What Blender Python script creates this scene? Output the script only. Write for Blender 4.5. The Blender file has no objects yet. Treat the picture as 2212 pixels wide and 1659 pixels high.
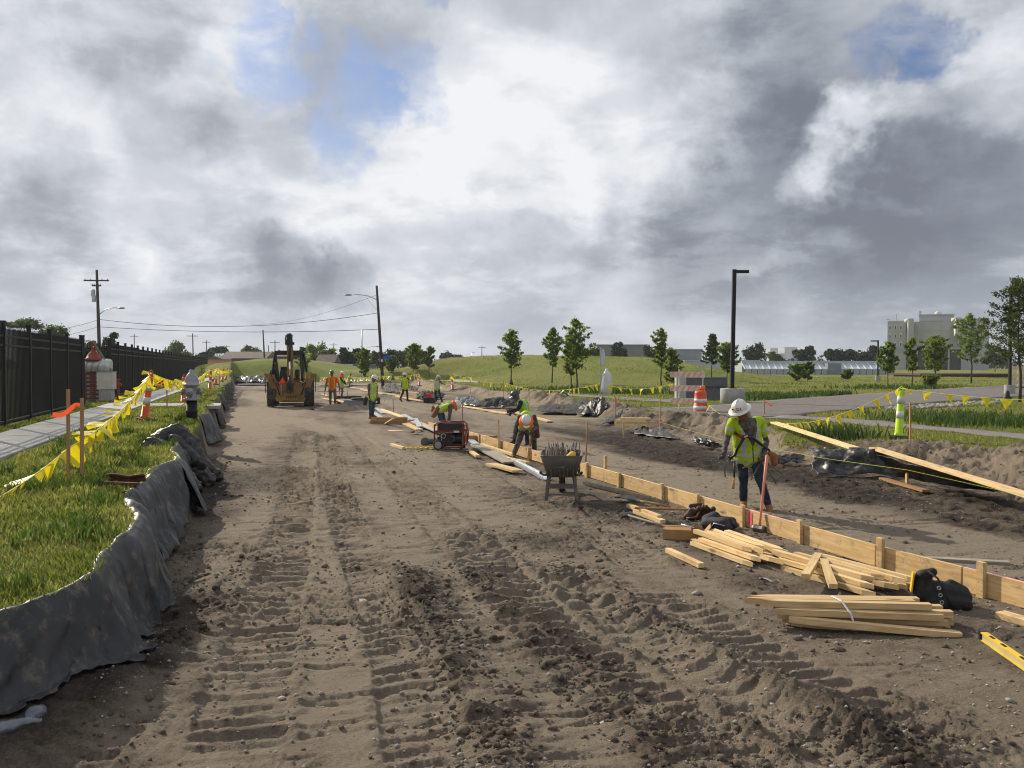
import bpy, bmesh, math, random
import numpy as np
from mathutils import Vector, Matrix
S = bpy.context.scene
COL = S.collection
rnd = random.Random(7)
npr = np.random.RandomState(7)
R = math.radians

# ------------------------------------------------------------ camera
CAM_Z, FPX, PITCH = 2.1, 1880.0, R(1.265)      # photograph measured on a 2212 x 1659 grid
cam = bpy.data.objects.new('camera', bpy.data.cameras.new('camera'))
COL.objects.link(cam)
cam.location = (0, 0, CAM_Z)
cam.rotation_euler = (math.pi/2 - PITCH, 0, 0)
cam.data.sensor_width = 36
cam.data.lens = 36*FPX/2212
cam.data.clip_start = .05
cam.data.clip_end = 9000
S.camera = cam
_F = Vector((0, math.cos(PITCH), -math.sin(PITCH)))
_U = Vector((0, math.sin(PITCH), math.cos(PITCH)))

def ray(x, y):
    return _F + Vector(((x-1106)/FPX, 0, 0)) + _U*((829.5-y)/FPX)
def at(x, y, z=0.0):
    d = ray(x, y); t = (z-CAM_Z)/d.z
    return Vector((0, 0, CAM_Z)) + d*t
def atY(x, y, Y):
    d = ray(x, y); return Vector((0, 0, CAM_Z)) + d*(Y/d.y)

# ------------------------------------------------------------ node helpers
class NT:
    def __init__(s, tree):
        s.t = tree; tree.nodes.clear()
    def n(s, typ, ins=None, **kw):
        nd = s.t.nodes.new(typ)
        for k, v in kw.items(): setattr(nd, k, v)
        if ins:
            for k, v in ins.items():
                sock = nd.inputs[k]
                if isinstance(v, bpy.types.NodeSocket): s.t.links.new(v, sock)
                else: sock.default_value = v
        return nd
    def math(s, op, a, b=0.0, c=None, clamp=False):
        ins = {0: a, 1: b}
        if c is not None: ins[2] = c
        return s.n('ShaderNodeMath', ins, operation=op, use_clamp=clamp).outputs[0]
    def vm(s, op, a, b=(0, 0, 0), scale=None):
        ins = {0: a, 1: b}
        if scale is not None: ins = {0: a, 'Scale': scale}
        nd = s.n('ShaderNodeVectorMath', ins, operation=op)
        return nd.outputs['Value'] if op in ('DOT_PRODUCT', 'LENGTH') else nd.outputs[0]
    def mix(s, f, a, b, mode='MIX'):
        nd = s.n('ShaderNodeMix', data_type='RGBA', blend_type=mode)
        for i, v in ((0, f), (6, a), (7, b)):
            if isinstance(v, bpy.types.NodeSocket): s.t.links.new(v, nd.inputs[i])
            else:
                nd.inputs[i].default_value = v if i == 0 else (tuple(v)+(1,))[:4]
        return nd.outputs[2]
    def noise(s, vec, scale, detail=4, rough=.55, dist=0.0, dim='3D'):
        return s.n('ShaderNodeTexNoise', {'Vector': vec, 'Scale': scale, 'Detail': detail, 'Roughness': rough, 'Distortion': dist}, noise_dimensions=dim)
    def mr(s, v, a, b, c=0.0, d=1.0, smooth=True):
        return s.n('ShaderNodeMapRange', {0: v, 1: a, 2: b, 3: c, 4: d}, interpolation_type='SMOOTHSTEP' if smooth else 'LINEAR').outputs[0]

# ------------------------------------------------------------ world: sky and clouds
SUN_EL, SUN_AZ = R(29), R(-43)          # azimuth from the view direction, negative is to the left
world = bpy.data.worlds.new('World'); S.world = world; world.use_nodes = True
W = NT(world.node_tree)
sky = W.n('ShaderNodeTexSky', sky_type='NISHITA', sun_disc=False, sun_elevation=SUN_EL, sun_rotation=SUN_AZ, dust_density=1.0, ozone_density=2.0)
tc = W.n('ShaderNodeTexCoord').outputs['Generated']
d0 = W.vm('NORMALIZE', tc)
sep = W.n('ShaderNodeSeparateXYZ', {0: d0})
zz = W.math('MAXIMUM', sep.outputs[2], 0.0)
den = W.math('ADD', zz, .30)
px_ = W.math('DIVIDE', sep.outputs[0], den); py_ = W.math('DIVIDE', sep.outputs[1], den)
P = W.n('ShaderNodeCombineXYZ', {0: px_, 1: py_, 2: W.math('MULTIPLY', zz, 1.5)}).outputs[0]
warp = W.noise(d0, 4.0, 6, .62).outputs['Color']
warp = W.vm('SCALE', W.vm('SUBTRACT', warp, (.5, .5, .5)), scale=.34)
dw = W.vm('NORMALIZE', W.vm('ADD', d0, warp))
def blob(x, y, rad, amp):
    dv = ray(x, y).normalized()
    dot = W.vm('DOT_PRODUCT', dw, tuple(dv))
    return W.math('MULTIPLY', W.mr(dot, math.cos(R(rad)), 1.0), amp)
def total(lst):
    acc = None
    for b in lst:
        v = blob(*b); acc = v if acc is None else W.math('ADD', acc, v)
    return acc
n2 = W.noise(W.vm('ADD', P, (7.3, 2.1, 0)), 1.9, 7, .50, .3).outputs[0]
n3 = W.noise(W.vm('ADD', P, (3.3, 9.1, 4)), 6.0, 9, .60, .25).outputs[0]
# openings in the cloud deck
gap = total([(590, 20, 3.4, .52), (650, 110, 3.2, .40), (940, 255, 3.4, .36), (830, 262, 3.0, .30), (968, 10, 1.8, .35), (1950, 60, 3.6, .46), (2030, 90, 3.0, .36), (760, 190, 3.4, .18)])
cov = W.math('ADD', W.math('ADD', W.math('MULTIPLY', n2, .5), W.math('MULTIPLY', n3, .55)), W.math('SUBTRACT', .25, gap))
cov = W.math('MAXIMUM', W.mr(cov, .02, .68), W.math('MULTIPLY', W.mr(n3, .36, .66), .70))
# how much cloud lies between us and the light
dark = total([(1650, 260, 15, .42), (1620, 520, 11, .26), (2120, 470, 14, .28), (1800, 150, 11, .26), (2000, 600, 10, .26), (1850, 480, 9, .10), (430, 80, 8, .22), (400, 330, 6, .26), (600, 230, 6, .22), (110, 470, 5, .50), (230, 510, 4, .3), (60, 90, 8, .06),
              (610, 560, 4.5, .50), (730, 580, 3.5, .40), (500, 540, 3.5, .25), (1120, 640, 6, .26), (1110, 440, 3, .35), (860, 80, 6, .14), (330, 660, 4, .28), (60, 640, 5, .15), (1350, 600, 7, .2), (1700, 730, 9, .12)])
lite = total([(1420, 150, 7, .42), (1180, 330, 10, .27), (1010, 480, 10, .25), (390, 170, 4, .35), (230, 370, 7, .34), (600, 400, 8, .36), (560, 80, 5, .4), (1850, 340, 4.0, .75), (1920, 260, 3.4, .62), (1740, 400, 3.4, .62), (2150, 180, 5, .42), (1740, 640, 5, .42), (60, 330, 8, .3), (250, 590, 6, .25), (1000, 60, 4, .2), (2050, 330, 3, .2)])
sh = W.math('ADD', W.math('MULTIPLY', W.math('SUBTRACT', n2, .5), 1.0), W.math('MULTIPLY', W.math('SUBTRACT', n3, .5), .55))
crisp = W.mr(W.math('ADD', W.math('MULTIPLY', n2, .62), W.math('MULTIPLY', n3, .38)), .455, .565)
sh = W.math('ADD', sh, W.math('MULTIPLY', W.math('SUBTRACT', crisp, .5), .20))
sh = W.math('ADD', sh, W.math('SUBTRACT', lite, dark))
sh = W.mr(sh, -.96, .45, smooth=False)
ramp = W.n('ShaderNodeValToRGB', {0: sh})
el = ramp.color_ramp.elements
el[0].position = 0.0; el[0].color = (.165, .183, .225, 1)
el[1].position = 1.0; el[1].color = (.80, .815, .835, 1)
for p_, c_ in ((.25, (.25, .273, .322)), (.5, (.42, .447, .50)), (.75, (.62, .645, .69))):
    e = el.new(p_); e.color = c_+(1,)
hz_ = W.mr(sep.outputs[2], .0, .13, 1.0, 0.0)
cloudcol = W.mix(W.math('MULTIPLY', hz_, .55), ramp.outputs[0], (.44, .475, .53))
skyc = W.mix(1.0, sky.outputs[0], (.062, .070, .088), 'MULTIPLY')
final = W.mix(cov, skyc, cloudcol)
bg = W.n('ShaderNodeBackground', {'Color': final, 'Strength': 1.0})
W.n('ShaderNodeOutputWorld', {'Surface': bg.outputs[0]})
world.cycles.sampling_method = 'MANUAL'; world.cycles.sample_map_resolution = 256
S.cycles.filter_width = 1.1; S.cycles.max_bounces = 5; S.cycles.diffuse_bounces = 2; S.cycles.glossy_bounces = 2; S.cycles.transparent_max_bounces = 6; S.cycles.transmission_bounces = 3

# ------------------------------------------------------------ sun, exposure
sl = bpy.data.lights.new('sun', 'SUN'); sl.energy = 5.0; sl.angle = R(.6); sl.color = (1, .89, .73)
sun = bpy.data.objects.new('sun', sl); COL.objects.link(sun)
sd = Vector((math.sin(SUN_AZ)*math.cos(SUN_EL), math.cos(SUN_AZ)*math.cos(SUN_EL), math.sin(SUN_EL)))
sun.rotation_euler = sd.to_track_quat('Z', 'Y').to_euler()
S.view_settings.view_transform = 'Standard'; S.view_settings.look = 'None'
S.view_settings.exposure = 0.15; S.view_settings.gamma = 1.0

# ------------------------------------------------------------ materials
MATS = {}
def mat(name, col=(.5, .5, .5), rough=.7, var=.15, scale=6.0, col2=None, bump=0.0, bscale=40.0, metal=0.0, spec=.4, obj_rand=.0, stretch=None, emit=None, trans=0.0, alpha=1.0, island=0.0, dirt=None, vcol=None):
    if name in MATS: return MATS[name]
    m = bpy.data.materials.new(name); m.use_nodes = True
    T = NT(m.node_tree)
    co = T.n('ShaderNodeTexCoord').outputs['Object']
    if stretch: co = T.n('ShaderNodeMapping', {0: co, 3: stretch}).outputs[0]
    nz = T.noise(co, scale, 5, .6).outputs[0]
    f = T.mr(nz, .3, .7)
    a = tuple(c*(1-var) for c in col); b = col2 if col2 else tuple(min(1, c*(1+var)) for c in col)
    c = T.mix(f, a, b)
    if dirt:
        n2_ = T.noise(co, scale*.35, 6, .65).outputs[0]
        c = T.mix(T.math('MULTIPLY', T.mr(n2_, .42, .68), dirt[3]), c, dirt[:3])
    if obj_rand:
        rd = T.n('ShaderNodeObjectInfo').outputs['Random']
        c = T.n('ShaderNodeHueSaturation', {'Value': T.math('MULTIPLY_ADD', rd, 2*obj_rand, 1-obj_rand), 'Color': c, 'Hue': T.math('MULTIPLY_ADD', rd, .02, .49)}).outputs[0]
    if island:
        rd = T.n('ShaderNodeNewGeometry').outputs['Random Per Island']
        c = T.n('ShaderNodeHueSaturation', {'Value': T.math('MULTIPLY_ADD', rd, 2*island, 1-island), 'Hue': T.math('MULTIPLY_ADD', rd, -.03, .515), 'Color': c}).outputs[0]
    ins = {'Base Color': c, 'Roughness': rough, 'Metallic': metal, 'Specular IOR Level': spec, 'Alpha': alpha}
    bs = T.n('ShaderNodeBsdfPrincipled', ins)
    if bump:
        bn = T.noise(co, bscale, 4, .6).outputs[0]
        bp = T.n('ShaderNodeBump', {'Strength': bump, 'Distance': .02, 'Height': bn})
        T.t.links.new(bp.outputs[0], bs.inputs['Normal'])
    if emit:
        bs.inputs['Emission Color'].default_value = emit[:3]+(1,); bs.inputs['Emission Strength'].default_value = emit[3]
    out = bs.outputs[0]
    if trans:
        tr = T.n('ShaderNodeBsdfTranslucent', {'Color': c})
        out = T.n('ShaderNodeMixShader', {0: trans, 1: bs.outputs[0], 2: tr.outputs[0]}).outputs[0]
    T.n('ShaderNodeOutputMaterial', {'Surface': out})
    MATS[name] = m
    return m

# ------------------------------------------------------------ mesh helpers
Z = Vector((0, 0, 1))
def rotz(a): return Matrix.Rotation(a, 3, 'Z')
def rot(axis, a): return Matrix.Rotation(a, 3, axis)
def frame(d, up=Z):
    d = Vector(d).normalized(); s = d.cross(up)
    if s.length < 1e-4: s = d.cross(Vector((1, 0, 0)))
    s.normalize(); return s, d, s.cross(d)     # side, along, up

class MB:
    def __init__(s): s.v = []; s.f = []; s.m = []; s.k = 0
    def add(s, vs, fs):
        o = len(s.v); s.v += [tuple(v) for v in vs]
        s.f += [tuple(i+o for i in f) for f in fs]; s.m += [s.k]*len(fs); return s
    def box(s, c, size, M=None):
        c = Vector(c); hx, hy, hz = (a/2 for a in size)
        vs = [Vector((x*hx, y*hy, z*hz)) for z in (-1, 1) for y in (-1, 1) for x in (-1, 1)]
        if M is not None: vs = [M @ v for v in vs]
        return s.add([c+v for v in vs], [(0, 2, 3, 1), (4, 5, 7, 6), (0, 1, 5, 4), (2, 6, 7, 3), (0, 4, 6, 2), (1, 3, 7, 5)])
    def bar(s, p, q, w, h, up=Z):
        p, q = Vector(p), Vector(q); sd_, d, u = frame(q-p, up)
        vs = []
        for e in (p, q):
            for a, b in ((-1, -1), (1, -1), (1, 1), (-1, 1)): vs.append(e+sd_*(a*w/2)+u*(b*h/2))
        return s.add(vs, [(0, 1, 2, 3), (7, 6, 5, 4), (0, 4, 5, 1), (1, 5, 6, 2), (2, 6, 7, 3), (3, 7, 4, 0)])
    def stake(s, p, q, w, h, tip=.16, up=Z, tw=0.0):
        """a bar whose p end is cut to a point"""
        p, q = Vector(p), Vector(q); sd_, d, u = frame(q-p, up)
        a = p+d*tip
        vs = [p+sd_*(w*.06)-u*h/2, p+sd_*(w*.06)+u*h/2]
        for e in (a, q):
            for x, y in ((-1, -1), (1, -1), (1, 1), (-1, 1)): vs.append(e+sd_*(x*w/2)+u*(y*h/2))
        return s.add(vs, [(0, 1, 5, 2), (0, 3, 4, 1), (0, 2, 3), (1, 4, 5), (2, 6, 7, 3), (3, 7, 8, 4), (4, 8, 9, 5), (5, 9, 6, 2), (9, 8, 7, 6)])
    def tube(s, pts, rad, n=8, caps=True):
        pts = [Vector(p) for p in pts]; m = len(pts)
        if not hasattr(rad, '__len__'): rad = [rad]*m
        vs = []; prev = None
        for i, p in enumerate(pts):
            t = (pts[min(i+1, m-1)]-pts[max(i-1, 0)])
            if t.length < 1e-9: t = Vector((0, 0, 1))
            t.normalize()
            if prev is None:
                a = t.orthogonal().normalized()
            else:
                a = prev - t*prev.dot(t)
                a = a.normalized() if a.length > 1e-6 else t.orthogonal().normalized()
            prev = a; b = t.cross(a)
            for k in range(n):
                w = 2*math.pi*k/n; vs.append(p+(a*math.cos(w)+b*math.sin(w))*rad[i])
        fs = [(i*n+k, i*n+(k+1) % n, (i+1)*n+(k+1) % n, (i+1)*n+k) for i in range(m-1) for k in range(n)]
        if caps: fs += [tuple(range(n))[::-1], tuple((m-1)*n+k for k in range(n))]
        return s.add(vs, fs)
    def lathe(s, prof, c=(0, 0, 0), n=16, M=None, sx=1.0, sy=1.0):
        c = Vector(c); vs = []; m = len(prof)
        for r, z in prof:
            for k in range(n):
                w = 2*math.pi*k/n; v = Vector((r*math.cos(w)*sx, r*math.sin(w)*sy, z))
                vs.append(c+(M @ v if M is not None else v))
        fs = [(i*n+k, i*n+(k+1) % n, (i+1)*n+(k+1) % n, (i+1)*n+k) for i in range(m-1) for k in range(n)]
        if prof[0][0] > 1e-4: fs.append(tuple(range(n))[::-1])
        if prof[-1][0] > 1e-4: fs.append(tuple((m-1)*n+k for k in range(n)))
        return s.add(vs, fs)
    def ell(s, c, r, n=12, m=8, M=None):
        if not hasattr(r, '__len__'): r = (r, r, r)
        prof = [(max(1e-5, math.sin(math.pi*i/m)), -math.cos(math.pi*i/m)) for i in range(m+1)]
        D = Matrix.Diagonal(Vector(r)); MM = (M @ D) if M is not None else D
        return s.lathe(prof, c, n, MM)
    def prism(s, pts, h, M=None, c=(0, 0, 0)):
        """flat outline (x,y) pushed along local z by h (centred)"""
        c = Vector(c); n = len(pts); vs = []
        for z in (-h/2, h/2):
            for x, y in pts:
                v = Vector((x, y, z)); vs.append(c+(M @ v if M is not None else v))
        return s.add(vs, [tuple(range(n))[::-1], tuple(range(n, 2*n))]+[(k, (k+1) % n, n+(k+1) % n, n+k) for k in range(n)])
    def grid(s, rows):
        m, n = len(rows), len(rows[0])
        return s.add([p for r in rows for p in r], [(i*n+k, i*n+k+1, (i+1)*n+k+1, (i+1)*n+k) for i in range(m-1) for k in range(n-1)])
    def mesh(s, name, mats, smooth=False):
        me = bpy.data.meshes.new(name); me.from_pydata(s.v, [], s.f)
        for m in (mats if isinstance(mats, (list, tuple)) else [mats]): me.materials.append(m)
        if any(s.m): me.polygons.foreach_set('material_index', s.m)
        if smooth: me.polygons.foreach_set('use_smooth', [True]*len(s.f))
        me.update(); return me
    def build(s, name, mats, parent=None, smooth=False):
        return obj(name, s.mesh(name, mats, smooth), parent)

def obj(name, me, parent=None, loc=None, rz=None):
    o = bpy.data.objects.new(name, me); COL.objects.link(o)
    if parent: o.parent = parent
    if loc is not None: o.location = loc
    if rz is not None: o.rotation_euler = (0, 0, rz)
    return o
def tag(o, label, cat, group=None):
    o['label'] = label; o['category'] = cat
    if group: o['group'] = group
    return o
def thing(name, label, cat, loc=(0, 0, 0), rz=0.0, group=None):
    o = obj(name, None, None, loc, rz); return tag(o, label, cat, group)
def struct(o): o['kind'] = 'structure'; return o
def stuff(o): o['kind'] = 'stuff'; return o
def np_mesh(name, co, faces, mats, smooth=True, attrs=None, fmat=None):
    """faces: int array (m,k)"""
    me = bpy.data.meshes.new(name); m, k = faces.shape
    me.vertices.add(len(co)); me.vertices.foreach_set('co', np.ascontiguousarray(co, dtype=np.float32).ravel())
    me.loops.add(m*k); me.loops.foreach_set('vertex_index', np.ascontiguousarray(faces, dtype=np.int32).ravel())
    me.polygons.add(m); me.polygons.foreach_set('loop_start', np.arange(0, m*k, k, dtype=np.int32))
    try: me.polygons.foreach_set('loop_total', np.full(m, k, dtype=np.int32))
    except Exception: pass
    for mm in (mats if isinstance(mats, (list, tuple)) else [mats]): me.materials.append(mm)
    if fmat is not None: me.polygons.foreach_set('material_index', np.asarray(fmat, dtype=np.int32))
    if smooth: me.polygons.foreach_set('use_smooth', np.ones(m, dtype=bool))
    for nm, arr in (attrs or {}).items():
        a = me.attributes.new(nm, 'FLOAT', 'POINT'); a.data.foreach_set('value', np.ascontiguousarray(arr, dtype=np.float32))
    me.update(calc_edges=True); return me

# ============================================================ the ground
def _h(ix, iy, seed):
    n = (ix.astype(np.int64)*374761393 + iy.astype(np.int64)*668265263 + seed*1442695041) & 0x7fffffff
    n = ((n ^ (n >> 13))*1274126177) & 0x7fffffff
    return ((n ^ (n >> 16)) & 0xffff)/65535.0
def vn(x, y, seed=0):
    x = np.asarray(x, float); y = np.asarray(y, float)
    ix, iy = np.floor(x), np.floor(y); fx, fy = x-ix, y-iy
    fx = fx*fx*(3-2*fx); fy = fy*fy*(3-2*fy)
    a = _h(ix, iy, seed); b = _h(ix+1, iy, seed); c = _h(ix, iy+1, seed); d = _h(ix+1, iy+1, seed)
    return (a+(b-a)*fx)*(1-fy)+(c+(d-c)*fx)*fy - .5
def fbm(x, y, seed=0, oct=4, g=.5):
    r = 0; a = 1.0
    for i in range(oct):
        r = r+a*vn(x, y, seed+i*17); x = x*2.03+3.1; y = y*2.03+1.7; a *= g
    return r
def ss(a, b, x):
    t = np.clip((x-a)/(b-a+1e-12), 0, 1); return t*t*(3-2*t)

TR = math.tan(R(17.3)); CR, SR = math.cos(R(17.3)), math.sin(R(17.3))
def xl(Y): return -.80-.311*Y+.10*np.sin(Y*1.1+.5)+.07*np.sin(Y*2.7)-1.25*np.clip((6.0-Y)/1.9, 0, 1)**1.1
def xr(Y): return 10.9-.225*Y+.25*np.sin(Y*.6)+.12*np.sin(Y*1.7+1)
_cx = np.array([-90, -60, -45, -38, -33, -30, -26, -21.5, -17, -12, -9, -4, 8, 16, 20, 26, 32, 40, 60, 200.])
_cz = np.array([.6, .9, 1.6, 2.2, 2.7, 2.75, 2.3, 1.4, 1.35, 2.1, 2.95, 3.15, 3.25, 3.2, 2.7, 1.45, .65, .42, .4, .4])
def dist_poly(X, Y, pts):
    """distance to a polyline and the parameter along it (metres)"""
    best = np.full(np.shape(X), 1e9); s0 = 0; tt = np.zeros(np.shape(X)); side = np.zeros(np.shape(X))
    for (x0, y0), (x1, y1) in zip(pts[:-1], pts[1:]):
        dx, dy = x1-x0, y1-y0; L2 = dx*dx+dy*dy; L = math.sqrt(L2)
        t = np.clip(((X-x0)*dx+(Y-y0)*dy)/L2, 0, 1)
        d = np.hypot(X-x0-t*dx, Y-y0-t*dy)
        k = d < best
        sgn = np.sign((X-x0)*dy-(Y-y0)*dx)
        best = np.where(k, d, best); tt = np.where(k, s0+t*L, tt); side = np.where(k, sgn, side); s0 += L
    return best, tt, side
def G(*pv): return [tuple(at(x, y, 0).xy) for x, y in pv]
RIDGE_A = G((840, 1215), (890, 1290), (960, 1400), (1020, 1500), (1090, 1680))
RIDGE_A2 = G((1000, 1225), (1075, 1290), (1180, 1380), (1330, 1500), (1500, 1680))
RIDGE_B = G((1240, 1235), (1330, 1300), (1470, 1375), (1600, 1450), (1760, 1545), (1950, 1690))
RIDGE_C = G((560, 1190), (470, 1290), (420, 1370), (330, 1430), (210, 1520), (60, 1640))
RIDGE_D = G((1680, 1480), (1850, 1560), (2000, 1640))
PTRACKS = [   # wheel tracks pressed by ribbed tyres: line, half width, lug spacing, depth, slant
    (G((660, 930), (648, 1020), (632, 1120), (605, 1240), (560, 1400), (500, 1640)), .27, .185, .032, .35),
    (G((700, 940), (722, 1040), (752, 1130), (800, 1240), (850, 1360), (890, 1480), (940, 1680)), .24, .19, .034, -.9),
    (G((1000, 1130), (1060, 1230), (1150, 1330), (1290, 1440), (1460, 1560), (1620, 1690)), .30, .20, .036, .25),
    (G((1170, 1210), (1260, 1290), (1400, 1380), (1560, 1470), (1720, 1570), (1880, 1690)), .22, .24, .045, .9),
    (G((1380, 1260), (1560, 1370), (1800, 1490), (2080, 1640)), .28, .19, .030, .2),
    (G((760, 930), (840, 1010), (940, 1110), (1010, 1190)), .28, .18, .018, .2),
    (G((330, 1480), (200, 1590), (80, 1700)), .26, .16, .030, .3),
    (G((1010, 960), (1150, 1050), (1290, 1150), (1420, 1240)), .28, .18, .014, .2)]

def road_detail(X, Y):
    """relief of the graded earth (metres) and how dark and freshly turned it is"""
    r = np.hypot(X, Y)
    u = (X+TR*Y)*CR                       # across the road
    v = (-X*SR+Y*CR)                      # along it
    h = .035*fbm(u*.5, v*.18, 3, 3) + .05*fbm(X*.25, Y*.25, 5, 3)
    wet = .22+.75*fbm(u*.55, v*.12, 11, 5, .6)
    near = 1-ss(18, 42, r)
    rag = fbm(X*7, Y*7, 45, 3, .6)
    for k, (pts, hw, sp, amp, sl_) in enumerate(PTRACKS):
        d, t, sg = dist_poly(X, Y, pts); uu = d*sg/hw+.10*fbm(X*3, Y*3, 47+k, 2)
        L = sum(math.dist(p_, q_) for p_, q_ in zip(pts[:-1], pts[1:])); e = ss(0, .8, t)*(1-ss(L-.4, L+.01, t))
        ins = (1-ss(.92, 1.06, np.abs(uu)))*e
        patch = np.clip(fbm(X*.7+k*5, Y*.7, 31, 3)*1.4+1.05, 0, 1)
        ph = t/sp+sl_*np.abs(uu)*.5+.22*fbm(X*1.6, Y*1.6, 41+k, 3)
        lug = ss(.25, .62, np.sin(2*np.pi*ph))*np.clip(1.0+1.2*rag, .45, 1.25)
        h = h+ins*patch*lug*amp*(1.15+.9*ss(7, 15, r))-ins*.026
        sh_ = np.exp(-((np.abs(uu)-1.2)*hw/.06)**2)*e
        h = h+sh_*.018*np.clip(.7+2.4*rag, 0, 2.2)
        wet = wet-.16*ins*(1-patch*lug)+.07*sh_
    def ridge(pts, amp, w1, w2, seed, dk):
        nonlocal h, wet
        d, t, sgn = dist_poly(X, Y, pts)
        d = d+.12*fbm(X*2.2, Y*2.2, seed, 3)
        w = np.where(sgn > 0, w1, w2); d = np.maximum(d, 0)
        p = np.exp(-(d/w)**2)
        Lp = sum(math.dist(a, b) for a, b in zip(pts[:-1], pts[1:]))
        e = ss(0, .5, t)*1.0
        lump = .75+.8*fbm(X*2.6, Y*2.6, seed+3, 5, .66)
        h = h+amp*p*e*lump
        st = np.sin(2*np.pi*(t*4.6+d*1.3+.6*fbm(X*1.4, Y*1.4, seed+9, 2)))
        sk = np.exp(-((d-w*.8)/(.7*w))**2)*e
        h = h+sk*.020*ss(.2, .95, st)*np.clip(.7+1.5*fbm(X*4, Y*4, seed+13, 2), 0, 1.4)
        wet = wet+dk*p*e
    ridge(RIDGE_A, .070, .20, .34, 101, .30)
    ridge(RIDGE_A2, .052, .20, .30, 131, .32)
    ridge(RIDGE_B, .075, .20, .26, 161, .25)
    ridge(RIDGE_C, .085, .30, .22, 191, .35)
    ridge(RIDGE_D, .06, .2, .2, 221, .2)
    # trodden cleat marks that lie straight across, clods and crumbs
    cl = fbm(u*1.3, v*13., 61, 3)
    m63 = (.35+.9*ss(-.2, .25, fbm(X*.6, Y*.6, 63, 3)))*near
    h = h+.022*np.clip(cl-.10, -.05, .3)*m63-.020*ss(.20, .27, fbm(u*2.2+.3*v, v*9.5, 65, 3))*m63
    c1 = fbm(X*9, Y*9, 71, 3, .6); msk = ss(.0, .35, fbm(X*.8, Y*.8, 73, 3)+.35*(wet-.35))
    c2 = np.clip(vn(X*24, Y*24, 81)-.12, 0, 1)**.7; c3 = np.clip(vn(X*47, Y*47, 83)-.15, 0, 1)**.7
    h = h+(.013*np.clip(c1, -.2, 1)+.044*c2+.026*c3)*near*(.25+1.0*msk)
    wet = wet+.14*msk*near
    # the tilled, damp strip on the far side of the form boards
    dd, _, _ = dist_poly(X, Y, [(9.5, 5.5), (6.6, 13.0), (5.1, 17.5), (2.9, 26), (-.2, 40)])
    till = 1-ss(.9, 1.5, dd+.5*fbm(X*.8, Y*.8, 77, 3))
    till = till*(1-ss(24, 36, Y))
    wet = wet+.55*till
    h = h+till*.03*fbm(X*5, Y*5, 79, 4, .65)*2
    dd2, _, _ = dist_poly(X, Y, [(5.3, 9.0), (1.2, 22)])
    wet = wet-.25*(1-ss(.5, 1.2, dd2))
    h = h+.07*np.exp(-(np.maximum(0, X-xl(Y))/.75)**2)*ss(6.9, 5.3, Y)*(.8+.8*fbm(X*2, Y*2, 89, 4))
    wet = wet+.45*(1-ss(.25, .8, X-xl(Y)))*(.3+1.2*np.clip(fbm(X*1.2, Y*1.2, 87, 3)+.2, 0, 1))    # soil darkens in patches towards the foot of the bank
    wet = wet-.32*np.exp(-(((u-.2)/1.1)**2+((v-24)/11)**2))-.2*np.exp(-(((u+1.6)/.8)**2+((v-36)/9)**2))
    return h, np.clip(wet, 0, 1)

def berm(X, Y):
    """loose spoil thrown up along the far edge of the dig"""
    d = xr(Y)-X
    amp = .17+.42*np.clip(fbm(Y*.16, Y*0+2.2, 91, 2)+.1, -.3, .6)
    amp = amp*(1-.85*np.exp(-((Y-20.5)/2.6)**2))
    amp = amp*(1-.75*np.exp(-((Y-31.5)/2.6)**2))*(1-.6*ss(50, 70, Y)) + .20*np.exp(-((Y-25.5)/2.2)**2) + .52*np.exp(-((Y-15.6)/1.7)**2)*np.exp(-((d+2.0)/1.5)**2)
    b = np.exp(-((d+.75)/.85)**2)
    lum = .75+.9*fbm(X*1.3, Y*1.3, 93, 5, .6)
    fur = .22*(np.abs(fbm(X*2.6+Y*.9, Y*.5, 95, 3))*4-.6)
    rough = ((.10*fbm(X*3.6, Y*3.6, 97, 5, .70))+.06*np.clip(vn(X*12, Y*12, 98), -.1, 1))*ss(.05, .4, b)
    return (amp*b*(lum-fur*b)+rough*(1-ss(35, 60, Y)*.5)*(1-.6*np.exp(-((Y-20.5)/2.6)**2)))*(1-ss(70, 95, Y))

def ground(X, Y, fine=True):
    X = np.asarray(X, float); Y = np.asarray(Y, float)
    dl = X-xl(Y); dr = xr(Y)-X
    ahead = ss(-2, 2, Y)
    inroad = (1-ss(99, 106, Y))
    left = .76-.17*ss(8, 5, Y)+.02*fbm(X*.6, Y*.6, 1, 3)+.015*fbm(X*3, Y*3, 2, 2)
    right = .34+.14*np.exp(-((Y-18)/7)**2)*ss(0, 2, -dr)+.05*fbm(X*.35, Y*.35, 4, 3)+.03*fbm(X*2, Y*2, 6, 2)
    hill = np.interp(X, _cx, _cz)*np.where(Y < 112, ss(66, 112, Y), 1-ss(128, 190, Y))
    hill = hill+(.35*fbm(X*.09, Y*.07, 8, 5)+.12*fbm(X*.5, Y*.4, 9, 3))*ss(60, 80, Y)*(1-ss(190, 260, Y))
    hf = ss(0, 13, -dr); hf = hf+(1-hf)*ss(98, 114, Y)
    right = np.maximum(right, hill*hf)
    left = np.where(Y > 60, np.maximum(left*(1-.5*ss(60, 100, Y)), hill*ss(70, 100, Y)), left)
    if fine: rd, wet = road_detail(X, Y)
    else: rd, wet = 0*X, 0*X+.4
    if fine: wet = np.clip(wet+ss(-.1, .5, -dr)*(.06+.9*fbm(X*1.1, Y*1.1, 303, 4, .6)), 0, 1)
    wl = 1-ss(-.27, .0, dl)
    wr = 1-ss(-1.0, .15, dr)
    z = rd*(1-wl)*(1-wr)
    z = z+left*wl+right*wr
    z = z+berm(X, Y)*(1-wl)
    out = np.maximum(hill, .4)
    z = z*inroad+(1-inroad)*np.maximum(out, np.where(dl < 0, left, .3))
    return z, wet, dl, dr
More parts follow.
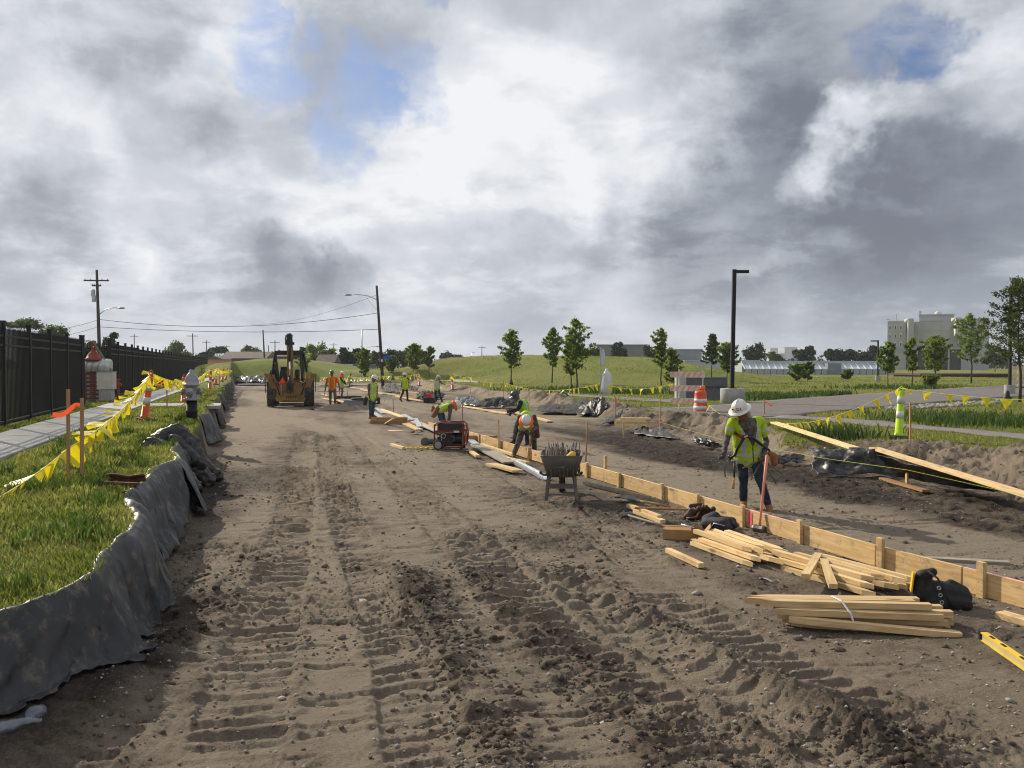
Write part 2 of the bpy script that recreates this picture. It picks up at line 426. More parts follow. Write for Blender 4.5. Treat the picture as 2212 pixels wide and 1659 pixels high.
def gz(x, y): return float(ground(np.array([x]), np.array([y]), False)[0][0])
def gzf(x, y): return float(ground(np.array([x]), np.array([y]), True)[0][0])

# polar sheet: cells keep about the same size in the picture, finest near the viewer, out to the horizon
az = np.concatenate([np.linspace(-180, -40, 40, endpoint=False), np.linspace(-40, 40, 761), np.linspace(40, 180, 41)[1:]])
rr = [1.0]
while rr[-1] < 3.8: rr.append(rr[-1]*1.05)
while rr[-1] < 58: rr.append(rr[-1]*1.0036)
while rr[-1] < 230: rr.append(rr[-1]*1.014)
while rr[-1] < 6000: rr.append(rr[-1]*1.12)
rr = np.array(rr); a_ = np.radians(az)
GX = np.outer(rr, np.sin(a_)); GY = np.outer(rr, np.cos(a_))
GZ, GW, GL, GR = ground(GX, GY)
nr, nc = GX.shape
co = np.stack([GX, GY, GZ], -1).reshape(-1, 3)
ii = (np.arange(nr-1)[:, None]*nc+np.arange(nc-1)[None, :])
quads = np.stack([ii, ii+nc, ii+nc+1, ii+1], -1).reshape(-1, 4)
fL = GL.reshape(-1)[quads].mean(1); fR = GR.reshape(-1)[quads].mean(1); fX = co[quads, 0].mean(1); fY = co[quads, 1].mean(1)
edge_n = .25*fbm(fX*1.5, fY*1.5, 301, 3)
is_road = (fL > -.20+.10*edge_n) & (fR > -1.25+1.5*edge_n+.75*np.exp(-((fY-20.5)/2.8)**2)-.5*np.exp(-((fY-16)/2.5)**2)*2) & (fY < 100+4*edge_n)
is_left = (~is_road) & (fL <= 0) & (fY < 100)
def sub(name, mask, mats):
    q = quads[mask]; used = np.unique(q); mp = np.zeros(len(co), np.int64); mp[used] = np.arange(len(used))
    me = np_mesh(name, co[used], mp[q], mats, True, {'wet': GW.reshape(-1)[used]})
    return struct(obj(name, me))

def soil_material():
    m = bpy.data.materials.new('soil'); m.use_nodes = True; T = NT(m.node_tree)
    co_ = T.n('ShaderNodeTexCoord').outputs['Object']
    wet = T.n('ShaderNodeAttribute', attribute_name='wet').outputs['Fac']
    nb = T.noise(co_, .45, 5, .6).outputs[0]; nm = T.noise(co_, 3.2, 6, .65).outputs[0]; nf = T.noise(co_, 45, 4, .7).outputs[0]
    w = T.math('ADD', wet, T.math('MULTIPLY', T.math('SUBTRACT', nm, .5), 1.1))
    w = T.math('ADD', w, T.math('MULTIPLY', T.math('SUBTRACT', nb, .5), .5))
    w = T.math('ADD', w, T.math('MULTIPLY', T.math('SUBTRACT', nf, .5), 1.0))
    rp = T.n('ShaderNodeValToRGB', {0: w}); e = rp.color_ramp.elements
    e[0].position = .05; e[0].color = (.265, .215, .160, 1)
    e[1].position = 1.0; e[1].color = (.036, .029, .023, 1)
    for p_, c_ in ((.38, (.165, .132, .098)), (.68, (.080, .063, .047))):
        x = e.new(p_); x.color = c_+(1,)
    vor = T.n('ShaderNodeTexVoronoi', {'Vector': co_, 'Scale': 42.0, 'Randomness': 1.0})
    peb = T.math('MULTIPLY', T.mr(vor.outputs['Distance'], .16, .10), T.mr(T.n('ShaderNodeSeparateColor', {0: vor.outputs['Color']}).outputs[0], .80, .86))
    c = T.mix(T.math('MULTIPLY', peb, .55), rp.outputs[0], (.30, .28, .25))
    bs = T.n('ShaderNodeBsdfPrincipled', {'Base Color': c, 'Roughness': .93, 'Specular IOR Level': .2})
    hh = T.math('ADD', T.math('MULTIPLY', nf, .6), T.math('MULTIPLY', T.noise(co_, 105, 4, .75).outputs[0], .55))
    hh = T.math('ADD', hh, T.math('MULTIPLY', peb, .5))
    bp = T.n('ShaderNodeBump', {'Strength': 1.0, 'Distance': .045, 'Height': hh})
    T.t.links.new(bp.outputs[0], bs.inputs['Normal'])
    T.n('ShaderNodeOutputMaterial', {'Surface': bs.outputs[0]})
    return m
M_SOIL = soil_material()
def turf_material():
    m = bpy.data.materials.new('turf'); m.use_nodes = True; T = NT(m.node_tree)
    co_ = T.n('ShaderNodeTexCoord').outputs['Object']
    nb = T.noise(co_, .09, 5, .6).outputs[0]; nm = T.noise(co_, .9, 6, .65).outputs[0]; nf = T.noise(co_, 9, 4, .7).outputs[0]
    w = T.math('ADD', T.math('MULTIPLY', nb, .5), T.math('ADD', T.math('MULTIPLY', nm, .35), T.math('MULTIPLY', nf, .35)))
    rp = T.n('ShaderNodeValToRGB', {0: w}); e = rp.color_ramp.elements
    e[0].position = .42; e[0].color = (.085, .118, .022, 1)
    e[1].position = .80; e[1].color = (.27, .215, .11, 1)
    for p_, c_ in ((.55, (.155, .190, .040)), (.66, (.22, .22, .065))):
        x = e.new(p_); x.color = c_+(1,)
    bs = T.n('ShaderNodeBsdfPrincipled', {'Base Color': rp.outputs[0], 'Roughness': .95, 'Specular IOR Level': .1})
    bp = T.n('ShaderNodeBump', {'Strength': 1.0, 'Distance': .08, 'Height': T.math('ADD', nf, T.noise(co_, 40, 3, .7).outputs[0])})
    T.t.links.new(bp.outputs[0], bs.inputs['Normal'])
    T.n('ShaderNodeOutputMaterial', {'Surface': bs.outputs[0]})
    return m
M_TURF = turf_material()
sub('dirt_road', is_road, M_SOIL)
sub('grass_verge', is_left, M_TURF)
sub('lawn', (~is_road) & (~is_left), M_TURF)
# join the ends of the sheet behind the viewer is not needed: the first and last azimuth meet at 180 degrees

# ============================================================ shared materials
M_CONC = mat('concrete', (.36, .355, .34), .9, .12, 3, bump=.3, bscale=60, dirt=(.22, .21, .19, .5), obj_rand=.06)
M_ASPH = mat('asphalt', (.13, .118, .112), .92, .18, 5, bump=.5, bscale=90, dirt=(.19, .165, .14, .6))
M_BLACKMET = mat('black_metal', (.011, .011, .011), .6, .2, 8, spec=.28)
M_GALV = mat('galvanised', (.42, .43, .44), .45, .15, 12, metal=.6)
M_POLEWOOD = mat('pole_wood', (.055, .045, .038), .9, .3, 4, stretch=(6, 6, .4), bump=.4, bscale=20)
M_YELLOW = mat('flag_yellow', (.80, .66, .012), .5, .06, 4, trans=.45)
M_CORD = mat('cord', (.62, .58, .16), .7, .1)
M_ORANGE = mat('orange_plastic', (.62, .075, .012), .5, .12, 6, dirt=(.22, .06, .03, .35))
M_WHITEBAND = mat('white_band', (.62, .62, .60), .45, .12, 8, dirt=(.35, .32, .28, .5))
M_LIME = mat('lime_plastic', (.42, .60, .015), .5, .1, 6)
M_RUBBER = mat('rubber', (.022, .021, .02), .85, .25, 8, dirt=(.09, .075, .06, .6))
M_RIBBON = mat('orange_ribbon', (.85, .12, .04), .55, .06, 4, trans=.35)
M_PINK = mat('pink_paint', (.75, .10, .14), .7, .2, 12)
def wood_mat(name, c1, c2, knots=True, orand=.12, dark=0.0):
    m = bpy.data.materials.new(name); m.use_nodes = True; T = NT(m.node_tree)
    co_ = T.n('ShaderNodeTexCoord').outputs['Object']
    rd = T.n('ShaderNodeObjectInfo').outputs['Random']
    off = T.n('ShaderNodeCombineXYZ', {0: T.math('MULTIPLY', rd, 37.0), 1: T.math('MULTIPLY', rd, 11.0), 2: 0.0}).outputs[0]
    cc = T.vm('ADD', co_, off)
    st = T.n('ShaderNodeMapping', {0: cc, 3: (1.1, 16, 16)}).outputs[0]
    g = T.noise(st, 2.2, 5, .6, .6).outputs[0]
    big = T.noise(T.n('ShaderNodeMapping', {0: cc, 3: (1.0, 3, 3)}).outputs[0], 1.7, 4, .6).outputs[0]
    c = T.mix(T.mr(g, .35, .68), c1, c2)
    c = T.mix(T.math('MULTIPLY', T.mr(big, .52, .70), .5), c, tuple(x*.62 for x in c2))
    if knots:
        vo = T.n('ShaderNodeTexVoronoi', {'Vector': T.n('ShaderNodeMapping', {0: cc, 3: (1.3, 5, 5)}).outputs[0], 'Scale': 1.1})
        c = T.mix(T.mr(vo.outputs['Distance'], .16, .06), c, tuple(x*.38 for x in c2))
    if dark:
        sn = T.noise(T.vm('ADD', co_, T.vm('SCALE', off, scale=.7)), 4.5, 7, .7, .4).outputs[0]
        c = T.mix(T.math('MULTIPLY', T.mr(sn, .53, .66), dark), c, (.20, .165, .13))
    c = T.n('ShaderNodeHueSaturation', {'Value': T.math('MULTIPLY_ADD', rd, 2*orand, 1-orand), 'Color': c}).outputs[0]
    bs = T.n('ShaderNodeBsdfPrincipled', {'Base Color': c, 'Roughness': .75, 'Specular IOR Level': .25})
    bp = T.n('ShaderNodeBump', {'Strength': .25, 'Distance': .004, 'Height': g})
    T.t.links.new(bp.outputs[0], bs.inputs['Normal'])
    T.n('ShaderNodeOutputMaterial', {'Surface': bs.outputs[0]}); MATS[name] = m
    return m
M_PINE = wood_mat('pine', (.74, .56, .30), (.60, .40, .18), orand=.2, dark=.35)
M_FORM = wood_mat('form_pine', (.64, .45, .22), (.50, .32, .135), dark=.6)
M_STAKE = wood_mat('stake_wood', (.40, .25, .12), (.29, .165, .075), False)
M_GREYWOOD = wood_mat('grey_wood', (.36, .33, .27), (.25, .215, .165), False)
M_HANDLE = wood_mat('handle_wood', (.50, .29, .12), (.38, .20, .075), False)
def cloth_mat(name, c1, c2, rough=.55, spec=.35, sc=60):
    m = bpy.data.materials.new(name); m.use_nodes = True; T = NT(m.node_tree)
    co_ = T.n('ShaderNodeTexCoord').outputs['Object']
    n = T.noise(co_, 1.6, 6, .65).outputs[0]; n2_ = T.noise(co_, 7, 5, .7).outputs[0]
    c = T.mix(T.mr(n, .38, .66), c1, c2)
    c = T.mix(T.math('MULTIPLY', T.mr(n2_, .50, .72), .65), c, (.17, .14, .105))
    bs = T.n('ShaderNodeBsdfPrincipled', {'Base Color': c, 'Roughness': rough, 'Specular IOR Level': spec})
    wv = T.noise(co_, sc, 3, .6).outputs[0]
    bp = T.n('ShaderNodeBump', {'Strength': .2, 'Distance': .01, 'Height': T.math('ADD', wv, T.math('MULTIPLY', n2_, 2.0))})
    T.t.links.new(bp.outputs[0], bs.inputs['Normal'])
    T.n('ShaderNodeOutputMaterial', {'Surface': bs.outputs[0]}); MATS[name] = m
    return m
M_SILT = cloth_mat('silt_cloth', (.016, .017, .018), (.040, .040, .043), .50, .36, 90)
M_PLAST = cloth_mat('black_plastic', (.012, .012, .013), (.026, .026, .027), .40, .4, 25)
M_GREYCLOTH = cloth_mat('grey_cloth', (.045, .047, .050), (.080, .079, .080), .9, .1, 90)

# ============================================================ sidewalk
def sw_r(Y): return -3.38-.301*Y
def sw_l(Y): return -4.80-.301*Y
sw = struct(obj('sidewalk', None))
SWZ = .80
slab_v = None
def slab(pts, z, par, name='slab', m=M_CONC, th=.10, gap=.012):
    c = sum((Vector(p) for p in pts), Vector((0, 0)))/len(pts)
    q = [Vector(p)+(c-Vector(p)).normalized()*gap for p in pts]
    ch = [p+(c-p).normalized()*.012 for p in q]
    n = len(q); vs = [(p.x, p.y, z-th) for p in q]+[(p.x, p.y, z-.008) for p in q]+[(p.x, p.y, z) for p in ch]
    fs = [tuple(range(2*n, 3*n))]+[(k, (k+1) % n, n+(k+1) % n, n+k) for k in range(n)]+[(n+k, n+(k+1) % n, 2*n+(k+1) % n, 2*n+k) for k in range(n)]
    mb = MB(); mb.add(vs, fs); return mb.build(name, m, par)
Y = 6.0
while Y < 128:
    Y2 = Y+(1.45 if Y < 70 else 4.5)
    slab([(sw_l(Y), Y), (sw_r(Y), Y-.42), (sw_r(Y2), Y2-.42), (sw_l(Y2), Y2)], SWZ+rnd.uniform(-.004, .004), sw); Y = Y2
for k in range(2):
    slab([(sw_r(27.6)+1.15*k+.02, 27.4+.3*k), (sw_r(27.6)+1.15*(k+1), 27.7+.3*k), (sw_r(29.6)+1.15*(k+1), 29.6+.3*k), (sw_r(29.6)+1.15*k+.02, 29.3+.3*k)], SWZ-.012*k, sw)

# ============================================================ iron fence
def fx(Y): return -5.05-.312*Y
FZ = .74
fence = thing('iron_fence', 'long black iron picket fence running beside the concrete sidewalk', 'fence')
post_me = MB().box((0, 0, 1.12), (.09, .09, 2.30)).box((0, 0, 2.285), (.105, .105, .035)).mesh('post', M_BLACKMET)
pk = MB(); pk.box((0, 0, 1.10), (.02, .02, 2.06)); pk.add([(-.01, -.01, 2.13), (.01, -.01, 2.13), (.01, .01, 2.13), (-.01, .01, 2.13), (0, 0, 2.20)], [(0, 1, 4), (1, 2, 4), (2, 3, 4), (3, 0, 4)])
pick_me = pk.mesh('picket', M_BLACKMET)
far_pk = MB(); npk = 0
def run_fence(a, b, pick_limit):
    global npk
    a, b = Vector(a), Vector(b); L = (b-a).length; d = (b-a)/L; n = max(1, round(L/2.44)); ang = math.atan2(d.y, d.x)
    for i in range(n+1):
        p = a+d*(L*i/n); obj('post', post_me, fence, (p.x, p.y, FZ), ang)
    for i in range(n):
        p, q = a+d*(L*i/n), a+d*(L*(i+1)/n)
        for z, h in ((1.98, .045), (1.78, .045), (.14, .045)):
            MB().bar((p.x, p.y, FZ+z), (q.x, q.y, FZ+z), .04, h).build('rail', M_BLACKMET, fence)
        k = max(2, round((q-p).length/.112))
        for j in range(1, k):
            t = p+(q-p)*(j/k)
            if npk < pick_limit and t.y > 13.0:
                obj('picket', pick_me, fence, (t.x, t.y, FZ), ang); npk += 1
            elif t.y <= 60 or j % 2 == 0:
                w = .02 if t.y < 60 else .035
                far_pk.box((t.x, t.y, FZ+1.10), (w, w, 2.06), rotz(ang))
run_fence((fx(9.5), 9.5), (fx(27.6), 27.6), 300)
run_fence((fx(27.6), 27.7), (fx(27.6)-1.8, 28.2), 300)
run_fence((fx(27.6)-1.8, 28.3), (fx(33.2)-1.8, 33.8), 300)
run_fence((fx(33.2)-1.7, 33.8), (fx(33.2), 33.3), 300)
run_fence((fx(33.3), 33.4), (fx(133), 133), 300)
stuff(far_pk.build('picket_row', M_BLACKMET, fence))

# ============================================================ pipework in the fence recess
def pz(zx, zy, Y=31.7): return atY(zx*.2512, 555.7+zy*.2512, Y)
M_BRICK = mat('brick_red', (.13, .048, .034), .9, .25, 9, obj_rand=.25, bump=.3)
M_MORTAR = mat('mortar', (.27, .25, .22), .95, .1, 10)
M_VALVE = mat('valve_red', (.24, .038, .018), .55, .15, 6, dirt=(.20, .06, .03, .5))
M_WRAP = mat('pipe_wrap', (.55, .56, .57), .35, .2, 5, metal=.35, dirt=(.30, .29, .28, .6))
M_WRAPD = mat('pipe_wrap_dark', (.27, .255, .24), .45, .2, 6)
gl = pz(815, 1245).z
pad = thing('concrete_pad', 'low concrete pad under the red valves and brick pier', 'concrete pad', (-15.1, 31.9, gl), R(8))
MB().box((.15, 0, -.16), (3.0, 1.7, .36)).build('slab', M_CONC, pad)
def brick_pier(loc, label):
    t = thing('brick_pier', label, 'brick pier', loc, R(8), 'piers carrying the wrapped pipe')
    MB().box((0, 0, .53), (.40, .40, .98)).build('core', M_MORTAR, t)
    bm = MB().box((0, 0, 0), (.203, .095, .062)).mesh('brick', M_BRICK)
    bh = MB().box((0, 0, 0), (.098, .095, .062)).mesh('brick', M_BRICK)
    for c in range(14):
        z = .05+c*.0735; o = (c % 2)*.106
        for s in range(4):
            for k in range(-1, 2):
                p = k*.213+o*(1 if k < 1 else 0)
                if o and k == 1: continue
                if abs(p) > .17: continue
                w = Vector((p, -.168, 0)); w = rotz(s*math.pi/2) @ w
                b = obj('brick', bm, t, (w.x, w.y, z+rnd.uniform(-.002, .002)), s*math.pi/2)
    return t
p1 = pz(815, 1245); brick_pier((p1.x, p1.y, gl+.02), 'red brick pier beside the pale valve box under the wrapped pipe')
p2 = pz(690, 1245, 32.0); brick_pier((p2.x, p2.y, gl+.02), 'red brick pier half hidden by the fence end post')
vb = thing('valve_box', 'pale grey concrete box on a narrower base beside the brick pier', 'valve box', (pz(930, 1245).x, 31.6, gl+.02), R(8))
MB().box((0, 0, .22), (.42, .42, .44)).build('base', M_CONC, vb)
MB().box((0, 0, .76), (.54, .46, .62)).build('box', mat('cream_conc', (.50, .47, .41), .85, .1, 4, dirt=(.3, .28, .24, .5)), vb)
MB().box((0, 0, 1.08), (.57, .49, .02)).build('lid', M_CONC, vb)
wp = thing('wrapped_pipe', 'thick pipe wrapped in silver foil with dark spiral tape and red valves', 'pipe', (p1.x, p1.y, gl+1.31), R(8))
pts = [(-1.55+.1*k, 0, 0) for k in range(19)]+[(.42, 0, 0), (.50, 0, 0), (.56, 0, -.01), (.58, 0, -.01)]
MB().tube(pts, [.268]*20+[.262, .24, .19], 20).build('pipe', M_WRAP, wp, True)
for k in range(9):
    x = -1.45+k*.21
    sp = MB(); a = []
    for j in range(25):
        w = 2*math.pi*j/24; a.append((x+.09*math.sin(w+.6), .272*math.cos(w), .272*math.sin(w)))
    b = [(p[0]+.062, p[1]*1.001, p[2]*1.001) for p in a]
    sp.grid([a, b]); sp.build('tape_band', M_WRAPD, wp, True)
for vx, nm in ((-.02, 'valve'), (-1.02, 'valve')):
    v = MB().lathe([(.29, .18), (.31, .22), (.31, .27), (.25, .30), (.20, .42), (.10, .52), (.085, .56), (.075, .78), (.095, .80), (.095, .90), (.06, .93)], (vx, 0, 0), 16).build('valve', M_VALVE, wp, True)
    MB().lathe([(.335, .215), (.335, .25)], (vx, 0, 0), 16).build('flange', M_VALVE, v)
    MB().box((vx+.02, -.09, .70), (.055, .02, .035)).build('tag_plate', M_WHITEBAND, v)
M_CHAIN = mat('chain', (.22, .22, .15), .5, .3, 30, metal=.5)
ch = thing('chain', 'slack chain hanging from the top of the red valve', 'chain', (p1.x, p1.y, gl+1.31), R(8))
link = MB(); ring = [(.030*math.cos(2*math.pi*k/10)*1.5, .030*math.sin(2*math.pi*k/10), 0) for k in range(11)]
link.tube(ring, .009, 5, False); link_me = link.mesh('link', M_CHAIN)
for k in range(26):
    t = k/25; o = obj('link', link_me, ch, (.02+.62*t, -.12, .86-1.05*t-.12*math.sin(math.pi*t)*0), None)
    o.rotation_euler = (k % 2*1.57, R(58), 0)
for k in range(12):
    o = obj('link', link_me, ch, (-.70+.06*k, -.02, .92+.01*math.sin(k)), None); o.rotation_euler = (k % 2*1.57, 0, 0)
smv = thing('small_red_valve', 'small red pipe fitting low beside the pale valve box', 'valve', (pz(1015, 1100, 32).x, 32, gl))
MB().tube([(0, 0, 0), (0, 0, .85)], .045, 8).tube([(-.1, 0, .62), (.12, 0, .62)], .06, 8).build('standpipe', M_VALVE, smv, True)
MB().lathe([(.09, .80), (.09, .83)], (0, 0, 0), 12).build('hand_wheel', M_VALVE, smv)

# ============================================================ silt cloth along the bank
def drape(name, label, Y0, Y1, prof, seed, m, fold=.07, nv=120, ns=26, hump=(), bx=.0, cat='silt cloth'):
    P_ = np.array(prof); sacc = np.concatenate([[0], np.cumsum(np.hypot(np.diff(P_[:, 0]), np.diff(P_[:, 1])))]); sacc /= sacc[-1]
    v, s = np.meshgrid(np.linspace(Y0, Y1, nv), np.linspace(0, 1, ns), indexing='ij')
    dx = np.interp(s, sacc, P_[:, 0]); z = np.interp(s, sacc, P_[:, 1])*(1-.22*ss(8, 5, v))
    f1 = fbm(v*1.5+s*1.1, s*.55+seed, seed, 4); f2 = fbm(v*6.5+s*1.5, s*.6+seed, seed+5, 3); f3 = 1-2*np.abs(fbm(v*2.3+s*1.6, s*.6+seed, seed+8, 3))
    hh = sum((a*np.exp(-((v-c)/w)**2) for c, w, a in hump), 0*v)
    dx = dx+fold*(.2+s)*(1.5*f1+.8*np.abs(f2)+.5*(f3-.6)) + hh*.4*np.sin(np.pi*np.minimum(1, s*1.5))
    z = z+.04*f2*(1-s)+.03*f3*(1-s)-.02 + hh*np.sin(np.pi*np.minimum(1, s*1.7+.12))
    x = xl(v)+dx+bx; yy = v+.08*f2*np.minimum(1, s*5)
    g_ = ground(x, yy, Y0 < 12)[0]; z = np.maximum(z, np.maximum(.012+.02*s, np.where(s > .05, g_+.034, g_-.05)))
    ii_ = np.arange(nv-1)[:, None]*ns+np.arange(ns-1)[None, :]
    q_ = np.stack([ii_, ii_+1, ii_+ns+1, ii_+ns], -1).reshape(-1, 4)
    o = obj(name, np_mesh(name, np.stack([x, yy, z], -1).reshape(-1, 3), q_, m, True))
    sm = o.modifiers.new('thick', 'SOLIDIFY'); sm.thickness = .006
    return tag(o, label, cat)
drape('silt_cloth', 'long grey silt cloth hanging over the cut bank below the grass', 2.2, 9.3, [(-.31, .75), (-.26, .78), (-.20, .74), (-.13, .60), (-.06, .38), (.01, .12), (.05, .02)], 11, M_SILT, .15, 300, 44, [(7.8, .9, .02)])
drape('silt_cloth', 'second grey silt cloth sheet bulging over the bank beyond the rusty plate', 9.0, 12.4, [(-.33, .76), (-.27, .80), (-.18, .70), (-.06, .40), (.03, .08)], 23, M_SILT, .16, 150, 34, [(10.4, .8, .03)])
drape('silt_cloth', 'twisted grey silt cloth tail trailing down the bank towards the hydrant', 12.0, 15.6, [(-.33, .75), (-.26, .78), (-.16, .66), (-.04, .36), (.07, .05)], 31, M_SILT, .12, 100, 28, [(14.6, .5, .02)])
for k, (a, b, sd_, lb) in enumerate([(22.5, 26.5, 61, 'ragged grey cloth strip on the bank just beyond the hydrant'), (28.5, 33, 67, 'ragged pale cloth strip hanging on the bank across from the backhoe'),
                                    (36, 44, 71, 'torn cloth strip along the bank beyond the striped posts'), (48, 60, 79, 'farthest torn cloth strip along the shaded bank')]):
    drape('silt_cloth', lb, a, b, [(-.34, .75), (-.26, .78), (-.14, .55), (-.03, .24), (.05, .06)], sd_, M_GREYCLOTH if k % 2 else M_SILT, .14, 120, 22)
rp = thing('rusty_plate', 'rusty curled metal plate lying on the grass edge above the cloth', 'metal scrap', at(268, 1046, .80), R(-12))
cv = MB(); cv.grid([[(-.22+.44*i/8, .05*math.sin(j), .035+.05*math.cos(-.4+j*1.0)+.01*math.sin(i)) for j in (0, .5, 1.0, 1.6, 2.2)] for i in range(9)])
o = cv.build('plate', mat('rust', (.085, .035, .022), .9, .4, 14, bump=.5), rp, True); sm = o.modifiers.new('t', 'SOLIDIFY'); sm.thickness = .02
MB().box((.03, -.08, .02), (.40, .05, .03)).build('bar', MATS['rust'], rp)

# ============================================================ grass blades
M_GRASS = mat('grass_blades', (.155, .215, .030), .7, .3, 1.5, col2=(.27, .28, .07), island=.5, trans=.5, spec=.2)
M_GRASS2 = mat('lawn_blades', (.175, .225, .036), .75, .2, .25, col2=(.30, .30, .08), island=.35, trans=.45, spec=.15)
def blades(name, x, y, z, h, w, m, two=True):
    n = len(x); a = npr.uniform(0, 2*np.pi, n); ln = npr.uniform(.15, .75, n)*h; la = npr.uniform(0, 2*np.pi, n)
    ca, sa = np.cos(a)*w/2, np.sin(a)*w/2; b = np.stack([x, y, z-.01], -1)
    sd_ = np.stack([ca, sa, 0*ca], -1); lean = np.stack([np.cos(la)*ln, np.sin(la)*ln, 0*ln], -1)
    up = np.stack([0*h, 0*h, h], -1)
    if two:
        V = np.stack([b-sd_, b+sd_, b+lean*.3+up*.55-sd_*.75, b+lean*.3+up*.55+sd_*.75, b+lean+up*.95], 1).reshape(-1, 3)
        i0 = np.arange(n)*5; F = np.stack([i0, i0+1, i0+3, i0, i0+3, i0+2, i0+2, i0+3, i0+4], -1).reshape(-1, 3)
    else:
        V = np.stack([b-sd_, b+sd_, b+lean*.8+up], 1).reshape(-1, 3); i0 = np.arange(n)*3; F = np.stack([i0, i0+1, i0+2], -1)
    return stuff(obj(name, np_mesh(name, V, F, m, False)))
def lgz(x, y): return ground(x, y, False)[0]
N = 62000
gy = np.exp(npr.uniform(math.log(4.0), math.log(48), N)); tt_ = npr.uniform(0, 1, N)
lo = sw_r(gy)+.02; hi = xl(gy)-np.where(gy < 12.2, .24, .26)
gx = lo+(hi-lo)*tt_
cl_ = .5+1.3*np.clip(fbm(gx*1.4, gy*1.4, 401, 3)+.25, 0, 1)
keep = npr.uniform(0, 1, N) < .35+cl_
gx, gy, cl_ = gx[keep], gy[keep], cl_[keep]
v = blades('verge_grass', gx, gy, lgz(gx, gy), npr.uniform(.035, .085, len(gx))*(.6+.6*cl_), (.0045+.0011*gy)*npr.uniform(.7, 1.3, len(gx)), M_GRASS)
tag(v, 'short green grass with clover on the verge between sidewalk and bank', 'grass')
N = 20000
gy = np.exp(npr.uniform(math.log(13), math.log(120), N)); gx = sw_l(gy)-npr.uniform(.02, 1, N)**1.5*np.where(npr.uniform(0, 1, N) < .6, .55, 14)
v = blades('fence_grass', gx, gy, lgz(gx, gy), npr.uniform(.05, .12, N), (.005+.0013*gy), M_GRASS, False)
tag(v, 'green grass growing along the foot of the black iron fence', 'grass')
N = 2600; cy = np.exp(npr.uniform(math.log(5), math.log(22), 70)); cx0 = sw_r(cy)+(xl(cy)-.4-sw_r(cy))*npr.uniform(0.05, 1, 70); ix = npr.randint(0, 70, N)
gx = cx0[ix]+npr.normal(0, .07, N); gy = cy[ix]+npr.normal(0, .09, N); kk = gx < xl(gy)-.3; gx, gy = gx[kk], gy[kk]
tag(blades('verge_weeds', gx, gy, lgz(gx, gy), npr.uniform(.08, .19, len(gx)), .008+.0012*gy, mat('verge_weed', (.07, .12, .02), .75, .3, 2.0, island=.35, trans=.45), True), 'taller darker weed tufts scattered through the verge grass', 'weeds')
# clover heads and yellow weeds
N = 420
gy = np.exp(npr.uniform(math.log(5), math.log(24), N)); gx = sw_r(gy)+(xl(gy)-.8-sw_r(gy))*npr.uniform(0.05, 1, N)
v = blades('clover_heads', gx, gy, lgz(gx, gy)+.045, np.full(N, .03), np.full(N, .026), mat('clover', (.62, .60, .30), .8, .1), False)
tag(v, 'tiny pale clover heads dotted through the verge grass', 'weeds')

# ============================================================ hydrant
hp = atY(414.5, 907, 21.3)
hyd = thing('fire_hydrant', 'silver fire hydrant on a tall black barrel at the bank edge', 'fire hydrant', (hp.x, hp.y, .68), R(15))
M_HYD = mat('hydrant_silver', (.27, .285, .30), .42, .15, 8, metal=.25, dirt=(.2, .2, .2, .5))
MB().lathe([(.15, -.3), (.135, .0), (.13, .25), (.15, .26), (.15, .30), (.13, .31), (.13, .56)], n=18).build('lower_barrel', M_BLACKMET, hyd, True)
up_ = MB().lathe([(.20, .55), (.20, .60), (.135, .61), (.13, .70), (.135, .86), (.15, .90), (.19, .91), (.19, .95), (.165, .955), (.16, 1.03), (.14, 1.12), (.10, 1.19), (.065, 1.225), (.05, 1.24), (.05, 1.29), (.02, 1.30)], n=20).build('upper_barrel', M_HYD, hyd, True)
for a, r_, l_ in ((R(-100), .085, .24), (R(0), .068, .25), (R(180), .068, .25)):
    d = Vector((math.cos(a), math.sin(a), 0)); MM = Matrix.Rotation(a, 3, 'Z') @ Matrix.Rotation(math.pi/2, 3, 'Y')
    c_ = MB().lathe([(r_, .10), (r_, l_-.06), (r_*1.18, l_-.06), (r_*1.18, l_-.01), (r_*.5, l_), (r_*.32, l_+.0), (r_*.32, l_+.035)], (0, 0, .76), 12, MM).build('hose_cap', M_HYD, hyd, True)
for k in range(8):
    w = 2*math.pi*k/8; MB().lathe([(.014, -.02), (.014, .05)], (.175*math.cos(w), .175*math.sin(w), .57), 6).build('bolt', M_HYD, hyd)

# ============================================================ striped posts, lath stakes, pennant lines
def striped_post(loc, tilt, ang, label, h=1.08, lime=False, group='orange striped delineator posts', base=True):
    t = thing('delineator_post', label, 'traffic post', loc, 0, group)
    t.rotation_euler = (0, tilt, ang)
    MB().lathe([(.095, .03), (.095, .10), (.085, .10), (.068, h*.93), (.046, h*.97)], n=14).build('tube', M_LIME if lime else M_ORANGE, t, True)
    MB().tube([(-.03, 0, h*.95), (-.035, 0, h+.02), (0, 0, h+.06), (.035, 0, h+.02), (.03, 0, h*.95)], .012, 6).build('handle', M_LIME if lime else M_ORANGE, t, True)
    for z in ((.34, .62) if not lime else (.40, .70)):
        MB().lathe([(.0835, z*h), (.0785, (z+.145)*h)], n=14).build('reflective_band', M_WHITEBAND, t, True)
    if base:
        MB().lathe([(.20, 0), (.21, .02), (.19, .05), (.07, .06)], n=8).build('rubber_base', M_RUBBER, t)
    return t
def on(px, py, z): p = at(px, py, z); return (p.x, p.y, z)
striped_post(on(311, 908, .78), R(9), 0, 'orange and white striped post leaning beside the sidewalk, pennants tied to its top', 1.15)
q = atY(396, 868, 30.5); striped_post((q.x, q.y, .75), R(2), 0, 'orange striped post standing right behind the silver hydrant', .95)
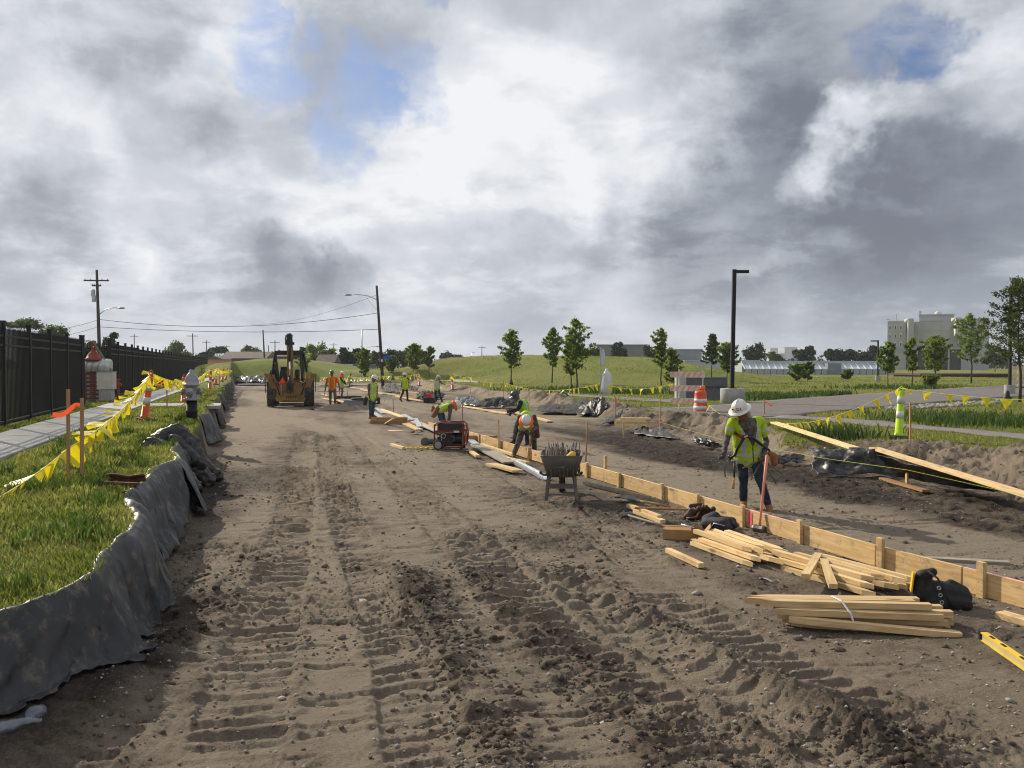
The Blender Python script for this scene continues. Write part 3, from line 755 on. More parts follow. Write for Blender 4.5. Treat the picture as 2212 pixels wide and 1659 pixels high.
for (a, b, tl, lb) in [(453, 842, 4, 'orange striped post at the verge beyond the hydrant, first of the cluster'), (466, 831, 3, 'orange striped post second in the cluster beyond the hydrant'),
                       (479, 824, 9, 'leaning orange striped post third in the cluster beyond the hydrant'), (487, 821, 10, 'last leaning orange post where the verge pennants end')]:
    striped_post(on(a, b, .76), R(tl), 0, lb)
def lath(base, top, label, w=.045, ribbon=None, group='lath stakes along the work', m=None, pinkbase=False):
    base, top = Vector(base), Vector(top)
    t = thing('wooden_stake', label, 'stake', base, 0, group)
    d = top-base; L = d.length
    t.rotation_euler = d.to_track_quat('X', 'Z').to_euler()
    mb = MB(); mb.stake((-.12, 0, 0), (L, 0, 0), w, w*.55, .12); mb.build('stake', m or M_STAKE, t)
    if ribbon:
        n = 9; hgt, ln, ang_ = ribbon; rows = []
        rt = t.rotation_euler.to_matrix().inverted()
        for i in range(n):
            u_ = i/(n-1)
            p = Vector((math.cos(ang_)*ln*u_, math.sin(ang_)*ln*u_, -.35*ln*u_**1.5+.03*math.sin(u_*7)))
            off = Vector((hgt*L, 0, 0))
            rows.append([off+rt @ (p+Vector((0, 0, .025))), off+rt @ (p+Vector((.012*math.sin(5*u_), .01, -.03)))])
        MB().grid(rows).build('ribbon', M_RIBBON, t, True)
    if pinkbase: MB().box((.10, 0, 0), (.16, w*1.04, w*.6)).build('painted_end', M_PINK, t)
    return t
def lath_px(x, y0, y1, z, label, x1=None, **kw):
    b = at(x, y0, z); b.z = z; tp = atY(x if x1 is None else x1, y1, b.y)
    return lath(b, tp, label, **kw)
lath_px(148, 1034, 841, .77, 'taller lath stake on the verge at the low end of the pennant line', 147)
lath_px(177, 1040, 860, .77, 'lath stake on the verge with an orange ribbon tied near its top', 177, ribbon=(.9, .30, math.pi+.3))
lath_px(361, 880, 820, .77, 'thin lath stake on the verge with ribbon, between hydrant and striped post', 360, ribbon=(.92, .28, math.pi+.2))
for x, a, b, lb in ((393, 862, 838, 'bare lath stake just behind the silver hydrant'), (429, 852, 812, 'lath stake with ribbon between the hydrant and the far striped posts'), (463, 840, 815, 'ribboned lath stake beside the second far striped post'), (474, 835, 812, 'bare lath stake among the far striped posts'), (484, 830, 806, 'farthest ribboned lath stake on the verge')):
    lath_px(x, a, b, .77, lb, ribbon=None if x in (393, 474) else (.85, .3, math.pi))

flag_mes, ribbon_mes = [], []
for k in range(12):
    mb = MB(); rows = []; r_ = random.Random(50+k); tp_ = .93 if k < 6 else .42
    bend = r_.uniform(-.6, .9); tw = r_.uniform(-.5, .5)*(1 if k < 6 else 1.8)
    for i in range(6):
        v_ = i/5; wd = (1-v_*tp_)
        rows.append([((u_-.5)*wd+.12*tw*v_*v_, bend*.35*v_*v_+tw*.3*v_*(u_-.5)*2+.08*math.sin(u_*6+k+3*v_)*v_, -v_*(1-.15*abs(bend))+.04*math.sin(u_*4+k)*v_) for u_ in (0, .25, .5, .75, 1)])
    mb.grid(rows); (flag_mes if k < 6 else ribbon_mes).append(mb.mesh('flag', M_YELLOW, True))
def flag_line(label, sup, spacing, fw, fh, wind=(0, 0), sag=None, cat='pennant line', seed=1, scatter=.5, mes=None):
    r_ = random.Random(seed)
    t = thing('pennant_line', label, cat)
    pts = []
    for i in range(len(sup)-1):
        a, b = Vector(sup[i]), Vector(sup[i+1]); L = (b-a).length; n = max(6, int(L/.25))
        s_ = sag[i] if sag else .04*L
        for k in range(n+(1 if i == len(sup)-2 else 0)):
            u_ = k/n; p = a.lerp(b, u_); p.z -= 4*s_*u_*(1-u_); pts.append(p)
    MB().tube(pts, .006, 5).build('cord', M_CORD, t, True)
    acc = 0; nxt = spacing*.4
    for i in range(len(pts)-1):
        seg = pts[i+1]-pts[i]; L = seg.length
        while acc+L >= nxt:
            p = pts[i]+seg*((nxt-acc)/L)
            o = obj('flag', r_.choice(mes or flag_mes), t, p)
            yaw = math.atan2(seg.y, seg.x)+r_.uniform(-.25, .25); roll = r_.gauss(wind[0], scatter); pit = -math.asin(max(-1, min(1, seg.z/L)))*.9
            o.rotation_euler = (roll, pit, yaw); s_ = r_.uniform(.85, 1.1); o.scale = (fw*s_, fh*s_*.9, fh*s_)
            nxt += spacing*r_.uniform(.8, 1.2)
        acc += L
    return t
s1 = atY(-60, 1105, 8.0); s2 = atY(148, 968, 10.4); s3 = atY(177, 945, 10.3); s4 = atY(327, 806, 21.0)
flag_line('yellow pennant line sloping up the verge to the leaning striped post', [s1, s2, s3+Vector((0, .15, 0)), s4], .21, .25, .24, (.5, 0), [.05, .0, .12], seed=3, scatter=.7, mes=ribbon_mes)
s5 = atY(452, 797, 46.0); s6 = atY(470, 795, 58); s7 = atY(495, 797, 75)
flag_line('yellow pennant line sagging behind the hydrant to the far striped posts', [s4, s5, s6, s7], .36, .32, .30, (.3, 0), [.42, .25, .2], seed=5, scatter=.6, mes=ribbon_mes)

# ============================================================ driveway and trail (sheets on the lawn)
def strip(name, A, B, m, lift=.03, n=60, k=6):
    """sheet between two polylines, following the ground"""
    def res(P_):
        P_ = [Vector(p) for p in P_]; L = [0]
        for a, b in zip(P_[:-1], P_[1:]): L.append(L[-1]+(b-a).length)
        t = np.linspace(0, L[-1], n); return np.interp(t, L, [p.x for p in P_]), np.interp(t, L, [p.y for p in P_])
    ax, ay = res(A); bx, by = res(B); w = np.linspace(0, 1, k)
    X = ax[:, None]*(1-w)+bx[:, None]*w; Yv = ay[:, None]*(1-w)+by[:, None]*w
    Zv = ground(X, Yv, False)[0]+lift
    ii_ = np.arange(n-1)[:, None]*k+np.arange(k-1)[None, :]
    q_ = np.stack([ii_, ii_+1, ii_+k+1, ii_+k], -1).reshape(-1, 4)
    o = obj(name, np_mesh(name, np.stack([X, Yv, Zv], -1).reshape(-1, 3), q_, m, True))
    so = o.modifiers.new('t', 'SOLIDIFY'); so.thickness = .05; so.offset = -1
    return struct(o)
DRV_A = [at(1335, 889, .3).xy, at(1500, 880, .34).xy, at(1630, 868, .36).xy, at(1850, 851, .38).xy, at(2211, 829, .40).xy, at(2330, 823, .4).xy]
DRV_B = [at(1560, 912, .22).xy, at(1690, 903, .34).xy, at(1790, 891, .36).xy, at(1979, 873.5, .38).xy, at(2110, 862, .4).xy, at(2330, 846, .4).xy]
strip('driveway', DRV_A, DRV_B, M_ASPH, .035, 70, 14)
TRL_A = [at(1700, 899, .36).xy, at(1848, 907, .38).xy, at(2211, 943, .42).xy, at(2400, 963, .45).xy]
TRL_B = [at(1640, 907, .34).xy, at(1760, 910, .36).xy, at(2211, 954, .42).xy, at(2400, 976, .45).xy]
M_TRAIL = mat('trail_asphalt', (.175, .158, .145), .92, .18, 4, bump=.4, bscale=60)
strip('trail', TRL_A, TRL_B, M_TRAIL, .045, 50, 5)
strip('trail', [at(1127, 846, .38).xy, at(1300, 855, .38).xy, at(1475, 866, .36).xy], [at(1127, 849, .38).xy, at(1300, 859, .38).xy, at(1475, 872, .36).xy], M_TRAIL, .05, 50, 4)

def inpoly(x, y, poly):
    c = np.zeros(len(x), bool); n = len(poly)
    for i in range(n):
        (x0, y0), (x1, y1) = poly[i], poly[(i+1) % n]
        k = ((y0 > y) != (y1 > y)); xi = (x1-x0)*(y-y0)/(y1-y0+1e-12)+x0
        c ^= k & (x < xi)
    return c
paved = [[tuple(p) for p in DRV_A]+[tuple(p) for p in DRV_B[::-1]], [tuple(p) for p in TRL_A]+[tuple(p) for p in TRL_B[::-1]]]
N = 210000
rA = np.exp(npr.uniform(math.log(12), math.log(125), N)); aA = npr.uniform(R(-24), R(34), N)
x, y = rA*np.sin(aA), rA*np.cos(aA)
_, _, dl_, dr_ = ground(x, y, False)
en = .25*fbm(x*1.5, y*1.5, 301, 3)
ok = (dr_ < -1.05+1.5*en+.75*np.exp(-((y-20.5)/2.8)**2)) & ~inpoly(x, y, paved[0]) & ~inpoly(x, y, paved[1])
cl_ = np.clip(fbm(x*.35, y*.35, 405, 4)+.35, 0.05, 1.2)
ok &= npr.uniform(0, 1, N) < .25+.9*cl_
x, y, cl_, rA = x[ok], y[ok], cl_[ok], rA[ok]
hh = npr.uniform(.05, .13, len(x))*(.55+1.0*cl_**2)*(1+.002*rA)
tag(blades('lawn_grass', x, y, lgz(x, y), hh, (.008+.0010*rA)*npr.uniform(.7, 1.3, len(x)), M_GRASS2, False), 'rough green grass covering the open lawn and mound', 'grass')
# taller weeds
N = 9000; cx_ = [(at(1715, 860, .4), 2.2), (at(1650, 855, .4), 1.5), (at(1820, 852, .4), 2.0), (at(1350, 846, .4), 5), (at(1250, 843, .4), 5), (at(1960, 838, .4), 4), (at(2050, 905, .42), 2.2), (at(2150, 915, .42), 2.0), (at(1690, 940, .45), .9), (at(1780, 948, .45), .9)]
idx = npr.randint(0, len(cx_), N); sx_ = np.array([c[1] for c in cx_])[idx]; x = np.array([c[0].x for c in cx_])[idx]+npr.normal(0, 1, N)*sx_*.6; y = np.array([c[0].y for c in cx_])[idx]+npr.normal(0, 1, N)*sx_*.5
ok = ~inpoly(x, y, paved[0]) & ~inpoly(x, y, paved[1]) & (xr(y)-x < -.9); x, y = x[ok], y[ok]
tag(blades('tall_weeds', x, y, lgz(x, y), npr.uniform(.12, .42, len(x)), .012+.0012*np.hypot(x, y), mat('weeds', (.06, .105, .02), .8, .25, .6, island=.3, trans=.4), True), 'taller dark green weeds in clumps on the lawn', 'weeds')

# ============================================================ loose stones on the earth
def stones():
    r_ = np.random.RandomState(5); N = 17000
    rad = np.exp(r_.uniform(math.log(4.2), math.log(26), N)); an = r_.uniform(R(-26), R(37), N)
    x, y = rad*np.sin(an), rad*np.cos(an); z, wet, dl_, dr_ = ground(x, y, True)
    k = (dl_ > .05) & (dr_ > -1.2) & (r_.uniform(0, 1, N) < .15+1.6*np.clip(fbm(x*.6, y*.6, 71, 3)+.25, 0, 1)); x, y, z = x[k], y[k], z[k]; n = len(x)
    s_ = np.exp(r_.normal(math.log(.0072), .5, n))*(1+.02*np.hypot(x, y)); s_ = np.minimum(s_, .045)
    base = np.array([[1, 0, 0], [-1, 0, 0], [0, 1, 0], [0, -1, 0], [0, 0, .8], [0, 0, -.8]], float)
    F = np.array([[0, 2, 4], [2, 1, 4], [1, 3, 4], [3, 0, 4], [2, 0, 5], [1, 2, 5], [3, 1, 5], [0, 3, 5]])
    jit = 1+r_.uniform(-.35, .35, (n, 6, 1)); an2 = r_.uniform(0, 6.28, n); ca, sa = np.cos(an2)[:, None], np.sin(an2)[:, None]
    V = base[None]*jit; V = np.stack([V[..., 0]*ca-V[..., 1]*sa*.8, V[..., 0]*sa+V[..., 1]*ca*.8, V[..., 2]*.75], -1)*s_[:, None, None]
    V = V+np.stack([x, y, z+s_*.25], -1)[:, None, :]
    FF = (F[None]+(np.arange(n)*6)[:, None, None]).reshape(-1, 3)
    o = stuff(obj('gravel', np_mesh('gravel', V.reshape(-1, 3), FF, mat('stone', (.27, .245, .21), .9, .3, 9, island=.35), True)))
    tag(o, 'loose pale pebbles strewn over the graded earth', 'gravel')
stones()
def clods():
    """broken lumps of turned soil, thickest along the ridges between the wheel tracks"""
    r_ = np.random.RandomState(15); N = 90000
    rad = np.exp(r_.uniform(math.log(4.3), math.log(22), N)); an = r_.uniform(R(-27), R(37), N)
    x, y = rad*np.sin(an), rad*np.cos(an); z, wet, dl_, dr_ = ground(x, y, True)
    dm_ = np.zeros(N)
    for pts in (RIDGE_A, RIDGE_A2, RIDGE_B, RIDGE_C, RIDGE_D): dm_ = np.maximum(dm_, np.exp(-(dist_poly(x, y, pts)[0]/.28)**2))
    dm_ = np.maximum(dm_, .55*np.exp(-((dl_-.25)/.3)**2)); dm_ = np.maximum(dm_, .8*ss(.3, -.3, dr_))
    k = (dl_ > .03) & (dr_ > -1.3) & (r_.uniform(0, 1, N) < .012+.50*dm_*np.clip(.5+1.6*fbm(x*2, y*2, 77, 3), 0, 1)+.10*np.clip(fbm(x*.9, y*.9, 73, 3)*3, 0, 1)); x, y, z, wet = x[k], y[k], z[k], wet[k]; n = len(x)
    s_ = np.minimum(np.exp(r_.normal(math.log(.010), .52, n)), .034)*(1+.012*np.hypot(x, y))
    t_ = (1+5**.5)/2; base = np.array([[-1, t_, 0], [1, t_, 0], [-1, -t_, 0], [1, -t_, 0], [0, -1, t_], [0, 1, t_], [0, -1, -t_], [0, 1, -t_], [t_, 0, -1], [t_, 0, 1], [-t_, 0, -1], [-t_, 0, 1]])/1.9
    F = np.array([[0, 11, 5], [0, 5, 1], [0, 1, 7], [0, 7, 10], [0, 10, 11], [1, 5, 9], [5, 11, 4], [11, 10, 2], [10, 7, 6], [7, 1, 8], [3, 9, 4], [3, 4, 2], [3, 2, 6], [3, 6, 8], [3, 8, 9], [4, 9, 5], [2, 4, 11], [6, 2, 10], [8, 6, 7], [9, 8, 1]])
    V_ = base[None]*(1+r_.uniform(-.38, .38, (n, 12, 1))); a2 = r_.uniform(0, 6.28, n); ca, sa = np.cos(a2)[:, None], np.sin(a2)[:, None]
    V_ = np.stack([V_[..., 0]*ca-V_[..., 1]*sa, V_[..., 0]*sa+V_[..., 1]*ca, V_[..., 2]*.7], -1)*s_[:, None, None]*np.stack([r_.uniform(.7, 1.3, n), r_.uniform(.7, 1.3, n), np.ones(n)], -1)[:, None, :]
    V_ = V_+np.stack([x, y, z+s_*.22], -1)[:, None, :]; FF = (F[None]+(np.arange(n)*12)[:, None, None]).reshape(-1, 3)
    o = stuff(obj('soil_clods', np_mesh('soil_clods', V_.reshape(-1, 3), FF, M_SOIL, False, {'wet': np.repeat(np.clip(wet+.08, 0, 1), 12)})))
    tag(o, 'broken brown soil clods lying along the ridges between wheel tracks', 'soil clods'); print('clods', n)
clods()

# ============================================================ form boards and their stakes
FP = [at(x, y, 0) for x, y in ((2420, 1375), (1890, 1226), (1605, 1136), (1430, 1081), (1270, 1031), (1165, 1000), (1035, 956), (925, 927))]
for p in FP: p.z = 0
def along(s_):
    for a, b in zip(FP[:-1], FP[1:]):
        L = (b-a).length
        if s_ <= L or b is FP[-1]: return a.lerp(b, s_/L), (b-a).normalized()
        s_ -= L
def s_at(px, py):
    q = at(px, py, 0); best = None; acc = 0
    for a, b in zip(FP[:-1], FP[1:]):
        L = (b-a).length; t = max(0, min(1, (q-a).dot(b-a)/L**2)); d = (a.lerp(b, t)-q).length
        if best is None or d < best[0]: best = (d, acc+t*L)
        acc += L
    return best[1]
Ltot = sum((b-a).length for a, b in zip(FP[:-1], FP[1:]))
cuts = [0, s_at(2067, 1280), s_at(1893, 1226), s_at(1732, 1176), s_at(1606, 1136), s_at(1432, 1081), s_at(1272, 1031), s_at(1142, 993), s_at(1050, 961), s_at(985, 943), Ltot]
BH = .215
blab = ['form board at the end of the row beside the black tool bag', 'form board with grey stains behind the loose stake pile', 'form board with dark handprints in front of the wheel-tracked lane', 'form board just past the leaning sledgehammer',
        'form board standing at the feet of the stooping worker', 'form board behind the leather tool belts and shovel', 'form board behind the wheelbarrow', 'form board the bending worker stands over', 'form board behind the bundled stakes and generator', 'last form board half hidden by the generator']
for i in range(len(cuts)-1):
    a, d = along(cuts[i]+.012); b, _ = along(cuts[i+1]-.012)
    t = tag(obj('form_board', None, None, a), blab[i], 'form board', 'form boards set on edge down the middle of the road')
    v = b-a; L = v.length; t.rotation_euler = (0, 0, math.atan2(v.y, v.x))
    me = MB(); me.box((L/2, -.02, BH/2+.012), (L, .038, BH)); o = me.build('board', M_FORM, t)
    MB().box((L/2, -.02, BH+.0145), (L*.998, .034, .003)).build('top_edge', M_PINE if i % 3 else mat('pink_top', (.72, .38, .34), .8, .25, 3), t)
def form_stake(px, py, h, label, side=1, tilt=0, group='stakes nailed to the form boards'):
    s_ = s_at(px, py); p, d = along(s_); nrm = Vector((-d.y, d.x, 0))     # towards the lane with the wheelbarrow
    w = p+nrm*(.028*side if side > 0 else -.075)
    t = tag(obj('form_stake', None, None, w), label, 'stake', group)
    t.rotation_euler = (0, R(tilt), math.atan2(d.y, d.x)+R(rnd.uniform(-5, 5)))
    MB().box((0, 0, h/2-.04), (.072, .045, h+.08)).build('stake', M_FORM, t)
    for zz_ in (.07, .15): MB().box((rnd.uniform(-.015, .015), .024, zz_), (.008, .003, .008)).build('nail', M_GALV, t)
for px, py, h, lb in [(2067, 1300, .33, 'thick stake at the form board just behind the black tool bag'), (1893, 1232, .33, 'stake at the form board above the middle of the loose stake pile'), (1732, 1176, .29, 'stake at the form board between sledgehammer and stake pile'),
                      (1606, 1137, .28, 'stake at the form board by the stooping worker, pink paint beside it'), (1512, 1106, .26, 'stake at the form board behind the leather tool belts'), (1432, 1082, .27, 'stake at the form board behind the shovel handle'),
                      (1338, 1053, .25, 'stake at the form board just past the wheelbarrow'), (1272, 1031, .28, 'stake at the form board beside the wheelbarrow tray'), (1225, 1017, .24, 'form stake hidden mostly behind the wheelbarrow tray'), (1142, 993, .27, 'form stake in front of the bending worker'),
                      (1083, 972, .24, 'low form stake behind the grey planks'), (1040, 957, .25, 'form stake near the bundled stakes by the generator')]:
    form_stake(px, py, h, lb)
form_stake(1303, 1040, .46, 'tall pale stake standing behind the form beside the wheelbarrow', -1)
pp = MB(); a, d = along(s_at(1622, 1141)); n_ = Vector((-d.y, d.x, 0))
pnt = tag(obj('pink_mark', None, None, a+n_*.0025), 'pink spray paint mark on the form board by the worker', 'paint mark'); pnt.rotation_euler = (0, 0, math.atan2(d.y, d.x))
MB().box((0, .0, .12), (.09, .003, .17)).build('paint', M_PINK, pnt)
def lath2(px, y0, y1, z, lb, x1=None, w=.05, m=None, **kw): return lath_px(px, y0, y1, z, lb, x1, w=w, m=m, **kw)
lath2(1265, 1002, 912, .0, 'tall brown stake standing behind the form near the wheelbarrow', 1269, .06)
lath2(1078, 972, 906, .0, 'tall pale stake at the form left of the bending worker', 1077, .07, M_FORM)
lath2(1000, 943, 868, .0, 'dark stake standing right behind the generator', 999)
lath2(850, 891, 862, .0, 'short stake standing in the lane past the man with the tool pouch', 849)
lath2(751, 861, 843, .0, 'short stake beside the worker in the orange hood')
lath2(1347, 938, 911, .1, 'pale stake in front of the small stake bundle by the bank', w=.06, m=M_FORM)
lath2(1426, 920, 862, .2, 'orange-painted stake near the striped barrel', m=M_HANDLE, pinkbase=True)
lath2(1329, 903, 858, .2, 'stake with an orange ribbon at the corner of the driveway', ribbon=(.95, .32, -1.2))
lath2(1205, 878, 837, .4, 'stake on the spoil bank beside the blue hose')
lath2(1143, 861, 834, .45, 'stake with an orange tip behind the green hard hat', ribbon=(.95, .15, -1.4))
lath2(1088, 856, 821, .4, 'thin stake holding the pennants behind the spoil bank')
lath2(1041, 881, 864, .1, 'small stake in front of the dark plastic by the bank')
lath2(1149, 892, 875, .0, 'reddish stake just behind the hammering worker', m=M_HANDLE)
lath2(1966, 957, 869, .5, 'brown stake beside the lime green post', m=M_HANDLE)
lath2(1782, 1006, 966, .12, 'pale stake standing by the black plastic sheet', w=.05, m=M_PINE)
lath2(1959, 1040, 989, .05, 'pale stake in front of the long plank on the plastic', w=.06, m=M_FORM)
lath2(1651, 896, 867, .36, 'small stake with an orange ribbon at the driveway edge', ribbon=(.9, .3, -.4))
for x0, y0, y1, lb in ((1016, 846, 822, 'thin lath under the pennants past the leaning cone'), (1056, 850, 818, 'thin lath under the sagging pennants on the lawn'), (886, 838, 812, 'thin lath beside the walking surveyor'), (873, 840, 815, 'thin lath behind the survey tripod')):
    lath2(x0, y0, y1, .4, lb, w=.06, m=M_FORM)
for x0, y0, x1, lb in ((1300, 1000, 880, 'yellow string line stretched between stakes over the tilled strip'), ):
    pts = [atY(1050, 902, 36), atY(1330, 905, 26.5), atY(1426, 912, 25), atY(1560, 950, 19.5), atY(1780, 990, 15.3), atY(1959, 1015, 13.2), atY(2300, 1090, 11)]
    tag(MB().tube(pts, .003, 4).build('string_line', mat('string', (.55, .60, .10), .7, .1), None), lb, 'string')

# ============================================================ lumber lying about
def plank(p, q, w, th, label, m=None, name='plank', cat='plank', group=None, zoff=0.0, roll=0.0, parts=None):
    p, q = Vector(p), Vector(q); v = q-p
    t = tag(obj(name, None, None, p+Vector((0, 0, th/2+zoff))), label, cat, group)
    e = v.to_track_quat('X', 'Z').to_euler(); t.rotation_euler = e
    if roll: t.rotation_euler = (v.to_track_quat('X', 'Z') @ Matrix.Rotation(roll, 3, 'X').to_quaternion()).to_euler()
    MB().box((v.length/2, 0, 0), (v.length, w, th)).build('board', m or M_PINE, t)
    return t
def plank_px(x0, y0, x1, y1, w, th, label, m=None, z0=0.01, z1=0.01, **kw):
    p, q = at(x0, y0, z0), at(x1, y1, z1)
    return plank(p, q, w, th, label, m, **kw)
M_ALU = mat('aluminium', (.52, .56, .60), .32, .12, 10, metal=.55)
plank_px(1672, 914, 1845, 970, .20, .038, 'long pale plank lying along the grassy bank above the black plastic', z0=.55, z1=.50)
plank_px(1888, 970, 2260, 1085, .20, .038, 'longest pale plank slanting down over the black plastic sheet', z0=.50, z1=.30, )
plank_px(1905, 1036, 2000, 1063, .12, .04, 'thin old plank edge at the foot of the black plastic', M_STAKE)
plank_px(2000, 1211, 2180, 1221, .10, .04, 'grey plank lying on the lane behind the form boards', M_GREYWOOD)
plank_px(1026, 964, 1100, 1003, .26, .035, 'weathered grey plank lying beside the generator', M_GREYWOOD, zoff=.02)
plank_px(1045, 965, 1104, 993, .10, .03, 'narrow weathered plank against the grey one by the generator', M_GREYWOOD)
plank_px(1060, 1004, 1119, 1020, .24, .04, 'short pale plank lying in front of the weathered one')
plank_px(1018, 978, 1032, 988, .10, .05, 'short block of pale timber near the generator wheel')
plank_px(1040, 962, 1110, 985, .10, .05, 'pale timber lying along the foot of the form by the worker boots')
plank_px(1058, 980, 1098, 994, .09, .05, 'second pale timber lying at the worker boots')
plank_px(1075, 987, 1140, 1001, .09, .04, 'third pale timber lying under the bending worker')
plank_px(846, 963, 872, 971, .09, .06, 'short pale timber lying alone on the earth left of the generator cord')
plank_px(815, 883, 873, 903, .26, .04, 'pale plank in the chain of boards behind the standing man')
plank_px(870, 901, 912, 918, .28, .04, 'pale plank in the middle of the chain of boards')
plank_px(888, 908, 942, 931, .25, .04, 'pale plank reaching towards the generator', M_FORM)
plank_px(873, 915, 906, 930, .24, .04, 'pale plank lying nearest the shovel', M_FORM)
for a in [(812, 884, 828, 896, 'bright metal strip by the standing man'), (808, 895, 822, 905, 'wide metal sheet strip at the end of the stake bundle'), (897, 908, 907, 926, 'bright metal channel leaning over the planks'), (915, 924, 945, 937, 'metal channel running under the generator'), (872, 899, 892, 911, 'thin metal strip among the middle boards'), (1010, 950, 1028, 965, 'metal strip between generator and bundled stakes')]:
    plank_px(a[0], a[1], a[2], a[3], .18, .03, a[4], M_ALU, name='metal_channel', cat='metal channel', zoff=.05, group='metal channels among the boards')
def channel(x0, y0, x1, y1, w, label, m):
    p, q = at(x0, y0, .01), at(x1, y1, .01); v = q-p
    t = tag(obj('metal_channel', None, None, p), label, 'metal channel', 'metal channels among the boards'); t.rotation_euler = (0, 0, math.atan2(v.y, v.x)); L = v.length
    MB().box((L/2, 0, .008), (L, w, .012)).build('web', m, t); MB().box((L/2, w/2, .028), (L, .010, .05)).build('flange', m, t); MB().box((L/2, -w/2, .028), (L, .010, .05)).build('flange', m, t)
channel(1102, 994, 1182, 1037, .16, 'bright bluish metal channel lying beside the wheelbarrow', M_ALU)
channel(1262, 1046, 1440, 1091, .06, 'long dark metal rail lying in front of the form boards', mat('dark_steel', (.10, .10, .085), .5, .3, 8, metal=.4))
for a in [(690, 876, 712, 880, 'short board near the orange shirted worker boots'), (697, 862, 727, 868, 'pale board left of the orange shirted worker'), (696, 853, 708, 857, 'small pale board behind the orange shirted worker'), (727, 866, 760, 876, 'pale board on the ground by the hooded worker'), (758, 838, 800, 843, 'pale plank at the feet of the far crouching worker'),
          (780, 843, 828, 852, 'pale plank on the lane before the leaning pole'), (825, 850, 870, 858, 'pale plank beside the tripod'), (856, 858, 912, 868, 'long pale plank under the walking surveyor'), (990, 878, 1040, 886, 'pale plank along the far lane edge behind the generator'), (1041, 887, 1090, 894, 'orange-brown plank along the far lane edge'), (1060, 891, 1098, 896, 'thin plank in front of the orange-brown one'), (1100, 889, 1188, 913, 'plank lying beside the hammering worker')]:
    plank_px(a[0], a[1], a[2], a[3], .20, .05, a[4], M_PINE, zoff=.02)
plank_px(686, 846, 745, 846, .30, .05, 'stack of brown boards lying behind the orange shirted worker', M_STAKE)
plank_px(870, 850, 908, 856, .5, .2, 'brown timber stack behind the walking surveyor', M_STAKE)

def bundle(name, label, c, ang, nx, nz, L, w, h, m, seed, strap=True, tips=True, jit=.12):
    r_ = random.Random(seed)
    t = thing(name, label, 'stake bundle', c, ang)
    for k in range(nz):
        for i in range(nx if k < nz-1 else max(1, nx-1)):
            x0 = r_.uniform(-jit, jit); y0 = (i-(nx-1)/2)*w*1.03+r_.uniform(-.006, .006)+(.5*w if k == nz-1 else 0); z0 = h/2+k*h*1.02
            MB().stake((-L/2+x0, y0, z0), (L/2+x0, y0+r_.uniform(-.01, .01), z0), w, h, .11 if tips else .01).build('stake', m, t)
    if strap:
        W_, H_ = nx*w*1.03+.02, nz*h*1.02+.012
        MB().tube([(.0, -W_/2, .0), (.0, -W_/2, H_), (.0, W_/2, H_), (.0, W_/2, 0)], .009, 4).build('strap', M_WHITEBAND, t)
    return t
q = at(838, 917, 0); bundle('stake_bundle', 'brown bundle of stakes lying in front of the standing man', (q.x, q.y+.25, 0), R(2), 4, 4, 1.15, .07, .06, M_STAKE, 3, False)
plank(at(832, 917, .0), at(851, 905, .28), .09, .04, 'single pale stake leaning across the brown stake bundle')
q = at(1020, 957, 0); bundle('stake_bundle', 'brown bundle of stakes lying behind the generator', (q.x+.05, q.y+.3, 0), R(-4), 4, 3, 1.0, .07, .06, M_STAKE, 5, False)
q = at(1368, 921, .2); bundle('stake_bundle', 'pale bundle of stakes lying by the bank near the driveway', (q.x, q.y, .22), R(-8), 4, 4, .95, .07, .06, M_PINE, 7, False)

# loose pile of stakes
def loose(cpx, cpy, ang, n, spread, seed, L, label, group, layers=3):
    c = at(cpx, cpy, 0); r_ = random.Random(seed); d = Vector((math.cos(ang), math.sin(ang), 0)); nn = Vector((-d.y, d.x, 0))
    mes = [MB().stake((-l_/2, 0, 0), (l_/2, 0, 0), .066, .046, .13).mesh('stake', M_PINE) for l_ in (L, L*.96, L*1.03)]
    k = 0
    for ly in range(layers):
        m_ = int(n/layers+.9)-ly
        for i in range(m_):
            off = (i-(m_-1)/2)*(spread/m_)*2*(1-.22*ly)+r_.uniform(-.015, .015)
            p = c+nn*off+d*r_.uniform(-.22, .22); p.z = .030+ly*.048
            o = tag(obj('pointed_stake', mes[k % 3], None, p), label, 'stake', group); k += 1
            o.rotation_euler = (r_.uniform(-.12, .12), r_.uniform(-.015, .03), ang+math.pi+r_.uniform(-.10, .10))
A1 = math.atan2(-1.25, .42)
loose(1605, 1196, A1, 17, .36, 11, 1.20, 'pale pointed stake in the loose heap beside the cardboard box', 'heap of stakes by the cardboard box')
loose(1822, 1250, math.atan2(-1.53, .72), 18, .36, 13, 1.25, 'pale pointed stake in the loose heap beside the black tool bag', 'heap of stakes by the black tool bag')
plank_px(1768, 1203, 1740, 1250, .075, .045, 'short timber offcut lying crosswise on the stake heap, grey end towards the form', M_PINE, z0=.13, z1=.10)
plank_px(1779, 1216, 1800, 1272, .075, .045, 'second timber offcut lying crosswise on the stake heap', M_PINE, z0=.12, z1=.06)
q0, q1 = at(1440, 1187, .03), at(1516, 1222, .03)
sg = tag(obj('pointed_stake', None, None, (q0+q1)/2), 'single pale stake lying apart from the heap, nearest the tracked earth', 'stake'); sg.rotation_euler = (0, 0, math.atan2((q1-q0).y, (q1-q0).x))
MB().stake((-.40, 0, 0), (.40, 0, 0), .068, .048, .03).build('stake', M_PINE, sg)
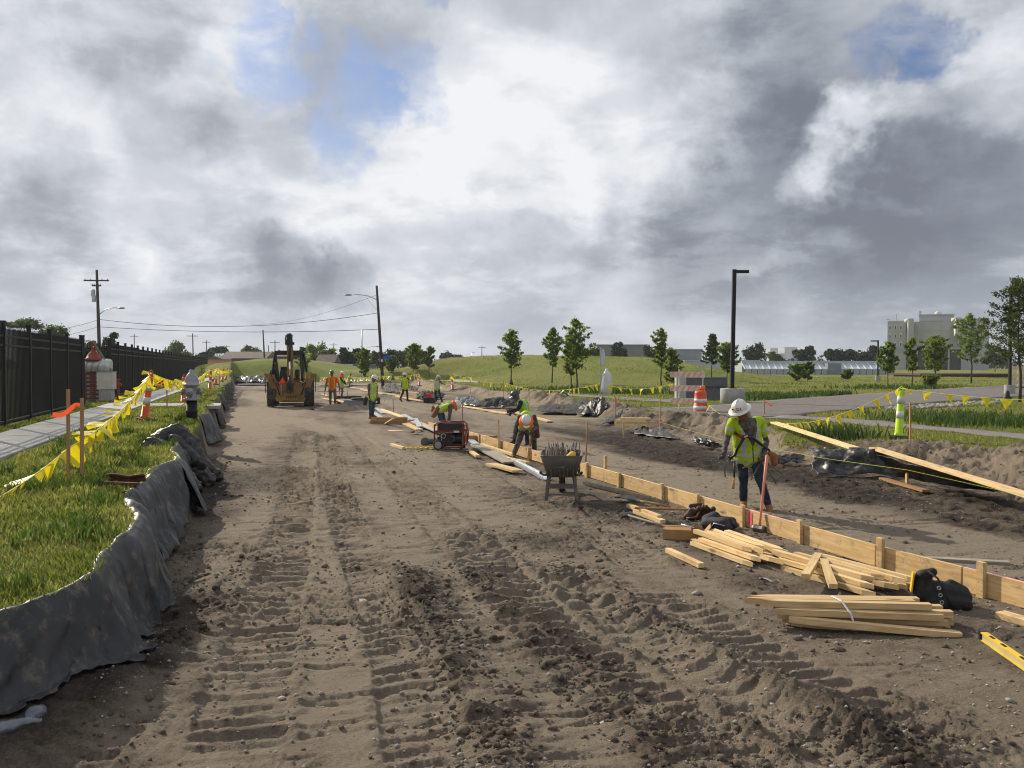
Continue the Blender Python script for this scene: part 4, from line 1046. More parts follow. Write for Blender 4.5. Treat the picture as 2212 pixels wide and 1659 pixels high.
# strapped bundle in front
bt = thing('stake_bundle', 'strapped bundle of pointed stakes lying in front of the loose heap', 'stake bundle', at(1860, 1352, 0), R(-3))
M_BUND = wood_mat('bundle_wood', (.60, .44, .24), (.48, .32, .15))
for (x0, y0, z0, dl_, a2) in [(-.17, .16, .17, 1.36, 0), (-.23, .09, .17, 1.36, .0), (-.12, .02, .172, 1.33, -.005), (-.05, -.05, .125, 1.30, -.012), (.02, .12, .12, 1.32, 0), (.06, .05, .12, 1.32, -.01), (.05, .16, .07, 1.30, 0), (.08, .09, .07, 1.3, -.02), (.0, .02, .07, 1.32, -.015), (.07, .14, .024, 1.3, 0), (.04, .06, .024, 1.3, -.02), (.09, -.02, .024, 1.3, -.03), (.04, -.10, .075, 1.28, -.045)]:
    a = Vector((x0-dl_/2, y0, z0)); b = a+Vector((dl_, dl_*math.sin(a2)*2.2, dl_*a2*1.2))
    MB().stake(a, b, .068, .049, .15).build('stake', M_BUND, bt)
MB().tube([(-.10, -.14, .05), (-.12, -.11, .13), (-.16, -.02, .203), (-.19, .12, .203), (-.19, .20, .16), (-.15, .19, 0)], .008, 5).build('strap', M_WHITEBAND, bt)
MB().tube([(.42, -.15, .012), (.50, -.13, .02), (.53, -.19, .015)], .004, 4).build('cut_strap', M_WHITEBAND, bt)
for a, b, lb in (((1640, 1249), (1668, 1256), 'white plastic strap lying on the earth below the stake heap'), ((1500, 1176), (1517, 1184), 'white strap end at the tips of the stake heap')):
    p, q = at(*a, .015), at(*b, .012); tag(MB().tube([p, p.lerp(q, .5)+Vector((0, 0, .015)), q], .007, 4).build('packing_strap', M_WHITEBAND, None), lb, 'strap')
plank_px(2160, 1333, 2260, 1362, .12, .05, 'orange-brown plank end lying past the black tool bag', M_FORM)
# spirit level
p, q = at(2122, 1374, .03), at(2250, 1462, .03); v = q-p
lv = thing('spirit_level', 'yellow spirit level lying on the gravel', 'spirit level', p, math.atan2(v.y, v.x)); lv.location.z = 0.005
M_LVL = mat('level_yellow', (.70, .46, .012), .4, .08, 5); 
MB().box((.60, 0, .028), (1.2, .030, .050)).build('web', mat('level_cream', (.46, .40, .20), .5, .1), lv); MB().box((.60, 0, .059), (1.2, .050, .010)).build('rail', M_LVL, lv); MB().box((.60, 0, .002), (1.2, .050, .006)).build('rail', M_LVL, lv); MB().box((.01, 0, .032), (.03, .054, .066)).build('end_cap', M_BLACKMET, lv)
for x in (.16, .34, .62): MB().prism([(-.03, -.011), (.03, -.011), (.036, 0), (.03, .011), (-.03, .011), (-.036, 0)], .003, None, (x, 0, .0655)).build('vial_window', M_BLACKMET, lv)

# ============================================================ tools on the ground
M_STEEL = mat('tool_steel', (.13, .125, .12), .55, .3, 10, metal=.5, dirt=(.18, .14, .10, .5))
def sledge(p, q, label, head_at='p', hl=.19, hr=.042, m=None, hm=None):
    """handle runs p to q; the head sits across it at p"""
    p, q = Vector(p), Vector(q); v = q-p
    t = thing('sledgehammer', label, 'sledgehammer', p, 0); t.rotation_euler = v.to_track_quat('X', 'Z').to_euler()
    MB().tube([(0, 0, 0), (.1, 0, 0), (v.length*.6, 0, 0), (v.length, 0, 0)], [.019, .016, .017, .020], 8).build('handle', m or M_HANDLE, t, True)
    MB().lathe([(hr*.85, -hl/2), (hr, -hl/2+.02), (hr*.9, -.02), (hr*.9, .02), (hr, hl/2-.02), (hr*.85, hl/2)], (0, 0, 0), 8, rot('X', math.pi/2)).build('head', hm or M_STEEL, t)
    return t
sledge(at(1640, 1142, .05), atY(1657, 984, 10.95), 'sledgehammer with a pink handle standing on its head against the form', m=mat('pink_handle', (.60, .22, .12), .6, .15, 5), hl=.17, hr=.05)
sledge(at(1352, 1112, .05), at(1438, 1137, .02), 'dark headed sledgehammer lying in front of the two pale stakes', hl=.20, m=M_GREYWOOD)
sledge(at(1492, 1101, .06), at(1371, 1097, .10), 'sledgehammer lying with its head by the tool belts')
sh_ = thing('shovel', 'shovel lying face down behind the sledgehammers', 'shovel', at(1447, 1094, .04), 0)
def shovel(t, q, L2, hm, bm, tipz=0.0):
    v = Vector(q)-Vector(t.location); t.rotation_euler = v.to_track_quat('X', 'Z').to_euler(); L = v.length
    MB().tube([(0, 0, 0), (L*.55, 0, .01), (L-.02, 0, 0)], .018, 8).build('handle', hm, t, True)
    rows = []
    for i in range(7):
        u_ = i/6; wd = .12*(1 if u_ < .6 else 1-(u_-.6)**1.6*1.9)
        rows.append([(L-.03+u_*L2, wd*s_, .03*(s_*s_)+.015*math.sin(u_*3)) for s_ in (-1, -.5, 0, .5, 1)])
    o = MB().grid(rows).build('blade', bm, t, True); so = o.modifiers.new('t', 'SOLIDIFY'); so.thickness = .005
    MB().tube([(L-.12, 0, 0), (L+.05, 0, .015)], [.024, .02], 8).build('socket', mat('green_socket', (.03, .10, .06), .5, .2), t, True)
shovel(sh_, at(1362, 1081, .05), .30, M_HANDLE, M_STEEL)
sh2 = thing('shovel', 'shovel with a pale pink handle lying beside the planks left of the generator', 'shovel', at(839, 930, .04), 0); shovel(sh2, at(893, 934, .05), .33, mat('pale_handle', (.62, .42, .33), .7, .1), M_STEEL)
plank_px(1358, 1100, 1425, 1126, .075, .05, 'upper of two pale stakes lying beside the dark sledgehammer', M_PINE, zoff=.03); plank_px(1372, 1108, 1432, 1131, .075, .05, 'lower of two pale stakes lying beside the dark sledgehammer', M_PINE)
# cardboard box
cbp = at(1478, 1164, 0); cb = thing('cardboard_box', 'torn open cardboard box with dark tubes inside by the stake heap', 'box', (cbp.x, cbp.y+.08, 0), R(-12))
M_CARD = mat('cardboard', (.36, .205, .085), .85, .12, 6, dirt=(.22, .12, .05, .4))
for c, s_ in (((0, -.15, .06), (.46, .006, .12)), ((0, .15, .06), (.46, .006, .12)), ((-.23, 0, .06), (.006, .30, .12)), ((0, 0, .006), (.46, .30, .006))): MB().box(c, s_).build('side', M_CARD, cb)
MB().box((.27, 0, .09), (.18, .28, .006), rot('Y', R(-50)) @ rotz(0)).build('flap', M_CARD, cb); MB().box((-.08, .07, .125), (.34, .20, .006), rot('X', R(-8))).build('flap', M_CARD, cb); MB().box((-.06, -.09, .122), (.32, .13, .006), rot('X', R(10))).build('flap', M_CARD, cb)
for k in range(5): MB().tube([(.02, -.1+.05*k, .05+.012*(k % 2)), (.24, -.1+.05*k, .05+.012*(k % 2))], .018, 7).build('tube', M_STEEL, cb, True)
MB().tube([(-.02, .06, .15), (.13, -.03, .13)], .010, 6).build('rod', M_ALU, cb, True)

# ============================================================ soft lumps (bags, gloves, people) grown from round-ended limbs
def capsule(mb, a, b, ra, rb, n=10):
    a, b = Vector(a), Vector(b); d = b-a; L = d.length
    if L < 1e-5: d = Vector((0, 0, 1)); L = 1e-5
    M = d.to_track_quat('Z', 'Y').to_matrix()
    prof = [(max(1e-5, ra*math.sin(w)), -ra*math.cos(w)) for w in (0, .5, 1.05, 1.57)]+[(max(1e-5, rb*math.cos(w)), L+rb*math.sin(w)) for w in (0, .52, 1.05, 1.57)]
    mb.lathe(prof, a, n, M)
WRK = bpy.data.textures.new('wrinkles', 'CLOUDS'); WRK.noise_scale = .085; WRK.noise_depth = 3
def grown(prims, voxel, smooth=4, mats=(), name='body', region=None, wrinkle=0.0):
    """one continuous skin over (a, b, ra, rb, material) limbs; each face takes the material of the limb it lies on"""
    mb = MB()
    for p in prims: capsule(mb, *p[:4])
    tmp = bpy.data.objects.new('tmp', mb.mesh('tmp', [])); COL.objects.link(tmp)
    md = tmp.modifiers.new('r', 'REMESH'); md.mode = 'VOXEL'; md.voxel_size = voxel; md.use_smooth_shade = True
    if smooth:
        sm = tmp.modifiers.new('s', 'SMOOTH'); sm.factor = .5; sm.iterations = smooth
    if wrinkle:
        dm_ = tmp.modifiers.new('w', 'DISPLACE'); dm_.texture = WRK; dm_.strength = wrinkle; dm_.mid_level = .5; dm_.texture_coords = 'LOCAL'
    dg = bpy.context.evaluated_depsgraph_get(); me = bpy.data.meshes.new_from_object(tmp.evaluated_get(dg)); me.name = name
    tm = tmp.data; bpy.data.objects.remove(tmp); bpy.data.meshes.remove(tm)
    me.materials.clear()
    for m in mats: me.materials.append(m)
    nf = len(me.polygons); c = np.zeros(nf*3, np.float32); me.polygons.foreach_get('center', c); c = c.reshape(-1, 3)
    if len(mats) > 1:
        best = np.full(nf, 1e9); lab = np.zeros(nf, np.int32)
        for p in prims:
            a, b = np.array(p[0], float), np.array(p[1], float); d = b-a; L2 = max(1e-9, d@d)
            t = np.clip(((c-a)@d)/L2, 0, 1); dist = np.linalg.norm(c-a-t[:, None]*d, axis=1)-(p[2]+(p[3]-p[2])*t)
            k = dist < best; best[k] = dist[k]; lab[k] = p[4]
        if region is not None: lab = region(c, lab)
        me.polygons.foreach_set('material_index', lab)
    me.polygons.foreach_set('use_smooth', np.ones(nf, bool)); me.update()
    return me

# ============================================================ bunched plastic at the bank near the hydrant
hx = float(xl(np.array(15.0)))
def heap(name, label, prims, m, cat, vox=.03, wr=.12):
    t = thing(name, label, cat, (hx-.15, 15.0, 0), R(16)); obj('folds', grown([p+(0,) for p in prims], vox, 1, [m], name, None, wr), t); return t
heap('plastic_heap', 'heap of black plastic sheeting bunched up on the bank below the hydrant', [((-.40, -.6, .74), (.0, -.5, .50), .17, .18), ((-.2, .1, .76), (.12, .2, .45), .22, .2), ((.1, -.2, .35), (.42, -.1, .10), .2, .14), ((.2, .4, .35), (.52, .6, .08), .18, .13), ((-.3, .7, .76), (.1, .9, .5), .17, .16), ((.1, .9, .4), (.4, 1.0, .05), .15, .12), ((.05, -.8, .35), (.3, -.9, .06), .14, .10)], M_PLAST, 'plastic sheet')
heap('silt_cloth', 'grey cloth hump folded over on top of the black plastic heap', [((-.42, .0, .82), (-.1, .1, .92), .13, .17), ((-.1, .1, .92), (.16, .0, .72), .17, .15), ((.16, .0, .72), (.30, -.25, .40), .13, .12), ((-.1, -.2, .80), (.2, -.4, .5), .12, .12)], M_SILT, 'silt cloth', .028, .09)

# ============================================================ black tool bag, tool belts, gloves
M_BAGK = mat('black_canvas', (.012, .012, .012), .75, .3, 20, bump=.4, bscale=120)
q = at(2040, 1318, 0)
bag = thing('tool_bag', 'slumped black canvas tool bag with a yellow flap beside the stakes', 'tool bag', (q.x, q.y+.1, 0), R(-18))
bp_ = [((-.14, 0, .10), (-.12, .02, .24), .09, .075, 0), ((-.12, 0, .10), (.0, 0, .12), .10, .11, 0), ((0, .02, .11), (.17, .03, .09), .12, .10, 0), ((-.13, -.02, .27), (-.05, .0, .30), .05, .04, 0), ((.05, -.07, .06), (.20, -.05, .05), .07, .06, 0), ((.2, .05, .14), (.1, .05, .2), .05, .04, 0), ((-.05, -.08, .05), (.02, -.1, .05), .06, .05, 0)]
obj('body', grown(bp_, .012, 2, [M_BAGK], 'tool_bag_body'), bag)
MB().box((-.215, -.02, .21), (.012, .10, .17), rot('Y', R(6))).build('yellow_flap', mat('bag_yellow', (.62, .38, .01), .6, .1), bag)
for k in range(3):
    ring = [(-.02+.012*k+.014*math.cos(w), -.150+.004*k, .20-.062*k+.014*math.sin(w)) for w in np.linspace(0, 2*math.pi, 11)]
    MB().tube(ring, .004, 5, False).build('eyelet', M_GALV, bag)
MB().tube([(-.10, -.10, .33), (-.03, -.145, .28), (.03, -.15, .15), (.08, -.15, .05)], .009, 6).build('strap', M_BAGK, bag, True)
M_LEATH = mat('leather_dark', (.05, .026, .018), .7, .35, 10, bump=.3); M_GLOVE = mat('glove_dark', (.035, .033, .036), .8, .25, 14); M_TAN = mat('leather_tan', (.22, .09, .032), .7, .3, 10, bump=.3)
q = at(1510, 1122, 0)
tbp = thing('tool_belt', 'heap of dark leather tool belts lying behind the cardboard box', 'tool belt', (q.x, q.y, 0), R(10))
r_ = random.Random(9)
prs = [((-.15+.1*k, r_.uniform(-.05, .05), .05), (-.12+.1*k, r_.uniform(-.06, .1), .10+r_.uniform(0, .12)), .06, .04, 0) for k in range(4)]+[((-.18, 0, .04), (.2, .04, .04), .05, .05, 0), ((-.1, .05, .18), (.05, .02, .20), .03, .025, 0)]
obj('pouches', grown(prs, .012, 1, [M_LEATH], 'pouches'), tbp)
MB().tube([(-.2, -.05, .03), (-.08, -.10, .05), (.05, -.02, .20), (.16, .0, .14), (.24, .06, .03)], .016, 6).build('belt', M_TAN, tbp, True)
MB().tube([(.02, .02, .20), (.15, .02, .12), (.30, .05, .05)], .007, 5).build('strap', M_HANDLE, tbp, True)
q = at(1545, 1142, 0)
glv = thing('work_bag', 'dark grey work gloves and cloth bag heaped beside the cardboard box', 'bag', (q.x, q.y, 0), R(-25))
prs = [((-.12, .05, .10), (-.02, .06, .14), .07, .075, 0), ((-.10, -.03, .06), (.12, -.08, .08), .08, .09, 0), ((.0, .05, .09), (.20, .06, .10), .07, .06, 0), ((.1, -.1, .05), (.2, -.14, .05), .06, .05, 0), ((.2, .05, .1), (.25, .0, .06), .05, .04, 0)]
obj('bundle', grown(prs, .012, 2, [M_GLOVE], 'glove_heap'), glv)
MB().tube([(-.03, -.12, .03), (.02, -.17, .10), (.16, -.19, .08)], .007, 5).build('seam', M_GALV, glv, True)

# ============================================================ wheelbarrow
q = at(1213, 1080, 0); wb = thing('wheelbarrow', 'grey steel wheelbarrow seen from behind, loaded with metal stakes', 'wheelbarrow', (q.x, q.y, 0), R(-4))
M_WB = mat('barrow_grey', (.105, .105, .10), .5, .15, 5, metal=.2, dirt=(.17, .13, .10, .6)); M_WBIN = mat('barrow_inside', (.07, .068, .065), .6, .2, 8, dirt=(.15, .11, .08, .6))
def ringpts(z, x, y0, y1, r=.09):
    P_ = []
    for cx_, cy_, a0 in ((x-r, y1-r, 0), (-x+r, y1-r, 90), (-x+r, y0+r, 180), (x-r, y0+r, 270)):
        for a in (0, 30, 60, 90): P_.append(Vector((cx_+r*math.cos(R(a0+a)), cy_+r*math.sin(R(a0+a)), z)))
    return P_
tops, bots = ringpts(.70, .325, -.20, .78), ringpts(.36, .215, -.02, .45, .07)
mb = MB(); mid = [a.lerp(b, .5)*1.02 for a, b in zip(tops, bots)]
n = len(tops); mb.add(tops+[Vector((p.x, p.y, p.z)) for p in mid]+bots, [(i, (i+1) % n, n+(i+1) % n, n+i) for i in range(n)]+[(n+i, n+(i+1) % n, 2*n+(i+1) % n, 2*n+i) for i in range(n)]+[tuple(range(2*n, 3*n))])
o = mb.build('tray', M_WB, wb, True); so = o.modifiers.new('t', 'SOLIDIFY'); so.thickness = .006
MB().tube(tops+[tops[0]], .013, 6, False).build('rim', mat('barrow_rim', (.15, .095, .07), .6, .3, 12), wb, True)
for s_ in (-1, 1):
    MB().tube([(s_*.10, .85, .30), (s_*.20, .35, .345), (s_*.27, -.25, .42), (s_*.30, -.62, .50)], .017, 8).build('handle', M_WB, wb, True)
    MB().tube([(s_*.295, -.50, .475), (s_*.302, -.66, .508)], .022, 8).build('grip', M_RUBBER, wb, True)
    lg = MB(); lg.bar((s_*.20, -.06, .38), (s_*.235, -.12, .02), .045, .03); lg.bar((s_*.235, -.12, .012), (s_*.235, .10, .012), .045, .02); lg.bar((s_*.235, .10, .02), (s_*.18, .22, .36), .035, .02); lg.build('leg', M_WB, wb)
MB().bar((-.225, -.10, .23), (.225, -.10, .23), .02, .075).build('leg_brace', M_WB, wb)
MB().bar((-.23, -.11, .10), (.23, -.11, .10), .012, .03).build('leg_brace', M_WB, wb)
MB().bar((-.2, .3, .35), (.2, .3, .35), .04, .03).build('cross_bar', M_WB, wb)
wh = MB().lathe([(.12, -.04), (.185, -.05), (.20, 0), (.185, .05), (.12, .04)], (0, .88, .20), 18, rot('Y', math.pi/2)).build('wheel', M_RUBBER, wb, True)
MB().lathe([(.11, -.03), (.12, .0), (.11, .03)], (0, .88, .20), 14, rot('Y', math.pi/2)).build('rim', M_GALV, wh)
st_ = MB(); 
d_tilt = math.atan2(.16, .34)
dc = MB().lathe([(.062, 0), (.062, .003)], (0.0, -.128, .565), 20, rot('X', math.pi/2+R(27))).build('sticker', mat('sticker_white', (.20, .21, .21), .6, .1), wb)
MB().prism([(-.05, -.03), (-.045, .03), (-.01, .045), (.0, .01), (-.015, -.01), (.005, -.035), (-.02, -.052)], .003, rot('X', math.pi/2+R(27)), (0.0, -.1315, .567)).build('sticker_print', mat('sticker_teal', (.02, .10, .13), .6, .2), dc)
M_REBAR = mat('form_pin', (.115, .105, .092), .6, .25, 12, metal=.35, dirt=(.16, .11, .08, .5))
r_ = random.Random(21)
pin_me = MB().tube([(0, 0, 0), (.02, 0, 0), (.62, 0, 0)], [.004, .011, .011], 7).mesh('pin', M_REBAR, True)
for k in range(34):
    i = k/33; x = -.235+.47*i+r_.uniform(-.015, .015); y = r_.choice((.02, .12, .22, .32))
    top = Vector((x*1.05+(.06 if i > .5 else -.03)*r_.uniform(-.4, 1), y+.10+r_.uniform(-.03, .04), .80+r_.uniform(-.03, .10))); bot = Vector((x+r_.uniform(-.06, .08), y-.18, .37))
    o = tag(obj('steel_pin', pin_me, wb, None), 'x', 'x'); del o['label']; del o['category']
    o.parent = None; w0 = Vector(wb.location)+rotz(R(-4)) @ top; w1 = Vector(wb.location)+rotz(R(-4)) @ bot
    o.location = w0; o.rotation_euler = (w1-w0).to_track_quat('X', 'Z').to_euler(); o.scale = ((w1-w0).length/.62, 1, 1)
    tag(o, 'grey steel form pin standing in the wheelbarrow tray', 'steel pin', 'steel pins in the wheelbarrow')
hp_ = Vector(wb.location)+rotz(R(-4)) @ Vector((.17, -.02, .66))
yh = thing('yellow_tool', 'yellow and black power tool lying in the wheelbarrow', 'power tool', hp_, R(20))
obj('body', grown([((-.08, 0, 0), (0, 0, .05), .045, .055, 0), ((0, 0, .05), (.10, 0, .03), .05, .03, 1), ((.08, 0, .0), (.12, -.02, -.03), .03, .025, 1)], .01, 2, [M_LVL, M_RUBBER], 'yellow_tool_body'), yh)

# ============================================================ generator
q = at(974, 970, 0); gen = thing('generator', 'red framed portable generator with a black tank and two wheels', 'generator', (q.x, q.y, 0), R(-6))
M_RED = mat('generator_red', (.17, .013, .013), .42, .15, 6, dirt=(.16, .05, .04, .4)); M_ENG = mat('engine_black', (.022, .022, .022), .5, .3, 10)
for y_ in (-.24, .24):
    MB().tube([(-.36, y_, .10), (-.37, y_, .30), (-.37, y_, .62), (-.30, y_, .67), (.30, y_, .67), (.37, y_, .62), (.37, y_, .30), (.36, y_, .10), (.30, y_, .07), (-.30, y_, .07), (-.36, y_, .10)], .019, 8, False).build('frame_hoop', M_RED, gen, True)
for x_ in (-.36, .36):
    for z_ in (.12, .60): MB().tube([(x_, -.24, z_), (x_, .24, z_)], .017, 8).build('cross_tube', M_RED, gen, True)
MB().box((0, -.235, .455), (.72, .025, .055)).build('tank_rail', M_RED, gen); MB().box((0, .235, .455), (.72, .025, .055)).build('tank_rail', M_RED, gen)
tk = MB().prism([(-.31, -.17), (-.28, -.22), (.28, -.22), (.31, -.17), (.31, .17), (.28, .22), (-.28, .22), (-.31, .17)], .16, None, (0, 0, .565)).build('tank', M_ENG, gen)
MB().tube([(-.26, -.2, .652), (-.1, -.2, .662), (.2, -.2, .662), (.25, -.16, .652)], .012, 6).build('tank_strap', M_GALV, tk, True)
MB().lathe([(.035, .64), (.035, .68)], (-.05, 0, 0), 12).build('fuel_cap', M_GALV, tk)
MB().box((.18, -.252, .455), (.13, .004, .05)).build('label_plate', M_WHITEBAND, gen)
eng = MB().box((-.12, 0, .25), (.36, .36, .28)).tube([(.06, 0, .26), (.30, 0, .26)], .15, 16).box((-.14, -.17, .36), (.2, .08, .1)).build('engine', M_ENG, gen)
ring = [(-.14+.055*math.cos(w), -.262, .345+.055*math.sin(w)) for w in np.linspace(0, 2*math.pi, 17)]
MB().tube(ring, .010, 6, False).build('muffler_ring', M_GALV, eng, True)
MB().tube([(.02, -.195, .34), (.1, -.2, .34), (.12, -.2, .24), (.06, -.2, .2)], .02, 8).build('air_duct', mat('duct', (.07, .07, .07), .5, .2), eng, True)
MB().tube([(-.28, -.22, .34), (-.2, -.24, .335), (-.19, -.24, .12)], .008, 6).build('pipe', M_GALV, eng, True)
for y_ in (-.31, .31):
    w = MB().lathe([(.085, -.03), (.12, -.032), (.128, 0), (.12, .032), (.085, .03)], (-.26, y_, .125), 18, rot('X', math.pi/2)).build('wheel', M_RUBBER, gen, True)
    MB().lathe([(.088, -.034), (.02, -.036), (.02, .036), (.088, .034)], (-.26, y_, .125), 14, rot('X', math.pi/2)).build('hub', mat('wheel_hub', (.28, .28, .28), .5, .2), w)
for y_ in (-.2, .2): MB().box((.30, y_, .045), (.06, .05, .09)).build('foot', M_RUBBER, gen)
MB().tube([(.37, -.24, .48), (.42, -.24, .50), (.40, -.24, .32), (.37, -.24, .12)], .014, 7).build('lift_handle', M_RED, gen, True); MB().tube([(.37, .24, .48), (.42, .24, .50), (.40, .24, .32), (.37, .24, .12)], .014, 7).build('lift_handle', M_RED, gen, True)
r_ = random.Random(3); pts = []
c = at(905, 968, .02)
for k in range(70):
    w = k*.42; pts.append((c.x+.42*math.cos(w)*(1-.006*k)+.012*k*.5, c.y+.22*math.sin(w)*r_.uniform(.6, 1.2), .02+.02*abs(math.sin(k*.9))))
tag(MB().tube(pts, .011, 5).build('extension_cord', mat('cord_yellow', (.55, .38, .03), .6, .1), None, True), 'tangled yellow extension cord beside the generator', 'cord')
q = at(932, 962, 0); gr = thing('power_saw', 'grey power saw lying beside the generator wheel', 'power tool', (q.x, q.y, 0), R(5))
obj('body', grown([((-.22, 0, .06), (-.05, 0, .10), .04, .06, 0), ((-.05, 0, .1), (.2, .02, .10), .08, .09, 0), ((.1, 0, .16), (.2, 0, .15), .04, .04, 0)], .015, 2, [mat('tool_grey', (.08, .085, .08), .5, .2)], 'saw_body'), gr)
MB().lathe([(.12, -.004), (.12, .004)], (-.16, -.05, .09), 18, rot('X', math.pi/2)).build('blade', M_STEEL, gr)

# ============================================================ manhole riser in the lane
q = at(768, 884, 0); mh = thing('manhole_riser', 'low grey concrete manhole riser with dark rings on top', 'manhole', (q.x, q.y+.6, 0), 0)
MB().lathe([(1.0, -.05), (.82, .12), (.70, .30), (.66, .33), (.66, .40), (.50, .40)], n=26).build('riser', mat('grey_conc', (.15, .15, .145), .9, .2, 3, dirt=(.13, .10, .08, .6)), mh, True)
MB().lathe([(.40, .40), (.42, .44), (.42, .50), (.38, .52)], (.1, 0, 0), 22).build('cover_ring', M_RUBBER, mh, True)
dm = MB(); rows = []
for i in range(9):
    a_r = .85+.14*i; rows.append([(a_r*1.15*math.cos(w), a_r*.8*math.sin(w), max(-.03, .26-.3*(i/8)**.7*1.0+.05*math.sin(5*w+i)+.03*math.sin(11*w))) for w in np.linspace(0, 2*math.pi, 37)])
dm.grid(rows); dmo = dm.build('spoil_collar', M_SOIL, mh, True)
hs = [at(752, 862, .1)+Vector((0, 0, .1+.05*math.sin(k*.7))) + Vector((.75*math.cos(k*.5), .3*math.sin(k*.5), 0)) for k in range(26)]
tag(MB().tube(hs, .05, 7).build('suction_hose', M_RUBBER, None, True), 'coiled black hose lying beside the manhole riser', 'hose')

# ============================================================ plastic and cloth on the far bank
def crumple(name, label, corners, m, amp=.12, nu=46, nv=22, seed=1, fold=2.2, th=.006, lift=.02, cat='plastic sheet'):
    A, B, C, D = [Vector(p) for p in corners]          # A-B far edge, D-C near edge
    u, v = np.meshgrid(np.linspace(0, 1, nu), np.linspace(0, 1, nv), indexing='ij')
    P_ = sum((np.array(p)[None, None]*w[..., None] for p, w in ((A, (1-u)*(1-v)), (B, u*(1-v)), (C, u*v), (D, (1-u)*v))))
    f = 1-2*np.abs(fbm(u*fold*3+v*.7+seed, v*fold*.8, seed, 4)); g = fbm(u*fold*2, v*fold*2, seed+3, 4)
    e = np.minimum(1, 6*np.minimum(np.minimum(u, 1-u), np.minimum(v, 1-v)))
    X = P_[..., 0]+.35*amp*g*4*(1-e*.3); Yv = P_[..., 1]+.3*amp*fbm(u*4, v*3, seed+9, 3)*4
    base = np.maximum(ground(X, Yv, False)[0], P_[..., 2])
    Zv = base+lift+amp*np.clip(f, -.2, 1)*(.25+.75*e)+amp*.6*g
    Zv = np.maximum(Zv, base+.01)
    ii_ = np.arange(nu-1)[:, None]*nv+np.arange(nv-1)[None, :]
    q_ = np.stack([ii_, ii_+nv, ii_+nv+1, ii_+1], -1).reshape(-1, 4)
    o = obj(name, np_mesh(name, np.stack([X, Yv, Zv], -1).reshape(-1, 3), q_, m, True)); so = o.modifiers.new('t', 'SOLIDIFY'); so.thickness = th
    return tag(o, label, cat)
crumple('plastic_sheet', 'large wrinkled black plastic sheet draped down the bank below the long planks', [at(1745, 975, .42), at(1905, 972, .50), at(1960, 1030, .06), at(1765, 1026, .05)], M_PLAST, .13, 80, 40, 3, 1.5)
crumple('plastic_sheet', 'tail of black plastic sheet trailing along the lane edge under the longest plank', [at(1890, 985, .45), at(2190, 1060, .25), at(2150, 1068, .05), at(1930, 1035, .05)], M_PLAST, .07, 80, 30, 5, 1.7)
crumple('silt_cloth', 'grey cloth lying on the bank right behind the hammering worker', [at(1160, 878, .25), at(1290, 878, .3), at(1300, 898, .06), at(1165, 893, .05)], M_GREYCLOTH, .14, 50, 24, 7, 2.2, cat='silt cloth')
crumple('silt_cloth', 'dark folded cloth lump at the end of the grey cloth on the bank', [at(1250, 880, .3), at(1300, 882, .3), at(1310, 900, .05), at(1255, 899, .06)], M_SILT, .22, 34, 20, 9, 2.0, cat='silt cloth')
crumple('plastic_sheet', 'crumpled grey plastic on the spoil bank in front of the green hard hat', [at(1040, 866, .3), at(1130, 866, .35), at(1125, 882, .05), at(1030, 880, .05)], M_GREYCLOTH, .22, 44, 22, 11, 2.6)
crumple('plastic_sheet', 'dark plastic scraps on the bank behind the bending man in jeans', [at(985, 858, .2), at(1035, 862, .25), at(1030, 878, .04), at(980, 872, .04)], M_PLAST, .18, 34, 18, 13, 2.6)
crumple('plastic_sheet', 'curled black plastic scrap near the driveway corner', [at(1305, 905, .12), at(1345, 898, .15), at(1340, 908, .12), at(1302, 918, .05)], M_PLAST, .10, 24, 14, 15, 1.6)
crumple('plastic_sheet', 'flattened dark plastic strips in front of the spoil berm by the barrel', [at(1375, 925, .1), at(1430, 930, .1), at(1470, 950, .05), at(1370, 938, .05)], M_SILT, .09, 36, 18, 17, 2.4)
crumple('plastic_sheet', 'black plastic scrap at the foot of the berm beside the stooping worker', [at(1490, 948, .2), at(1540, 955, .2), at(1560, 970, .05), at(1500, 966, .05)], M_PLAST, .10, 30, 16, 19, 2.0)
crumple('plastic_sheet', 'dark plastic scrap lying behind the stooping worker tool pouch', [at(1668, 992, .15), at(1740, 985, .15), at(1735, 1003, .05), at(1670, 1005, .05)], M_PLAST, .09, 30, 14, 23, 2.0)
crumple('plastic_sheet', 'heap of black plastic where the dug road ends', [atY(503, 815, 101), atY(575, 815, 101), atY(576, 826, 96), atY(510, 826, 96)], M_PLAST, .35, 50, 18, 29, 2.5)
crumple('silt_cloth', 'pale cloth roll lying in front of the plastic heap at the road end', [at(512, 829, .1), at(580, 830, .1), at(580, 833, .05), at(515, 833, .05)], M_GREYCLOTH, .10, 40, 10, 31, 1.5, cat='silt cloth')
crumple('plastic_sheet', 'dark plastic lying on the verge beyond the lone far worker', [atY(744, 818, 92), atY(800, 818, 88), atY(800, 824, 84), atY(742, 825, 88)], M_PLAST, .22, 40, 12, 33, 2.2)
M_RUB = mat('rubble', (.16, .145, .125), .95, .35, 3, col2=(.075, .065, .055))
for k, (a, b, c_, d_) in enumerate([((830, 832), (905, 838), (900, 852), (826, 846)), ((690, 822), (760, 825), (755, 836), (690, 833)), ((905, 850), (960, 852), (955, 862), (900, 862))]):
    crumple('broken_concrete', ['broken grey concrete and cloth heaped by the leaning pole', 'dark spoil and rubble heap behind the hooded worker', 'pale rubble heap behind the red fuel can'][k], [at(*a, .3), at(*b, .3), at(*c_, .05), at(*d_, .05)], (M_RUB, M_SOIL, M_RUB)[k], .22, 70, 28, 41+k, 7.5, cat='rubble')
ring = [at(1205+13*math.cos(w), 858-9*math.sin(w), .4) for w in np.linspace(-.3, 3.4, 14)]
